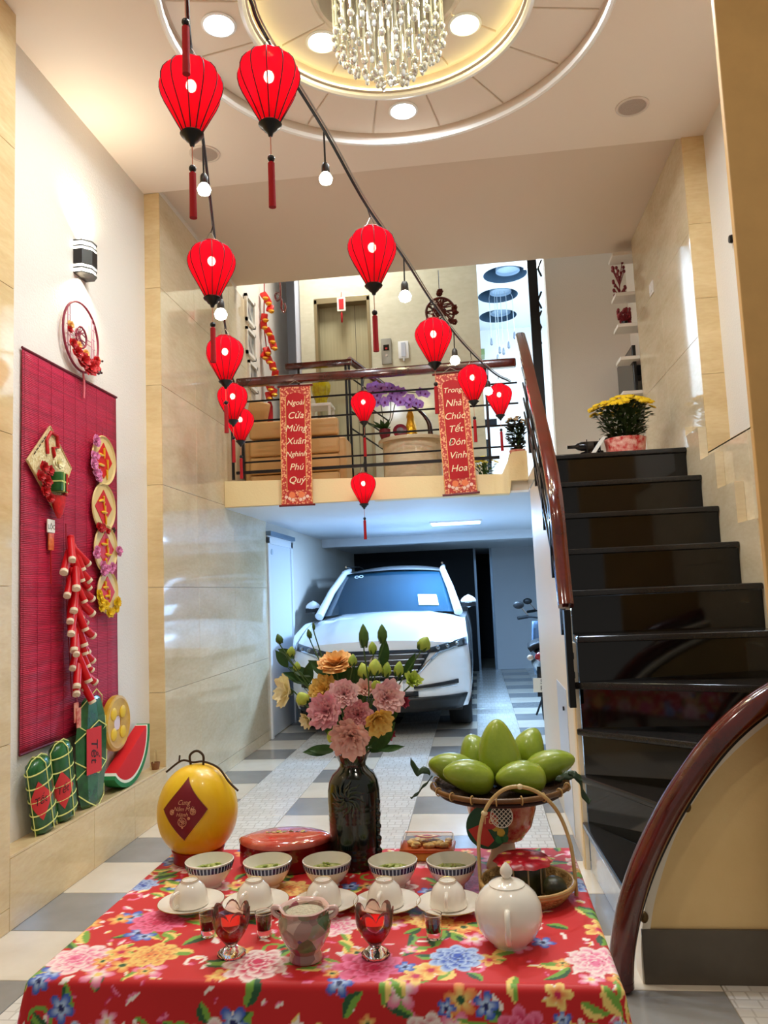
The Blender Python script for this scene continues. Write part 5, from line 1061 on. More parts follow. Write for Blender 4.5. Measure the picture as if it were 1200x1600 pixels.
# tassel of a lantern above the frame on the left cord
lantern(lpos(287, -139, 104), DL, 'red silk lantern over the frame top whose tassel hangs before the next one', atD(286, -185, dl_(104)))
cq = onY(567, 613, YB-.17); lantern(cq, .205, 'red silk lantern hung from the balcony rail before the orchids', (cq.x, YB+.015, 3.25))
cq2 = onY(567, 740, YB-.19); lantern(cq2, .205, 'red silk lantern hung beneath another one below the balcony edge', (cq.x, cq.y, cq.z-.205*2.6))
def cord(name, pts, label, bulbs, wire=True):
    """pts (px,py,depth); bulbs: (px, py_socket_top, py_cord)"""
    P_ = [atD(*q) for q in pts]; O = P_[-1]
    t = thing(name, label, 'string lights', O); sp_ = spline(P_, 6)
    MB().tube([p_-O for p_ in sp_], .0065, 6).build('cord', cord_m, t)
    if wire: MB().tube([p_-O+Vector((.009, 0, .009)) for p_ in sp_], .0035, 5).build('support_cable', mat('grey_cable', (170, 165, 158), .4), t)
    for (x0, y0, x1, y1, dd) in bulbs:
        a = atD(x0, y0, dd)-O; b_ = atD(x1, y1, dd)-O; s_ = dd/F_PX*11*1.0; s_ = min(max(s_, .027), .034)
        MB().tube([a, b_+Vector((0, 0, s_*2.0))], .004, 5).build('drop_wire', cord_m, t)
        sk_ = MB().lathe([(.001, s_*2.4), (s_*.35, s_*2.3), (s_*.55, s_*1.9), (s_*.6, s_*.85), (s_*.5, s_*.7)], 12, cap=(False, False)).build('socket', mat('black_socket', (40, 36, 30), .4), t, b_)
        MB().lathe([(s_*.45, s_*.9), (s_*.75, s_*.5), (s_*.98, 0), (s_*.8, -s_*.6), (.001, -s_)], 16, cap=(False, False)).build('bulb', emat('bulb_glow', (255, 246, 226), 18), sk_)
        point('bulb_light', b_+O, 2.2, s_, (1, .9, .75))
    for x0, y0, dd, y1 in [(q[0], q[1], q[2], q[1]+14) for q in pts if len(q) > 3]:
        pass
    return t
cA = [(358, -84, 2.40), (378, -30, 2.53), (392, 2, 2.60), (415, 56, dl_(96)), (508, 206, 3.12), (573, 322, dl_(75)), (631, 403, 4.0), (671, 466, dl_(57)), (708, 518, 5.13), (735, 549, dl_(46)), (762, 575, 5.92), (779, 588, F_PX*.2/40), (792, 594, 6.2), (797, 597, depth(onY(797, 597, YB+.05)))]
cord('string_lights', cA, 'black string light cord running diagonally from the ceiling to the balcony corner', [(506, 206, 509, 279, 3.15), (631, 403, 633, 463, 4.0), (709, 520, 711, 563, 5.15), (762, 575, 763, 611, 5.92)])
cB = [(285, -225, 2.36), (286, -185, dl_(104)), (289, -120, 2.66), (292, -40, 2.70), (297, 66, dl_(97)), (318, 225, 3.08), (333, 352, dl_(73)), (344, 450, 4.03), (352, 511, dl_(58)), (363, 588, dl_(47)), (376, 626, F_PX*.2/42)]
cord('string_lights', cB, 'black string light cord dropping along the left marble wall', [(317, 228, 319, 296, 3.05), (344, 452, 345, 491, 4.0)], wire=False)
# short dark hook bodies where lanterns clip on
hB, hA = atD(*cB[0]), atD(*cA[0])
for h, lab in ((hB, 'dark ceramic ceiling hook holding the cord by the left wall'), (hA, 'dark ceramic ceiling hook holding the diagonal cord')):
    b = thing('cord_anchor', lab, 'hook', (h.x, h.y, ZC)); L_ = ZC-h.z
    MB().lathe([(.001, .0), (.036, .0), (.036, -.010), (.020, -.026), (.012, -.034), (.001, -.036)], 16, cap=(False, False)).build('anchor_body', blk_wood, b)
    MB().tube([(0, 0, -.034), (0, 0, -L_)], .004, 5).build('anchor_wire', cord_m, b)

# ================================================================== LEFT NICHE DECORATION (on the white wall at NX)
def wp(x, y, off=.02): return onX(x, y, NX+off)
# wall sconce
p = onX(137, 408, NX+.05)
sc0 = thing('wall_sconce', 'black and white up-and-down wall lamp above the round ornament', 'wall lamp', (NX, p.y, p.z))
def hexbox(z0, z1, s_): return MB().prism([(0, -.075*s_), (.055*s_, -.075*s_), (.095*s_, -.03*s_), (.095*s_, .03*s_), (.055*s_, .075*s_), (0, .075*s_)], z0, z1)
bm2 = mat('sconce_black', (28, 24, 24), .35); wht = emat('sconce_glow', (255, 248, 232), 5)
hexbox(-.042, .048, 1.0).build('body', bm2, sc0, smooth=0, bevel=.003)
for z0, z1, m, s_, nm in ((.049, .064, wht, .93, 'glass_band'), (.065, .071, bm2, .98, 'ring'), (.072, .096, wht, .9, 'glass_band'), (.097, .104, bm2, .98, 'ring'), (-.058, -.043, wht, .93, 'glass_band'), (-.066, -.059, bm2, .98, 'ring'), (-.088, -.067, wht, .9, 'glass_band'), (-.096, -.089, bm2, .98, 'ring')):
    hexbox(z0, z1, s_).build(nm, m, sc0, smooth=0)
area('sconce_up', (NX+.045, p.y, p.z+.11), 3.6, .05, (1, .88, .68), direction=(-.12, 0, 1), spread=2.2)
area('sconce_down', (NX+.045, p.y, p.z-.102), 3.6, .05, (1, .88, .68), direction=(-.12, 0, -1), spread=2.2)
# red bamboo mat
mt, nt, pb_ = _new('red_bamboo_mat'); g = N(nt, 'ShaderNodeNewGeometry'); sx = N(nt, 'ShaderNodeSeparateXYZ'); nt.links.new(g.outputs['Position'], sx.inputs[0])
def wave(out, f): 
    mu = N(nt, 'ShaderNodeMath', operation='MULTIPLY'); mu.inputs[1].default_value = f; nt.links.new(out, mu.inputs[0]); s_ = N(nt, 'ShaderNodeMath', operation='SINE'); nt.links.new(mu.outputs[0], s_.inputs[0]); return s_.outputs[0]
wz = wave(sx.outputs['Z'], 700); 
no = N(nt, 'ShaderNodeTexNoise', i_Scale=1.0, i_Detail=4.0); mp = N(nt, 'ShaderNodeMapping'); mp.inputs['Scale'].default_value = (1, 1.2, 90); nt.links.new(g.outputs['Position'], mp.inputs[0]); nt.links.new(mp.outputs[0], no.inputs['Vector'])
r = N(nt, 'ShaderNodeValToRGB'); nt.links.new(no.outputs[0], r.inputs[0]); r.color_ramp.elements[0].position = .3; r.color_ramp.elements[1].position = .72; r.color_ramp.elements[0].color = (*lin((196, 14, 62)), 1); r.color_ramp.elements[1].color = (*lin((150, 8, 48)), 1)
nt.links.new(r.outputs[0], pb_.inputs['Base Color']); pb_.inputs['Roughness'].default_value = .6
bp = N(nt, 'ShaderNodeBump', i_Strength=.6, i_Distance=.002); nt.links.new(wz, bp.inputs['Height']); nt.links.new(bp.outputs[0], pb_.inputs['Normal'])
ya, yb_, za, zb_ = wp(37, 543).y, wp(183, 620).y, wp(33, 1180).z, wp(37, 543).z
mo = thing('bamboo_mat', 'tall crimson bamboo mat hung flat on the niche wall', 'wall mat', (NX+.008, (ya+yb_)/2, za))
MB().grid(lambda u, v: (.004+.003*math.sin(v*9+u*2)*.6, (u-.5)*(yb_-ya), v*(zb_-za)+.012*(1-v)*u*4*.25), 12, 40).build('mat_sheet', mt, mo, solid=.004, normals=False)
for v in (0, 1): MB().tube([(.006, -(yb_-ya)/2-.004, v*(zb_-za)+.0), (.006, (yb_-ya)/2+.004, v*(zb_-za)+(.012 if not v else 0))], .007, 8).build('end_rod', mat('dark_red_rod', (96, 6, 26), .5), mo)
cord_t = mat('stitch_red', (140, 6, 44), .7)
for k in range(9): y = (k/8-.5)*(yb_-ya)*.97; MB().tube([(.0085, y, .0), (.0095, y, (zb_-za)*.5), (.0085, y, zb_-za)], .0009, 4).build('stitch_line', cord_t, mo)
XM = NX+.03
# round ornament hung from the sconce
c = onX(127, 527, XM); rR = (wp(95, 530).y-wp(158, 530).y)/-2*1.0
O = thing('round_ornament', 'round red fretwork ornament with red flowers under the wall lamp', 'wall ornament', (XM, c.y, c.z))
rR = .20; fret = mat('fret_maroon', (130, 34, 54), .45); fretl = mat('fret_pink', (206, 150, 164), .5)
def ringyz(r, tr_, cy=0, cz=0, n_=40): return [(0, cy+r*math.cos(2*PI*k/n_), cz+r*math.sin(2*PI*k/n_)) for k in range(n_)]
MB().tube(ringyz(rR, 0), .007, 8, closed=True).build('hoop', fret, O)
b = MB(); ch_ = rR*.62
for s_ in (-1, 1):
    for q in (.62, .74): y = s_*q*rR; h_ = math.sqrt(rR**2-y*y); b.tube([(0, y, -h_), (0, y, h_)], .0035, 5)
    for zz in (-.45, -.15, .15, .45): b.tube([(0, s_*.62*rR, zz*rR), (0, s_*.8*rR, zz*rR*.9)], .003, 5)
    for zz in (-.10, .03): b.tube([(0, s_*.30*rR, zz*rR), (0, s_*.62*rR, zz*rR)], .003, 5)
b.build('fret_bars', fretl, O)
MB().tube(ringyz(rR*.30, 0), .006, 7, closed=True).build('inner_ring', fret, O)
b = MB()
for k in range(6): a = PI*k/6+.2; b.tube([(0, -rR*.29*math.cos(a), -rR*.29*math.sin(a)), (0, rR*.12*math.cos(a+1), rR*.12*math.sin(a+1)), (0, rR*.29*math.cos(a), rR*.29*math.sin(a))], .0035, 5)
b.build('inner_fret', fret, O)
redp = mat('red_silk_petal', (206, 10, 18), .55, rgb2=(150, 4, 10), vscale=40); goldp = mat('gold_leaf_petal', (232, 176, 96), .5)
def wall_flower(par, loc, R, m, seed, dirn=(1, -.3, .1), nm='silk_flower'): return bloom(R, 3, 5, 1.05, seed).build(nm, m, par, loc, orient(dirn), smooth=70, normals=False)
for k, (dy, dz, r_) in enumerate(((-.13, -.08, .030), (-.09, -.12, .042), (-.03, -.15, .052), (.04, -.17, .055), (.10, -.15, .045), (.14, -.10, .03), (-.16, -.01, .022))): wall_flower(O, (.012, dy, dz), r_, redp, 60+k)
for k, (dy, dz) in enumerate(((-.15, .02), (-.06, -.07), (.02, -.09), (.16, -.09))): wall_flower(O, (.01, dy, dz), .024, goldp, 80+k)
b = MB(); random.seed(4)
for k in range(7):
    q = Vector((.03, .13+random.uniform(0, .07), -.15+random.uniform(-.04, .09))); b.tube([(.02, .11, -.13), tuple(q)], .0018, 4).ball(q, .007, 7, 5)
b.build('berry_twig', mat('dark_berry', (60, 20, 16), .4), O)
MB().tube([(0, 0, rR), (-.005, 0, onX(124, 455, XM).z-c.z)], .0025, 5).build('hanging_cord', mat('pale_cord', (210, 200, 180), .7), O)
MB().tube([(0, .02, -rR), (.004, .025, -rR-.06), (0, .03, -rR-.15)], .006, 6).build('ribbon_tail', mat('pink_ribbon', (220, 110, 120), .6), O)
# diamond ornament
q = [onX(*a, XM) for a in ((77, 666), (41, 719), (110, 732), (86, 800))]
O = thing('diamond_ornament', 'diamond straw plaque with red flowers and a small green rice cake', 'wall ornament', (XM, q[0].y, q[0].z-.0))
straw = mat('straw_weave', (238, 226, 180), .6, rgb2=(206, 180, 120), vscale=70, bump=.6, bscale=120)
pl = [((v_.y-q[0].y), (v_.z-q[0].z)) for v_ in (q[0], q[1], q[3], q[2])]
b = MB().prism(pl, -.004, .004); b.v = [(z, x, y) for x, y, z in b.v]; b.build('plaque', straw, O, smooth=0)
b = MB()
for i in range(4): b.tube([(.004, *pl[i]), (.004, *pl[(i+1) % 4])], .005, 6)
b.build('plaque_edge', mat('pale_cane', (206, 178, 122), .35), O)
b = MB()
for k in range(5): s_ = .22+.12*k; a_, b_ = Vector(pl[0]), Vector(pl[1]); c_, d_ = Vector(pl[0]), Vector(pl[3]); b.tube([(.006, *(a_.lerp(b_, s_)*.93+Vector((0, -.02)))), (.006, *(a_.lerp(b_, s_+.07)*.93+Vector((0, -.02))))], .003, 5)
b.build('stitching', mat('dark_stitch', (60, 40, 24), .7), O)
cc = sum((Vector((0, *v_)) for v_ in pl), Vector())/4
for k, (dy, dz, r_) in enumerate(((-.10, -.02, .032), (-.13, -.07, .03), (-.08, -.09, .036), (-.09, -.14, .032), (-.04, -.17, .03), (.11, -.06, .026), (.10, -.12, .03), (-.05, -.03, .03))): wall_flower(O, cc+Vector((.012, dy, dz)), r_, redp, 100+k)
wall_flower(O, cc+Vector((.02, .02, .02)), .04, CRM, 120); wall_flower(O, cc+Vector((.015, .10, -.07)), .022, CRM, 121)
MB().tube([tuple(cc+Vector((.012, *v_))) for v_ in ((-.05, .06), (-.06, .13), (-.02, .18), (.04, .17), (.05, .11), (.0, .10), (.02, .05))], .009, 7).build('red_bow', redp, O)
ckz = cc+Vector((.03, .03, -.08))
MB().box(-.03, .03, -.055, .055, -.05, .05).build('mini_rice_cake', mat('rice_cake_green', (26, 84, 34), .35, rgb2=(44, 110, 44), vscale=14), O, ckz, (0, 0, .2), bevel=.008)
b = MB()
for y in (-.02, .03): b.box(-.032, .032, y-.004, y+.004, -.052, .052)
b.box(-.032, .032, -.057, .057, -.004, .004).build('cake_ribbon', mat('pale_green_ribbon', (206, 220, 130), .5), O, ckz, (0, 0, .2), smooth=0)
MB().box(.031, .034, .012, .036, -.046, .046).build('cake_label', mat('label_red', (190, 34, 26), .5), O, ckz, (0, 0, .2), smooth=0)
b = MB().lathe([(.01, 0), (.035, .03), (.058, .09), (.05, .12), (.001, .12)], 14, cap=(True, False), fn=lambda a, j: 1+.12*math.cos(7*a+j)); b.build('red_paper_cone', mat('red_tissue', (212, 16, 14), .6, rgb2=(170, 8, 8), vscale=40), O, cc+Vector((.022, .04, -.27))).scale = (.45, 1, 1)
# small tag hanging below
tz = onX(80, 822, XM); tg = thing('tag_pendant', 'small white and gold tag hanging on the crimson mat', 'pendant', (XM-.002, tz.y, tz.z))
MB().box(-.004, .004, -.035, .035, -.035, .035).build('white_tag', mat('tag_white', (236, 230, 216), .5), tg, smooth=0, bevel=.012)
text_mesh('tag_lettering', 'LỘC', .034, mat('tag_ink', (50, 44, 40), .5), tg, (.005, 0, -.006), (PI/2, 0, PI/2), 0, .0003)
MB().box(-.003, .003, -.022, .026, -.125, -.038).build('gold_tag', mat('gold_foil', (226, 130, 60), .4, .2, rgb2=(206, 60, 40), vscale=40), tg, smooth=0)
MB().tube([(0, 0, .034), (.012, 0, max(.04, O.location.z+cc.z-.27+.004-tz.z))], .0015, 4).build('string', mat('red_string', (150, 6, 20), .6), tg)
MB().tube([(0, 0, -.125), (.002, 0, -.30)], .004, 5).build('tassel', tass, tg)
# chain of four bamboo sieve medallions
med = [(160, 720, 46, 'pink', (163, 683, 163, 757)), (160, 793, 45, 'plain', ()), (163, 858, 45, 'pink2', ()), (166, 925, 40, 'yellow', ())]
O = thing('medallion_chain', 'hanging chain of four round calligraphy medallions trimmed with blossoms', 'wall ornament', tuple(onX(161, 683, XM)))
Oz = onX(161, 683, XM)
pinkb = mat('pink_blossom', (232, 150, 186), .6, rgb2=(206, 104, 160), vscale=40); yelb = mat('yellow_blossom', (240, 206, 20), .55, rgb2=(220, 170, 10), vscale=40); sieve = mat('sieve_bamboo', (222, 196, 130), .5)
mz_ = [(onX(x, y, XM)-Oz) for x, y, *_ in med]; 
for k, (c_, (x, y, hp, kind, _)) in enumerate(zip(mz_, med)):
    R_ = hp*depth(c_+Oz)/F_PX*.86
    d_ = MB().lathe([(.001, 0), (R_*.92, 0), (R_, .010), (R_*.96, .016), (R_*.9, .006), (.001, .006)], 30, cap=(False, False)).build('sieve_disc', sieve, O, c_, (0, PI/2, 0))
    b = MB().prism([(-R_*.72, 0), (0, -R_*.72), (R_*.72, 0), (0, R_*.72)], .007, .009); b.v = [(z, x_, y_) for x_, y_, z in b.v]; b.build('red_paper', mat('paper_red', (206, 16, 18), .5), O, c_, smooth=0)
    g_ = mat('gold_calligraphy', (240, 186, 40), .35, .2); b = MB(); rs_ = random.Random(40+k)
    for st2 in range(5): y0_ = rs_.uniform(-.28, .28)*R_; z0_ = (.40-.2*st2)*R_; hz2 = st2 % 2; b.tube(spline([(.012, y0_-(.26*R_ if hz2 else .02*R_), z0_), (.0125, y0_, z0_+rs_.uniform(-.05, .08)*R_), (.012, y0_+(.26*R_ if hz2 else .05*R_), z0_-(.0 if hz2 else .34*R_))], 5), [.003, .006, .008, .009, .009, .008, .008, .007, .006, .004, .002], 6)
    b.build('gold_brushwork', g_, O, c_)
    rn = random.Random(k)
    for j in range(12):
        a = rn.uniform(PI*.55, PI*1.45) if kind == 'pink' else rn.uniform(PI*1.0, PI*2.0) if kind != 'plain' else rn.uniform(PI*1.3, PI*1.7)
        if kind == 'plain' and j > 3: continue
        rr_ = R_*rn.uniform(.72, 1.05); m_ = yelb if kind == 'yellow' else pinkb if kind != 'plain' else redp
        wall_flower(O, c_+Vector((.014, -rr_*-math.cos(a), rr_*math.sin(a))), rn.uniform(.02, .032), m_, 200+k*20+j, nm='blossom')
MB().tube([(-.004, 0, .06)]+[tuple(c_+Vector((-.004, 0, 0))) for c_ in mz_], .002, 5).build('cord', mat('red_string', (150, 6, 20), .6), O)
b = MB(); q = mz_[2]+Vector((.012, .10, .12)); b.tube([tuple(q+Vector((0, -.08, -.01))), tuple(q)], .0015, 4)
for j in range(5): b.ball(q+Vector((0, .012*math.cos(j*1.3), .012*math.sin(j*1.3))), .007, 6, 5)
b.build('berry_twig', mat('dark_berry', (60, 20, 16), .4), O)
# firecracker string
top = onX(103, 818, XM+.01); O = thing('firecracker_string', 'long bunch of red firecrackers with cream ends hanging on the crimson mat', 'firecrackers', tuple(top))
crk = mat('cracker_red', (206, 10, 22), .4); crc = mat('cracker_end', (236, 220, 190), .6)
def crk_mesh():
    b = MB(); b.lathe([(.001, 0), (.017, .004), (.019, .014), (.019, .138)], 12, cap=(False, False)); b.lathe([(.0193, .138), (.0193, .154), (.001, .156)], 12, m=1, cap=(False, False)); return b
c0 = None; random.seed(12); zend = onX(122, 1085, XM).z-top.z; n_ = 36
MB().tube([(0, 0, 0), (0, .01, zend*.5), (0, .06, zend)], .003, 5).build('fuse_cord', mat('red_string', (150, 6, 20), .6), O)
for k in range(n_):
    s_ = k/(n_-1); z = -.06+s_*(zend+.16); y = .02+.06*s_; side = (1.25, -.8, .25)[k % 3]; d = Vector((.20+.30*random.random(), side*(.7+.5*random.random()), -1.0)).normalized()
    if k == 0: d = Vector((.1, .05, -1)).normalized()
    if c0 is None: c0 = crk_mesh().build('firecracker', [crk, crc], O, (.014, y, z), orient(d))
    else: inst(c0, 'firecracker', O, (.014+.012*(k % 2), y+random.uniform(-.02, .02), z), orient(d), random.uniform(.9, 1.15))
ty = zend-.02; tw_ = onX(121, 1098, NX+.12).y-top.y; MB().tube([(.03, .06, ty+.10), (.078, tw_, ty)], .0015, 4).build('tag_string', mat('red_string', (150, 6, 20), .6), O)
MB().box(.076, .080, tw_-.03, tw_+.012, ty-.10, ty).box(.0805, .0845, tw_-.012, tw_+.03, ty-.13, ty-.03).build('paper_tag', mat('tag_cream', (226, 170, 140), .6, rgb2=(190, 60, 50), vscale=30), O, smooth=0)
# ---- things on the ledge
def tet_cake(L, R, label, loc, rot, red_off=.5, flat_=False):
    t = thing('rice_cake', label, 'rice cake', loc, rot, 'leaf-wrapped rice cakes on the ledge')
    gm = mat('banana_leaf_green', (32, 100, 46), .25, rgb2=(18, 70, 32), vscale=12, coat=.3)
    n8 = 8 if not flat_ else 6
    MB().lathe([(.001, 0), (R*.55, .0), (R*.95, L*.07), (R, L*.16), (R, L*.86), (R*.9, L*.95), (R*.5, L), (.001, L)], n8*2, cap=(False, False), fn=lambda a, j: 1+.03*math.cos(n8*a)).build('leaf_wrap', gm, t, smooth=50)
    st_ = mat('raffia_string', (222, 222, 130), .6)
    for k in range(5): z = L*(.14+.18*k); MB().tube([(R*1.04*math.cos(2*PI*j/24), R*1.04*math.sin(2*PI*j/24), z) for j in range(24)], .004, 5, closed=True).build('string', st_, t)
    for a in (0, PI/2): MB().tube([(R*1.04*math.cos(a), R*1.04*math.sin(a), L*.04), (R*1.05*math.cos(a), R*1.05*math.sin(a), L*.5), (R*1.04*math.cos(a), R*1.04*math.sin(a), L*.94), (R*.5*math.cos(a), R*.5*math.sin(a), L*1.01), (-R*.5*math.cos(a), -R*.5*math.sin(a), L*1.01), (-R*1.04*math.cos(a), -R*1.04*math.sin(a), L*.94), (-R*1.05*math.cos(a), -R*1.05*math.sin(a), L*.5), (-R*1.04*math.cos(a), -R*1.04*math.sin(a), L*.04)], .004, 5).build('string', st_, t)
    lb = MB()
    def lab_(u, v): a, b_ = u-.5, v-.5; th = -.75+(a-b_)*.95; return (R*1.07*math.cos(th), R*1.07*math.sin(th), L*red_off+(a+b_)*R*1.15)
    lb.grid(lab_, 6, 6).build('red_label', mat('label_paper_red', (206, 40, 44), .5), t, normals=False)
    tm = text_mesh('label_lettering', 'Tết', R*.62, mat('black_ink', (20, 14, 14), .5), t, (0, 0, 0), (0, 0, 0), .2, 0)
    for v_ in tm.data.vertices: th = -.75+v_.co.x/R; v_.co = (R*1.085*math.cos(th), R*1.085*math.sin(th), L*red_off+v_.co.y)
    return t
g1 = onZ(87, 1283, LED); tet_cake(.37, .085, 'front cylinder rice cake in green leaves with red diamond label on the ledge', (NX+.070, 3.695, LED+.003), (.24, 0, 0), .5).scale = (.50, 1, 1)
tet_cake(.40, .085, 'rear cylinder rice cake leaning behind the front one on the ledge', (NX+.070, 3.885, LED+.003), (.18, 0, 0), .45).scale = (.50, 1, 1)
# big square cake (standing hexagonal parcel)
t = thing('rice_cake', 'large angular rice cake in green leaves with tall red label on the ledge', 'rice cake', (NX+.067, 4.155, LED+.001), (0, 0, 0), 'leaf-wrapped rice cakes on the ledge'); t.scale = (.42, 1, 1)
gm = MATS['banana_leaf_green']; Lh, Ra = .58, .155
def hexr(s_, sy=1.0): return [(Ra*s_*.62*x, Ra*s_*1.08*sy*y) for x, y in ((.0, -1), (.75, -.62), (1, 0), (.75, .62), (0, 1), (-.75, .62), (-1, 0), (-.75, -.62))]
loft([(hexr(.55), 0), (hexr(.72), .02), (hexr(1), .20), (hexr(1.04), .36), (hexr(.92), .47), (hexr(.62), .565), (hexr(.45), Lh)], gm, 'leaf_wrap', t, smooth=20)
st_ = MATS['raffia_string']
for k, z in enumerate((.08, .17, .26, .36, .45, .53)):
    s_ = np.interp(z, [0, .02, .2, .36, .47, .565, .58], [.55, .72, 1, 1.04, .92, .62, .45])*1.03
    pts = [(x, y, z+(.09 if i in (2,) else .045 if i in (1, 3) else 0)*(1 if k % 2 else -1)) for i, (x, y) in enumerate(hexr(s_))]
    MB().tube(pts, .004, 5, closed=True).build('string', st_, t)
MB().box(-.002, .002, -.068, .068, -.12, .12).build('red_label', mat('label_paper_red', (206, 40, 44), .5), t, (Ra*.66, -.055, .30), (0, 0, -.33), smooth=0)
text_mesh('label_lettering', 'Tết', .085, mat('black_ink', (20, 14, 14), .5), t, (Ra*.66+.004, -.057, .30), (PI/2, PI/2, PI/2-.33), .2, .0005)
# gold coin cushion
p = onX(176, 1133, NX+.06); co = thing('coin_cushion', 'big golden coin cushion with square hole behind the watermelon slice', 'cushion', (NX+.0432, max(p.y, 4.155+.176+.166), p.z), (0, PI/2, 0)); co.scale = (1, 1, .72)
R_ = .16; gy = mat('gold_velvet', (214, 168, 20), .5, rgb2=(186, 136, 10), vscale=12, sheen=.3)
MB().lathe([(.045, -.03), (R_*.8, -.035), (R_, -.02), (R_*1.02, .0), (R_, .022), (R_*.9, .030), (R_*.82, .022), (R_*.6, .020), (.045, .016), (.045, -.03)], 40, cap=(False, False)).build('coin_body', gy, co)
for k in range(4):
    a = PI/2*k+PI/4; MB().ball((R_*.52*math.cos(a), R_*.52*math.sin(a), .022), (.038, .038, .012), 12, 7).build('coin_relief', mat('gold_velvet_light', (230, 190, 40), .45), co)
MB().prism([(-.04, -.04), (.04, -.04), (.04, .04), (-.04, .04)], -.03, .010).build('hole_panel', mat('pale_lilac', (220, 204, 214), .6), co, smooth=0)
# watermelon slice: quarter disc standing on its rind
p0_ = onX(160, 1230, NX+.10); tip = onX(212, 1152, NX+.10); q0 = onX(225, 1195, NX+.1)
wm = thing('watermelon_slice', 'plush watermelon slice with red flesh and green rind on the ledge', 'watermelon slice', (NX+.058, 4.60, LED+.001)); wm.scale = (.8, 1, 1)
Rw = .29; a0, a1 = math.radians(-134), math.radians(5); cy_, cz = -.046, .292
def sec(r, x0, x1, m, nm):
    n_ = 20; b = MB().prism([(r*math.cos(a0+(a1-a0)*k/n_), r*math.sin(a0+(a1-a0)*k/n_)) for k in range(n_+1)], x0, x1); b.v = [(z, x+cy_, y+cz) for x, y, z in b.v]; return b.build(nm, m, wm, smooth=40, bevel=.006)
def band(r0, r1, x0, x1, m, nm):
    n_ = 20; A_ = [a0+(a1-a0)*k/n_ for k in range(n_+1)]
    b = MB().prism([(r1*math.cos(a), r1*math.sin(a)) for a in A_]+[(r0*math.cos(a), r0*math.sin(a)) for a in reversed(A_)], x0, x1); b.v = [(z, x+cy_, y+cz) for x, y, z in b.v]; return b.build(nm, m, wm, smooth=40)
sec(Rw*.86, -.045, .052, mat('melon_red_plush', (214, 20, 26), .7), 'flesh'); band(Rw*.85, Rw*.915, -.045, .050, mat('melon_white_plush', (240, 236, 216), .7), 'white_rind'); band(Rw*.915, Rw, -.05, .054, mat('melon_green_plush', (24, 120, 62), .6), 'green_rind')
# tiny easel figure at the end of the ledge
p = onZ(229, 1206, LED); tt = thing('mini_basket', 'tiny brown basket with hoop handle at the end of the ledge', 'ornament', (NX+.07, 5.0, LED))
MB().lathe([(.001, 0), (.022, 0), (.030, .045), (.026, .046), (.020, .006), (.001, .006)], 16, cap=(False, False)).build('pot', mat('brown_wicker', (150, 96, 56), .7, bump=1, bscale=200), tt)
MB().tube(spline([(0, -.028, .044), (0, -.02, .10), (0, 0, .125), (0, .02, .10), (0, .028, .044)], 5), .003, 6).build('hoop', mat('pale_cane', (206, 178, 122), .35), tt)
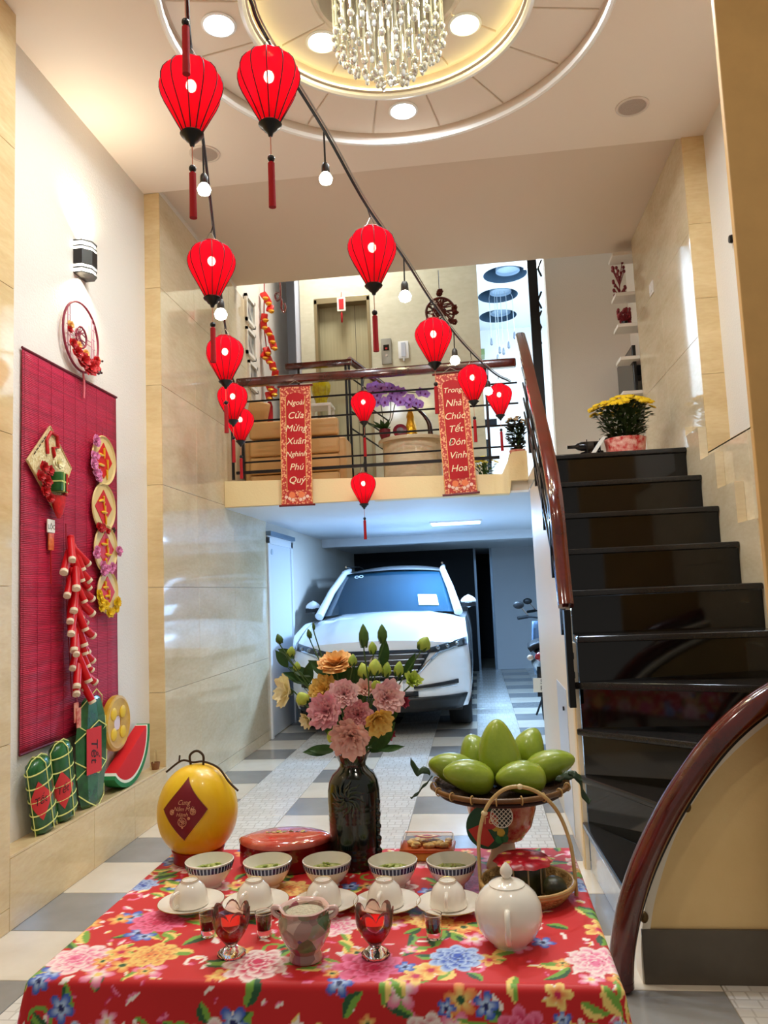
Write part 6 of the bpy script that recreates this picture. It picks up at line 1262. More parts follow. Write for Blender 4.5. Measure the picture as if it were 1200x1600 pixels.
# ================================================================== BALCONY AND UPSTAIRS
red_cloth = mat('banner_red', (186, 8, 20), .6)
def banner_border():
    m, nt, p = _new('banner_gold_border'); tc = N(nt, 'ShaderNodeTexCoord'); v = N(nt, 'ShaderNodeTexVoronoi', i_Scale=60.0); nt.links.new(tc.outputs['Object'], v.inputs['Vector']); r = N(nt, 'ShaderNodeValToRGB'); nt.links.new(v.outputs['Distance'], r.inputs[0]); el = r.color_ramp.elements
    el[0].position = .36; el[0].color = (*lin((240, 172, 124)), 1); el[1].position = .55; el[1].color = (*lin((190, 50, 40)), 1); nt.links.new(r.outputs[0], p.inputs['Base Color']); p.inputs['Roughness'].default_value = .5; return m
bord = banner_border(); gold_t = mat('cream_gold_lettering', (255, 240, 200), .4)
def banner(xl, xr, yt, yb, words, label, tilt, Yp=YB-.045):
    a, b_ = onY(xl, yt, Yp), onY(xr, yt, Yp); W = (b_-a).length; H = a.z-onY(xl, yb, Yp).z
    t = thing('couplet_banner', label, 'banner', ((a.x+b_.x)/2, Yp, (a.z+b_.z)/2), (0, tilt, 0), 'couplet banners on the balcony railing')
    MB().box(-W/2, W/2, -.003, .003, -H, 0).build('banner_sheet', bord, t, smooth=0)
    pl_ = [(-W*.30, -H*.875), (W*.30, -H*.875), (W*.30, -H*.10)]+[(W*.30*math.cos(k*PI/8), -H*.10+W*.16*math.sin(k*PI/8)) for k in range(9)]+[(-W*.30, -H*.10)]
    b = MB().prism(pl_, .003, .005); b.v = [(x, -z, y) for x, y, z in b.v]; b.build('red_field', red_cloth, t, smooth=0)
    edge = mat('banner_edge_gold', (236, 190, 110), .45)
    for s_ in (-1, 1): MB().box(s_*W*.31-.002, s_*W*.31+.002, -.0062, -.003, -H*.88, -H*.09).box(s_*W*.485-.002, s_*W*.485+.002, -.0062, -.003, -H*.98, -H*.01).build('gold_line', edge, t, smooth=0)
    for k, w_ in enumerate(words):
        o = text_mesh('lettering', w_, W*.30 if len(w_) < 5 else W*.235, gold_t, t, (0, -.0065, -H*(.145+.108*k)), (PI/2, 0, 0), .28, .0012, bold=0)
    rn = random.Random(len(label))
    for s_ in (-1, 1):
        MB().lathe([(.001, 0), (W*.10, .0), (W*.10, .003), (.001, .003)], 14).build('goldfish_print', mat('fish_orange', (240, 130, 80), .5), t, (s_*W*.15, -.0045, -H*.915), (PI/2, 0, 0))
        for k in range(3): a_ = rn.uniform(0, 6); MB().lathe([(.001, 0), (W*.055, 0), (W*.055, .002), (.001, .002)], 8).build('lotus_print', mat('lotus_cream', (250, 210, 190), .5), t, (s_*W*(.12+.11*k), -.0045, -H*(.955-.012*k)), (PI/2, 0, 0))
    for z in (0, -H): MB().tube([(-W/2-.02, 0, z), (W/2+.02, 0, z)], .009, 8).build('dowel', mat('dark_red_dowel', (110, 22, 24), .4), t)
    MB().tube([(-W*.3, 0, .0), (0, .012, .05), (W*.3, 0, .0)], .0015, 4).build('hanging_string', mat('pale_cord', (210, 200, 180), .7), t)
banner(437, 485, 603, 789, ['Ngoài', 'Cửa', 'Mừng', 'Xuân', 'Nghinh', 'Phú', 'Quý'], 'red couplet banner reading Ngoài Cửa Mừng Xuân Nghinh Phú Quý', .012)
banner(679, 729, 583, 772, ['Trong', 'Nhà', 'Chúc', 'Tết', 'Đón', 'Vinh', 'Hoa'], 'red couplet banner reading Trong Nhà Chúc Tết Đón Vinh Hoa', -.035)

# tan channel-backed sofa seen from behind the bars
Ys = 6.85; a, b_ = onY(388, 655, Ys), onY(527, 650, Ys)
tan = mat('tan_leather', (206, 160, 100), .45, bump=.15, bscale=60)
so = thing('sofa', 'tan leather sofa with channelled back on the balcony', 'sofa', ((a.x+b_.x)/2, Ys, Z2)); W = (b_.x-a.x)/2; Ht = b_.z-Z2
for k in range(4):
    z0 = .06+k*(Ht-.06)/4; MB().box(-W, W, 0, .10, z0+.004, z0+(Ht-.06)/4-.004).build('back_channel', tan, so, bevel=.03, seg=4)
MB().box(-W, W, .08, .40, .06, .38).build('seat', tan, so, bevel=.03, seg=3)
for s_ in (-1, 1):
    MB().box(s_*W-.06, s_*W+.06, .06, .40, .06, .55).build('arm', tan, so, bevel=.03, seg=3)
    for y in (.05, .36): MB().box(s_*(W-.05)-.02, s_*(W-.05)+.02, y-.02, y+.02, 0, .07).build('leg', wood, so, smooth=0)
cu2 = onY(402, 640, 7.05); t = tag(MB().box(-.10, .10, -.03, .03, 0, .22).build('cushion', tan, None, (cu2.x, 6.99, Z2+Ht+.002), (.1, .25, 0), bevel=.025, seg=3), 'tan cushion leaning on the sofa back by the marble wall', 'cushion')

# pictures on the left wall
pf = mat('picture_frame_white', (232, 228, 220), .4); 
for i, (x0, x1, y0, y1) in enumerate(((381, 393, 466, 502), (382, 394, 515, 555), (385, 398, 570, 604))):
    pa, pb2 = onX(x0, y0, XL), onX(x1, y1, XL); c = (pa+pb2)/2; wy = .30; hz_ = .27
    t = thing('picture_frame', ['highest small framed picture on the marble wall by the balcony', 'middle small framed picture on the marble wall by the balcony', 'lowest small framed picture on the marble wall above the handrail'][i], 'picture', (XL-.008, c.y+.05, c.z), group='framed pictures by the balcony')
    for q in ((-wy/2, wy/2, -hz_/2, -hz_/2+.03), (-wy/2, wy/2, hz_/2-.03, hz_/2), (-wy/2, -wy/2+.03, -hz_/2, hz_/2), (wy/2-.03, wy/2, -hz_/2, hz_/2)): MB().box(0, .03, *q).build('frame_bar', pf, t, smooth=0)
    MB().box(.002, .012, -wy/2+.03, wy/2-.03, -hz_/2+.03, hz_/2-.03).build('print', mat('picture_print', (196, 196, 188), .3, rgb2=(70, 80, 84), vscale=9), t, smooth=0)
# garland of red and gold charms
Yg = 7.75; g0 = onY(414, 455, Yg); gl = thing('charm_garland', 'long garland of red and gold new year charms hanging before the pale wall', 'garland', tuple(g0))
rc = mat('charm_red', (216, 34, 26), .35); gc_ = mat('charm_gold', (228, 168, 52), .3, .5)
px_path = [(413, 462), (418, 470), (422, 482), (413, 496), (412, 508), (419, 518), (424, 530), (427, 540), (417, 548), (413, 555), (420, 562), (426, 572), (430, 584), (419, 596), (421, 604), (420, 618), (427, 612)]
random.seed(31)
prev = None
for k, (x, y) in enumerate(px_path):
    q = onY(x, y, Yg)-g0; nm = 'charm'
    MB().box(-.035, .035, -.02, .02, -.04, .04).build('red_charm', rc, gl, q, (random.uniform(-.5, .5), random.uniform(-.6, .6), random.uniform(0, 1)), bevel=.012)
    MB().lathe([(.001, -.03), (.022, -.022), (.036, .0), (.02, .012), (.001, .016)], 12, cap=(False, False)).build('gold_ingot', gc_, gl, q+Vector((.02, -.022, -.035)), (.3, .2, 0))
MB().tube([onY(x, y, Yg)-g0 for x, y in [(413, 440)]+px_path[::4]], .006, 5).build('cord', mat('red_string', (150, 6, 20), .6), gl)
MB().lathe([(.02, 0), (.035, -.05), (.035, -.26), (.001, -.27)], 10).build('tassel', tass, gl, onY(421, 628, Yg)-g0)
q0 = onY(437, 455, 7.8); hk = thing('scroll_hook', 'dark wood scroll hook hanging near the charm garland', 'hook', tuple(q0))
MB().tube(spline([onY(x, y, 7.8)-q0 for x, y in ((437, 440), (438, 462), (433, 470), (430, 462), (434, 458), (440, 470), (440, 482), (444, 488), (446, 480), (444, 474))], 5), .012, 7).build('scroll', mahog, hk)
# lift door pendant, call panel, dispenser
q0 = onY(533, 465, YE-.03); pd = thing('door_pendant', 'small red plaque with white border and tassel over the lift door', 'pendant', tuple(q0))
MB().box(-.045, .045, -.01, .01, -.15, .0).build('white_border', mat('plaque_white', (232, 222, 206), .5), pd, smooth=0); MB().box(-.026, .026, -.014, -.008, -.13, -.02).build('red_panel', red_cloth, pd, smooth=0)
MB().lathe([(.001, -.15), (.012, -.18), (.010, -.27), (.001, -.28)], 8, cap=(False, False)).build('tassel', tass, pd); MB().tube([(0, 0, 0), (0, .02, .07)], .003, 4).build('string', mat('red_string', (150, 6, 20), .6), pd)
def panel(x0, y0, x1, y1, nm, label, cat, m): 
    a, b_ = onY(x0, y1, YE), onY(x1, y0, YE); t = thing(nm, label, cat, ((a.x+b_.x)/2, YE, (a.z+b_.z)/2)); w2, h2 = (b_.x-a.x)/2, (b_.z-a.z)/2
    MB().box(-w2, w2, -.02, 0, -h2, h2).build('plate', m, t, bevel=.006); return t, w2, h2
t, w2, h2 = panel(597, 529, 611, 570, 'lift_call_panel', 'steel lift call panel beside the lift door', 'control panel', mat('panel_steel', (160, 160, 152), .3, .6))
MB().box(-w2*.55, w2*.55, -.024, -.02, h2*.05, h2*.5).build('display', mat('display_black', (14, 14, 16), .15), t, smooth=0); MB().lathe([(.001, 0), (.012, 0), (.012, .006), (.001, .006)], 14).build('button', mat('button_red', (170, 40, 40), .3), t, (0, -.02, h2*.2), (PI/2, 0, 0)); MB().lathe([(.001, 0), (.014, 0), (.014, .006), (.001, .006)], 14).build('button', mat('button_steel', (210, 210, 205), .25, .6), t, (0, -.02, -h2*.35), (PI/2, 0, 0))
t, w2, h2 = panel(623, 533, 638, 561, 'soap_dispenser', 'white wall dispenser beside the lift call panel', 'dispenser', mat('dispenser_white', (232, 236, 240), .3))
MB().box(-w2*.4, w2*.4, -.028, -.02, -h2*.8, h2*.8).build('window', mat('dispenser_window', (190, 200, 216), .2), t, smooth=0); MB().lathe([(.001, 0), (.012, 0), (.008, -.03), (.001, -.03)], 10).build('nozzle', mat('dispenser_white', (232, 236, 240), .3), t, (0, -.012, -h2))
# round wooden fretwork ornament
Yo = 7.0; c = onY(688, 487, Yo); oo = thing('round_fretwork', 'round dark red wood fretwork ornament hanging by the lift wall', 'hanging ornament', tuple(c)); R_ = 22*depth(c)/F_PX
mr = mat('dark_red_wood', (104, 36, 24), .4, rgb2=(70, 18, 14), vscale=20)
MB().tube([(R_*math.cos(2*PI*k/36), 0, R_*math.sin(2*PI*k/36)) for k in range(36)], .012, 7, closed=True).build('hoop', mr, oo)
random.seed(8); b = MB()
for k in range(16):
    a1_, a2_ = random.uniform(0, 6.28), random.uniform(0, 6.28); b.tube(spline([(R_*.95*math.cos(a1_), 0, R_*.95*math.sin(a1_)), (random.uniform(-.5, .5)*R_, -.012, random.uniform(-.5, .5)*R_), (random.uniform(-.5, .5)*R_, .008, random.uniform(-.5, .5)*R_), (R_*.95*math.cos(a2_), 0, R_*.95*math.sin(a2_))], 5), .007, 5)
b.build('fretwork', mr, oo)
for k, (x, z) in enumerate(((-.9, -.7), (-.6, -1.0), (.7, -.8), (1.05, -.2), (1.0, .15), (0, 1.25), (.05, 1.4), (.95, -.9))): bloom(.03, 2, 5, 1.1, 300+k).build('carved_flower', mr, oo, (x*R_, -.015, z*R_), orient((0, -1, 0)), smooth=70, normals=False)
MB().tube([(0, 0, R_), (0, 0, ZC2-c.z-.0)], .004, 5).build('hanging_cord', cord_m, oo)
# orchid counter
Yc = 6.85; c = onY(645, 688, Yc); Rc = 52*depth(c)/F_PX
oc = thing('curved_counter', 'beige curved stone counter behind the balcony bars', 'counter', (c.x, Yc+.02, Z2)); hc = c.z-Z2
cst = marble('counter_stone', (212, 196, 164), (196, 178, 146), .08, 1.5)
MB().lathe([(Rc*.92, 0), (Rc*.92, hc-.03), (.001, hc-.03)], 40, cap=(True, False)).build('drum', cst, oc)
MB().lathe([(.001, hc-.03), (Rc*1.04, hc-.03), (Rc*1.05, hc-.015), (Rc*1.04, hc), (.001, hc)], 40, cap=(False, False)).build('top_slab', cst, oc)
zt2 = Z2+hc; YC = Yc+.02
orp = mat('orchid_purple', (178, 140, 218), .5, rgb2=(150, 104, 200), vscale=50); orc = mat('orchid_throat', (110, 24, 110), .5)
po = onY(602, 690, YC-.16)
ot = thing('orchid_pot', 'burgundy pot of lilac orchids on the curved counter', 'potted orchid', (po.x, YC-.16, zt2))
MB().lathe([(.001, 0), (.036, 0), (.052, .05), (.050, .085), (.044, .08), (.001, .07)], 24, cap=(False, False)).build('pot', mat('burgundy_glaze', (110, 26, 40), .2), ot)
OP = Vector((po.x, YC-.16, zt2))
orch = [(583, 612), (590, 617), (600, 612), (606, 606), (613, 606), (620, 610), (628, 613), (592, 628), (600, 628), (611, 622), (619, 623), (626, 628), (640, 624), (650, 630), (657, 632), (657, 613), (664, 616), (578, 606), (586, 603), (614, 614), (634, 628), (640, 633), (596, 606)]
fo = None
def orchid_fl():
    b = MB()
    for k in range(5):
        a = 2*PI*k/5+PI/2; w3 = .034 if k in (1, 4) else .022
        b.grid(lambda u, v, a=a, w3=w3: (math.cos(a)*.05*v-math.sin(a)*(u-.5)*2*w3*math.sin(min(1, v*.95+.1)*PI)**.7, -.006-.012*v*v, math.sin(a)*.05*v+math.cos(a)*(u-.5)*2*w3*math.sin(min(1, v*.95+.1)*PI)**.7), 5, 5)
    b.ball((0, -.014, -.006), (.010, .010, .012), 8, 6, m=1); return b
random.seed(21)
stalks = [[(606, 690), (598, 650), (592, 620), (580, 606)], [(608, 690), (610, 650), (612, 615), (630, 612), (664, 615)], [(606, 690), (612, 655), (620, 626), (640, 624), (660, 634)]]
for s_ in stalks: MB().tube(spline([Vector((0, 0, .06))]+[onY(x, y, YC-.16)-OP for x, y in s_[1:]], 5), .004, 5).build('stalk', mat('orchid_stalk', (70, 74, 44), .6), ot)
for k, (x, y) in enumerate(orch):
    q = onY(x, y, YC-.18+random.uniform(-.03, .03))-OP; rot = (random.uniform(-.3, .3), random.uniform(-.5, .5), random.uniform(-.6, .6))
    if fo is None: fo = orchid_fl().build('orchid_flower', [orp, orc], ot, q, rot, smooth=60, normals=False)
    else: inst(fo, 'orchid_flower', ot, q, rot, random.uniform(.85, 1.1))
for k in range(9): a = math.radians(75+27*k); MB().grid(leaf_blade(.17, .024, .30), 5, 8).build('leaf', lf, ot, (0, 0, .075), orient((math.cos(a), math.sin(a), .8)), normals=False)
gz = onY(643, 690, YC-.01); gd = thing('gold_statuette', 'small golden cone-shaped statuette beside the orchids', 'statuette', (gz.x, YC-.01, zt2))
MB().lathe([(.001, 0), (.055, 0), (.062, .03), (.055, .09), (.045, .14), (.030, .19), (.034, .215), (.030, .24), (.022, .262), (.026, .28), (.001, .295)], 20, cap=(False, False), fn=lambda a, j: 1+.10*math.sin(a*5+j*1.7)).build('figure', mat('gold_gilt', (212, 158, 36), .28, .8, bump=.8, bscale=60), gd)
bz = onY(626, 690, YC-.15); bo = thing('burgundy_bowl', 'round burgundy plate standing beside the golden statuette', 'plate', (bz.x, YC-.15, zt2))
MB().lathe([(.001, .008), (.03, .006), (.062, 0), (.064, .004), (.03, .014), (.001, .016)], 24, cap=(False, False)).build('plate', mat('burgundy_glaze', (110, 26, 40), .2), bo, (0, 0, .066), (PI/2-.15, 0, 0))
MB().lathe([(.001, 0), (.03, .001), (.03, .003), (.001, .004)], 20, cap=(False, False)).build('plate_centre', mat('deep_burgundy', (60, 10, 24), .3), bo, (0, -.012, .066), (PI/2-.15, 0, 0))
MB().box(-.03, .03, -.02, .03, 0, .006).build('stand', blk_wood, bo, smooth=0)
az = onY(668, 690, YC+.0); ac = thing('wooden_crescent', 'dark wooden crescent stand arching beside the statuette', 'ornament', (az.x, YC+.0, zt2))
cpts = [(x-az.x, 0, z-zt2) for x, z in [(onY(x, y, YC+.0).x, onY(x, y, YC+.0).z) for x, y in ((673, 680), (671, 664), (664, 651), (654, 641), (643, 634))]]; cpts[0] = (cpts[0][0], 0, .0)
MB().tube(spline(cpts, 6), [.026-.018*k/24 for k in range(25)], 10).build('crescent', mat('dark_walnut', (46, 18, 14), .25), ac)
MB().box(cpts[0][0]-.10, cpts[0][0]+.03, -.03, .03, -.0, .012).build('foot', mat('dark_walnut', (46, 18, 14), .25), ac, smooth=0)
# yellow glass urn on a stool
yq = onY(502, 634, 7.55); yv = thing('yellow_urn', 'yellow glass urn behind the couplet banner', 'vase', (yq.x, 7.55, yq.z)); s_ = depth(yq)/F_PX
MB().lathe([(.001, 0), (8*s_, 0), (9*s_, 8*s_), (14*s_, 22*s_), (15*s_, 32*s_), (12*s_, 38*s_), (13*s_, 43*s_), (11*s_, 43*s_), (9*s_, 37*s_), (.001, 30*s_)], 20, cap=(False, False), fn=lambda a, j: 1+.06*math.cos(8*a)).build('urn', mat('yellow_glass', (214, 196, 30), .12, trans=.3, rgb2=(190, 160, 10), vscale=30), yv)
sl = thing('plant_stool', 'white stool carrying the yellow urn', 'stool', (yq.x, 7.55, Z2)); MB().box(-.12, .12, -.12, .12, yq.z-Z2-.03, yq.z-Z2).build('seat', pf, sl, smooth=0, bevel=.006)
for sx_ in (-1, 1):
    for sy_ in (-1, 1): MB().box(sx_*.1-.012, sx_*.1+.012, sy_*.1-.012, sy_*.1+.012, 0, yq.z-Z2-.03).build('leg', pf, sl, smooth=0)
# ---- potted plants
def bush(nm, label, base, potR, potH, potm, R, H, nfl, flm, seed, leafm=lf, flat_top=True, nleaf=260, fr=.022, grp=None):
    t = thing(nm, label, 'potted plant', tuple(base)); rn = random.Random(seed)
    MB().lathe([(.001, 0), (potR*.85, 0), (potR, potH), (potR*.92, potH), (potR*.9, potH*.85), (.001, potH*.85)], 28, cap=(False, False)).build('pot_wrap', potm, t)
    b = MB()
    for k in range(nleaf):
        a = rn.uniform(0, 6.28); rr_ = R*math.sqrt(rn.random()); h = potH*.9+(H-potH*.9)*rn.random()*(1-.35*(rr_/R)**2); rr_ *= .45+.55*(h-potH*.9)/(H-potH*.9)
        d = Vector((math.cos(a), math.sin(a), rn.uniform(-.2, .9))).normalized(); s_ = Vector((-d.y, d.x, rn.uniform(-.3, .3))).normalized(); L = rn.uniform(.035, .06); p_ = Vector((rr_*math.cos(a), rr_*math.sin(a), h))
        b.add([p_, p_+d*L*.5+s_*L*.3, p_+d*L, p_+d*L*.5-s_*L*.3], [(0, 1, 2, 3)])
    o = b.build('foliage', leafm, t, smooth=0, normals=False); o['kind'] = 'stuff'
    b = MB()
    for k in range(14): a = rn.uniform(0, 6.28); r2 = R*.8*rn.random(); b.tube([(potR*.3*math.cos(a), potR*.3*math.sin(a), potH*.8), (r2*math.cos(a), r2*math.sin(a), H*.85)], .0035, 4)
    b.build('stems', stemm, t)
    f0 = None
    for k in range(nfl):
        a = rn.uniform(0, 6.28); rr_ = R*math.sqrt(rn.random())*1.02; h = H*(1.0-.16*(rr_/R)**2)+rn.uniform(-.02, .015)
        loc = (rr_*math.cos(a), rr_*math.sin(a), h); rot = orient((.5*math.cos(a)*rr_/R, .5*math.sin(a)*rr_/R-.3, 1))
        if f0 is None: f0 = MB().lathe([(.001, 0), (fr*.6, .002), (fr, fr*.25), (fr*.8, fr*.5), (fr*.35, fr*.55), (.001, fr*.5)], 12, cap=(False, False), fn=lambda a, j: 1+.15*math.cos(6*a)).build('flower_head', flm, t, loc, rot)
        else: inst(f0, 'flower_head', t, loc, rot, rn.uniform(.8, 1.15))
    return t
yelm = mat('chrysanthemum_yellow', (236, 200, 20), .6, rgb2=(214, 168, 10), vscale=60)
redwrap = mat('red_floral_wrap', (200, 26, 28), .5, rgb2=(240, 190, 170), vscale=26)
c = onY(978, 705, 5.85); bush('chrysanthemum_pot', 'yellow chrysanthemum in a red floral pot at the top of the stairs', (c.x, 5.85, Z2), .15, .17, redwrap, .235, .47, 120, yelm, 5, mat('mum_leaf', (58, 78, 34), .5, rgb2=(36, 54, 22), vscale=20), nleaf=1100, fr=.026)
c = onY(808, 700, YB+.26); bush('kumquat_pot', 'small golden-flowered plant in a red pot on the balcony corner block', (c.x, YB+.26, 2.514), .070, .05, redwrap, .085, .33, 40, mat('gold_bloom', (190, 152, 70), .5, rgb2=(140, 100, 40), vscale=40), 6, mat('dark_leaf', (26, 34, 22), .5), nleaf=420, fr=.018)
c = onY(757, 726, YB+.26); bush('yellow_daisy_pot', 'low pot of bright yellow daisies on the balcony kerb', (c.x, YB+.26, Z2), .05, .07, mat('dark_pot', (30, 30, 30), .5), .10, .22, 18, mat('daisy_yellow', (246, 226, 30), .5), 7, nleaf=60, fr=.026)
# white panel and bottles beside the chrysanthemum
pc_ = onY(978, 705, 5.85); lp = tag(MB().box(-.010, .010, -.11, .11, 0, .21).build('leaning_panel', pf, None, (pc_.x-.150-.1385, 5.85, Z2+.006), (0, .62, 0), smooth=0), 'white panel leaning against the chrysanthemum pot', 'panel')
for k, (dx, dz) in enumerate(((0, 0), (.02, .075), (-.005, .15))):
    q = onY(918, 700, 6.2); t = thing('wine_bottle', ['lowest dark bottle lying in the rack on the landing', 'middle dark bottle lying in the rack on the landing', 'highest dark bottle lying in the rack on the landing'][k], 'bottle', (q.x+dx+.10, 6.2, Z2+.045+dz), (0, -PI/2, 0), 'bottles in the landing rack')
    MB().lathe([(.001, 0), (.035, .003), (.037, .015), (.037, .14), (.028, .17), (.014, .19), (.013, .245), (.016, .25), (.001, .252)], 18, cap=(False, False)).build('glass', mat('dark_bottle', (16, 14, 16), .12), t); MB().lathe([(.0376, .05), (.0376, .11)], 18, cap=(False, False)).build('label', mat('bottle_label', (60, 50, 40), .6), t)
q = onY(918, 700, 6.2); rk = thing('bottle_rack', 'black wire bottle rack on the landing', 'rack', (q.x+.03, 6.2, Z2))
for dx in (-.04, .06):
    for dy in (-.05, .05): MB().tube([(dx, dy, 0), (dx, dy, .24)], .004, 5).build('upright', black_iron, rk)
for z in (.004, .079, .154):
    for dx in (-.04, .06): MB().tube([(dx, -.05, z), (dx, .05, z)], .003, 5).build('cross_wire', black_iron, rk)
# ---- shelves, plants and television on the right wall beyond the marble
shm = mat('shelf_white', (226, 218, 208), .45)
shelf_lab = ['highest white wall shelf beyond the marble wall', 'white wall shelf with a red plant beyond the marble wall', 'short white wall shelf above the television', 'white wall shelf beside the television', 'lowest white wall shelf behind the chrysanthemum']
for k, (x0, y0, x1, y1, lab) in enumerate(((972, 424, 988, 376, shelf_lab[0]), (962, 503, 990, 447, shelf_lab[1]), (982, 522, 995, 495, shelf_lab[2]), (985, 572, 999, 548, shelf_lab[3]), (990, 622, 1003, 604, shelf_lab[4]))):
    z = onX(x1, y1, 1.46).z; X0 = 1.30; yb3 = onX(x0, y0, X0).y
    X0 = 1.34; yfar = min(max(onX(x0, y0, X0).y, 6.95), 7.55)
    t = thing('wall_shelf', lab, 'shelf', (1.62, (6.74+yfar)/2, z)); MB().box(X0-1.62, 0, -(yfar-6.74)/2, (yfar-6.74)/2, -.012, .018).build('board', shm, t, smooth=0, bevel=.003); MB().box(-.03, 0, -(yfar-6.74)/2+.05, -(yfar-6.74)/2+.09, -.07, -.012).build('bracket', shm, t, smooth=0)
    if k in (1, 2):
        zz = z+.018; rr2 = thing('red_plant', ['tall dark red branching plant on the wall shelf', 'bushy dark red plant on the short wall shelf'][k-1], 'plant', (1.42, 6.95 if k == 1 else 6.85, zz)); rn = random.Random(k); b = MB()
        for j in range(26 if k == 1 else 34):
            h = rn.uniform(.04, .34 if k == 1 else .16); a = rn.uniform(0, 6.28); b.tube([(0, 0, h*.5), (.05*math.cos(a), .05*math.sin(a), h)], .004, 4).ball((.05*math.cos(a), .05*math.sin(a), h), (.014, .014, .018), 6, 4)
        b.build('branches', mat('dark_red_twig', (120, 16, 26), .6), rr2); MB().lathe([(.001, 0), (.022, 0), (.028, .05), (.001, .05)], 12).build('pot', blk_wood, rr2)
tv = thing('television', 'flat black television on the right wall beyond the marble', 'television', (1.50, 7.2, onX(970, 585, 1.45).z))
zt_, zb2 = onX(986, 538, 1.45).z-onX(970, 585, 1.45).z, onX(990, 640, 1.45).z-onX(970, 585, 1.45).z
MB().box(-.04, -.01, -.38, .34, zb2, zt_).build('case', blk_wood, tv, smooth=0, bevel=.004); MB().box(-.043, -.04, -.36, .32, zb2+.02, zt_-.02).build('screen', mat('screen_grey', (62, 62, 60), .2), tv, smooth=0); MB().box(-.01, .12, -.1, .1, -.08, .08).build('wall_mount', black_iron, tv, smooth=0)
# small fittings
q = onX(1019, 451, XR); sw_ = thing('switch_plate', 'white switch plate on the right marble wall', 'switch', (XR, q.y, q.z)); MB().box(-.010, 0, -.06, .06, -.05, .05).build('plate', shm, sw_, smooth=0, bevel=.003)
for dy in (-.025, .025): MB().box(-.014, -.010, dy-.018, dy+.018, -.025, .025).build('rocker', pf, sw_, smooth=0)
q = onX(1004, 330, XR); hk2 = thing('wall_hook', 'dark metal hook high on the right marble wall', 'hook', (XR, q.y, q.z)); MB().tube(spline([(0, 0, 0), (-.05, 0, 0), (-.06, 0, .03)], 4), .008, 6).build('hook_arm', black_iron, hk2); MB().tube([(-.045, -.04, 0), (-.045, .04, .01)], .006, 6).build('cross_bar', black_iron, hk2)
q = onX(1147, 373, 1.64); kb = thing('wall_stud', 'black round stud on the white wall above the stairs', 'wall stud', (1.64, q.y, q.z)); MB().lathe([(.001, .03), (.022, .028), (.026, .012), (.014, 0), (.001, 0)], 16, cap=(False, False)).build('knob_body', black_iron, kb, (0, 0, 0), (0, -PI/2, 0))
# far pendant chandelier
pdm = mat('pendant_glass', (190, 206, 220), .1, .3)
top = discs[1]; pc = thing('pendant_cluster', 'cluster of slim glass pendants hanging in the bright far room', 'chandelier', (top.x, top.y+.1, ZU+.06)); O = Vector((top.x, top.y+.1, ZU+.06))
for x, y in ((768, 535), (778, 560), (787, 550), (795, 540), (804, 525), (781, 548)):
    q = onY(x, y, top.y+.1)-O; MB().tube([(q.x*.6, 0, .15), (q.x, 0, -.05), q], .004, 4).build('wire', pdm, pc); MB().lathe([(.001, .07), (.012, .05), (.02, -.03), (.001, -.05)], 8, cap=(False, False)).build('glass_drop', mat('pendant_dark', (90, 104, 120), .2), pc, q)
# ================================================================== WHITE SUV
paint = mat('pearl_white_paint', (232, 236, 240), .18, coat=1.0); blackp = mat('black_trim_plastic', (18, 19, 21), .45); chr_ = mat('chrome', (200, 205, 210), .08, 1)
glass_d = mat('dark_windscreen', (20, 50, 68), .04, spec=.8, coat=.3); tyre = mat('tyre_rubber', (16, 16, 17), .8); alloy = mat('alloy_wheel', (150, 154, 158), .3, .8)
CX0, CY0 = -1.0, 7.52
car = thing('car', 'white sport utility car parked in the garage', 'car', (CX0, CY0, 0))
WN = .905
def hwid(z): return WN-.05*max(0, (.45-z)/.2)**2-.02*max(0, (z-.7)/.25)
def fy(x, z): a = abs(x)/WN; return .02+.34*a**4.2+.07*a**2+.13*max(0, (z-.60)/.35)**2+.07*max(0, (.45-z)/.2)**2
ZH = .93
def hood_edge(u): return ZH-.075*abs(u)**2.5
def front(u, v): x = (2*u-1); z = .26+(hood_edge(x)-.26)*v; xx = x*hwid(z); return (xx, fy(xx, z), z)
def hood(u, v):
    x = 2*u-1; z0 = hood_edge(x); xx0 = x*hwid(z0); y0 = fy(xx0, z0); y1 = 1.22+.22*abs(x)**2; zc = 1.19-.10*abs(x)**2.5
    t = v; xx = xx0+(x*.86-xx0)*t; rise = (math.sin(t*PI/2))**.9
    crease = .018*math.exp(-((abs(x)-.55)/.07)**2)*math.sin(min(1, t*1.4)*PI*.8)
    return (xx, y0+(y1-y0)*t, z0+(zc-z0)*rise+.018*math.sin(t*PI)*(1-abs(x))+crease)
def side(s):
    def f(u, v):
        y = .40+4.30*u; xw = (.905+.012*math.sin(u*PI))-.05*max(0, u-.85)/.15
        zt = 1.09-.20*max(0, (.9-y)/.9)**1.2+.05*u; zb = .27
        for wy in (.93, 3.83):
            d = abs(y-wy)
            if d < .40: zb = max(zb, .36+math.sqrt(.40**2-d*d)*.98)
        z = zb+(zt-zb)*v; xx = xw-.045*max(0, (z-.75)/.35)**2-.03*max(0, (.5-z)/.25)**2
        return (s*xx, y, z)
    return f
b = MB(); b.grid(front, 33, 15); b.grid(hood, 33, 14); b.grid(side(1), 70, 9); b.grid(side(-1), 70, 9)
# body behind the cowl: shoulder strip and tail
for s_ in (-1, 1): b.grid(lambda u, v, s_=s_: (s_*(.865-.125*v), 1.40+3.2*u, 1.085+.05*u+.03*v), 12, 3)
b.grid(lambda u, v: ((2*u-1)*.84*(1-.10*v), 4.70-.06*v-.08*abs(2*u-1)**3, .3+.85*v), 16, 8)
b.build('body', paint, car, smooth=50)
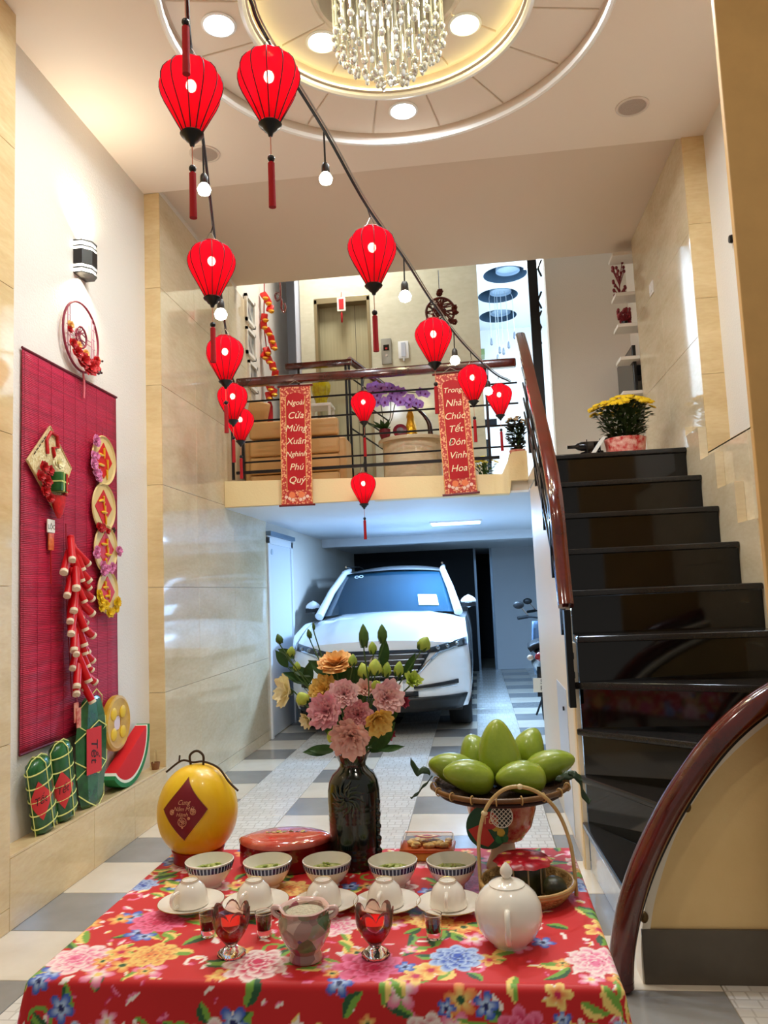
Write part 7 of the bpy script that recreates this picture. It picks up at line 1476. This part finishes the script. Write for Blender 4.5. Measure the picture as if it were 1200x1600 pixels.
# cabin
A_b, A_t = (.755, 1.22, 1.185), (.575, 2.02, 1.64)
def ws(u, v): x = 2*u-1; bow = .10*(1-x*x); return (x*(A_b[0]+(A_t[0]-A_b[0])*v), A_b[1]+.20*x*x*(1-v)*.6+(A_t[1]-A_b[1])*v-bow*(1-.4*v)*.9, A_b[2]-.03*x*x*(1-v)+(A_t[2]-A_b[2])*v+.035*math.sin(v*PI)*.6+.03*(1-x*x)*v)
MB().grid(ws, 17, 9).build('windscreen', glass_d, car)
def roof(u, v): x = 2*u-1; y = 1.98+2.35*v-.09*(1-x*x)*(1-v); hw2 = .60+.01*math.sin(v*PI)-.03*v; return (x*hw2, y, 1.636+.034*(1-x*x)+.082*math.sin(min(1, v/.42)*PI/2)*(1-.35*abs(x)**2.5)-.16*max(0, v-.6)**1.5)
MB().grid(roof, 17, 12).build('roof', paint, car)
for s_ in (-1, 1):
    MB().tube([(s_*.79, 1.26, 1.155), (s_*.70, 1.62, 1.43), (s_*.605, 2.0, 1.648), (s_*.60, 2.4, 1.70)], [.05, .042, .04, .03], 10).build('a_pillar', paint, car)
    MB().grid(lambda u, v, s_=s_: (s_*(.785-.185*v), 1.36+.64*v+(2.98-.5*v-.2*(1-v))*u, 1.115+.05*u+.545*v), 12, 6).build('side_window', glass_d, car, solid=.01)
    MB().tube([(s_*.60, 2.1, 1.735), (s_*.60, 3.2, 1.765), (s_*.58, 4.2, 1.72)], .014, 8).build('roof_rail', chr_, car)
    mr_ = MB().grid(lambda u, v, s_=s_: (s_*(.905+.09*math.sin(v*PI)**.8*math.cos(2*PI*u)), 1.50+.075*math.sin(v*PI)**.8*math.sin(2*PI*u), 1.19+.15*v), 16, 8, cu=True).build('wing_mirror', paint, car)
    MB().box(s_*.84-.05, s_*.84+.05, 1.50, 1.54, 1.15, 1.21).build('mirror_arm', blackp, mr_, smooth=0)
    MB().grid(lambda u, v, s_=s_: (s_*(.905+.08*(2*u-1)), 1.435+.02*(2*u-1)**2-.004, 1.205+.05*v), 6, 4).build('mirror_trim', blackp, mr_)
MB().grid(lambda u, v: ((2*u-1)*(.70-.12*v), 4.62-.30*v, 1.15+.50*v), 10, 6).build('rear_window', glass_d, car)
# windscreen furniture
MB().grid(lambda u, v: tuple(Vector(ws(.74+.15*u, .12+.22*v))+Vector((0, -.012, .004))), 4, 4).build('paper_notice', mat('paper_white', (226, 236, 240), .6), car)
for k in range(2): MB().lathe([(.018, 0), (.028, 0), (.028, .002), (.018, .002)], 16, cap=(False, False)).build('sticker', mat('sticker_white', (220, 230, 236), .5), car, tuple(Vector(ws(.14+.045*k, .86))+Vector((0, -.012, .005))), (.6, 0, 0))
MB().box(-.09, .09, -.02, .04, -.03, .03).build('mirror_pod', blackp, car, tuple(Vector(ws(.5, .84))+Vector((0, .09, 0))), bevel=.01)
# nose details, each fitted to the nose surface
def onnose(x, z, off=-.012): return (x, fy(x, z)+off, z)
def patch(poly_fn, nu, nv, m, nm, par=car, off=-.012, solid=.012): 
    return MB().grid(lambda u, v: onnose(*poly_fn(u, v), off), nu, nv).build(nm, m, par, solid=solid)
gw = lambda z: .34+.19*max(0, min(1, (z-.56)/.26))**.8
gr_ = patch(lambda u, v: ((2*u-1)*gw(.56+.28*v), .56+.28*v), 17, 8, blackp, 'grille')
for k in range(5): z = .60+.05*k; MB().tube([onnose((2*i/16-1)*gw(z)*.96, z, -.022) for i in range(17)], .007, 6).build('grille_bar', mat('grille_bar_steel', (150, 156, 162), .25, .8), gr_)
MB().lathe([(.001, 0), (.055, 0), (.055, .012), (.001, .014)], 24).build('badge', chr_, gr_, onnose(0, .74, -.03), (PI/2, 0, 0))
MB().tube([onnose(*p_, -.02) for p_ in [(-.78, .845), (-.60, .80), (-.48, .70), (-.36, .575), (-.18, .545), (0, .54), (.18, .545), (.36, .575), (.48, .70), (.60, .80), (.78, .845)]], .012, 8).build('grille_wing', chr_, gr_)
for s_ in (-1, 1):
    hl = MB().grid(lambda u, v, s_=s_: onnose(s_*(.50+.375*u), .80+.045*u+(.045+.035*u)*v, -.012), 14, 5).build('headlight', mat('headlamp_glass', (26, 30, 36), .06, coat=.5), car, solid=.012)
    for k in range(3): MB().ball(onnose(s_*(.60+.09*k), .845+.012*k, -.026), (.022, .010, .020), 10, 7).build('lamp_unit', mat('lamp_reflector', (150, 165, 180), .1, .8), hl)
    patch(lambda u, v, s_=s_: (s_*(.36+.42*u), .475+.02*u+(.022+.018*u)*v), 10, 3, blackp, 'bumper_slot')
    MB().tube([onnose(s_*x, z, -.016) for x, z in ((.36, .46), (.55, .468), (.76, .482))], .006, 6).build('bumper_chrome', chr_, car)
patch(lambda u, v: ((2*u-1)*(.80+.06*v), .255+.135*v-.0*u), 25, 4, blackp, 'lower_bumper', off=-.018, solid=.02)
patch(lambda u, v: ((2*u-1)*.40, .40+.05*v), 12, 3, blackp, 'lower_intake')
pl_ = MB().box(-.26, .26, -.008, .0, -.055, .055).build('number_plate', mat('plate_white', (232, 232, 228), .4), car, onnose(0, .50, -.03), smooth=0, bevel=.004)
# underside and wheels
MB().box(-.80, .80, .35, 4.5, .22, .40).build('underbody', blackp, car, smooth=0)
whl = None
for s_ in (-1, 1):
    for wy in (.93, 3.83):
        w0 = MB().lathe([(.25, -.11), (.34, -.115), (.362, -.09), (.366, 0), (.362, .09), (.34, .115), (.25, .11)], 36, cap=(False, False)).build('wheel', tyre, car, (s_*.775, wy, .366), (0, PI/2, 0))
        MB().lathe([(.001, .07*s_), (.06, .085*s_), (.22, .08*s_), (.255, .10*s_), (.255, -.09*s_)], 30, cap=(False, False)).build('rim', alloy, w0)
        for k in range(8): a = 2*PI*k/8; MB().tube([(.05*math.cos(a), .05*math.sin(a), .088*s_), (.235*math.cos(a), .235*math.sin(a), .09*s_)], .018, 6).build('spoke', alloy, w0)

# ================================================================== MOTORBIKES
def motorbike(loc, rz, bodym, label, plate=None, frontm=None):
    frontm = frontm or bodym
    """rides along +y; rear (y<0) towards the door"""
    t = thing('motorbike', label, 'motorbike', loc, (0, 0, rz), 'motorbikes parked under the stairs')
    for y in (-.60, .62):
        w0 = MB().tube([(0, y+.245*math.cos(2*PI*k/30), .29+.245*math.sin(2*PI*k/30)) for k in range(30)], .045, 10, closed=True).build('wheel', tyre, t)
        MB().lathe([(.001, -.05), (.06, -.05), (.06, .05), (.001, .05)], 14).build('hub', alloy, w0, (0, y, .29), (0, PI/2, 0))
        for k in range(6): a = 2*PI*k/6; MB().tube([(0, y, .29), (0, y+.21*math.cos(a), .29+.21*math.sin(a))], .012, 5).build('spoke', alloy, w0)
    def sec(y, w, z0, z1): return [(w*math.cos(a), y, (z0+z1)/2+(z1-z0)/2*math.sin(a)) for a in [2*PI*k/14 for k in range(14)]]
    R_ = [sec(-.92, .05, .68, .76), sec(-.80, .11, .60, .80), sec(-.55, .15, .50, .80), sec(-.20, .16, .42, .76), sec(.10, .14, .36, .66), sec(.24, .11, .34, .58)]
    vs = [v for r in R_ for v in r]; n_ = 14
    MB().add(vs, [(j*n_+i, j*n_+(i+1) % n_, (j+1)*n_+(i+1) % n_, (j+1)*n_+i) for j in range(len(R_)-1) for i in range(n_)]+[tuple(range(n_)), tuple((len(R_)-1)*n_+i for i in range(n_))]).build('tail_body', bodym, t)
    MB().grid(lambda u, v: ((2*u-1)*(.13+.03*math.sin(v*PI)), -.86+.92*v, .81+.03*math.sin(v*PI*1.3)-.05*abs(2*u-1)**2), 9, 12).build('seat', mat('black_vinyl', (20, 20, 21), .55), t, solid=.05)
    MB().grid(lambda u, v: ((2*u-1)*(.20-.05*abs(v-.4)), .38+.14*(1-(2*u-1)**2)-.10*v, .38+.62*v), 9, 8).build('leg_shield', frontm, t, solid=.03)
    MB().box(-.15, .15, .10, .45, .30, .34).build('footboard', blackp, t, bevel=.01)
    MB().tube([(0, .62, .29), (0, .50, .75), (0, .42, 1.02)], .032, 8).build('fork', alloy, t)
    MB().grid(lambda u, v: (.12*math.sin(v*PI)**.7*math.cos(2*PI*u), .44+.12*math.sin(v*PI)**.7*math.sin(2*PI*u), .90+.20*v), 14, 8, cu=True).build('headlamp_cowl', frontm, t)
    hb = MB().tube(spline([(-.34, .28, 1.04), (-.20, .36, 1.05), (0, .40, 1.02), (.20, .36, 1.05), (.34, .28, 1.04)], 4), .013, 7).build('handlebar', blackp, t)
    for s_ in (-1, 1):
        MB().tube([(s_*.34, .28, 1.04), (s_*.23, .345, 1.052)], .020, 8).build('grip', blackp, hb)
        MB().tube([(s_*.22, .36, 1.06), (s_*.30, .36, 1.16)], .006, 5).build('mirror_stalk', chr_, hb)
        MB().ball((s_*.33, .36, 1.19), (.065, .018, .045), 12, 8).build('rear_view_mirror', blackp, hb)
    MB().box(-.07, .07, .40, .44, 1.06, 1.12).build('instrument_panel', mat('instrument_lcd', (120, 150, 140), .2), t, bevel=.01)
    tl = MB().ball((0, -.92, .70), (.075, .04, .05), 14, 8).build('tail_light', mat('tail_red', (150, 14, 26), .15, coat=.6), t)
    for s_ in (-1, 1): MB().ball((s_*.12, -.88, .69), (.035, .04, .03), 10, 6).build('indicator', mat('indicator_amber', (210, 190, 170), .2), t)
    MB().grid(lambda u, v: ((2*u-1)*.06, -.90-.10*v-.0*u, .60-.28*v), 4, 6).build('mud_flap', blackp, t, solid=.01)
    pl2 = MB().box(-.10, .10, -.004, .004, -.07, .07).build('number_plate', mat('bike_plate', (226, 214, 194), .45), t, (0, -.99, .43), (-.30, 0, 0), smooth=0, bevel=.004)
    if plate:
        for k, s_ in enumerate(plate): text_mesh('plate_lettering', s_, .062, mat('plate_black', (16, 16, 18), .5), pl2, (0, -.0055, .032-.064*k), (PI/2, 0, 0), 0, .0006)
    MB().tube([(.16, -.1, .28), (.17, -.5, .30), (.16, -.80, .36)], [.03, .05, .045], 10).build('exhaust', alloy, t)
    MB().tube([(-.02, -.05, .34), (-.16, -.10, .0)], .012, 6).build('side_stand', blackp, t)
    return t
bl_m = mat('blue_grey_bike_paint', (96, 120, 148), .2, coat=.6); bk_m = mat('black_bike_paint', (22, 22, 26), .2, coat=.6)
motorbike((.755, 8.9, 0), -.15, bk_m, 'black and blue-grey motorbike with red tail light beside the stair wall', ['59', 'P1'], bl_m)
motorbike((1.02, 11.1, 0), -.10, bl_m, 'plain blue-grey motorbike parked behind the black and blue one')
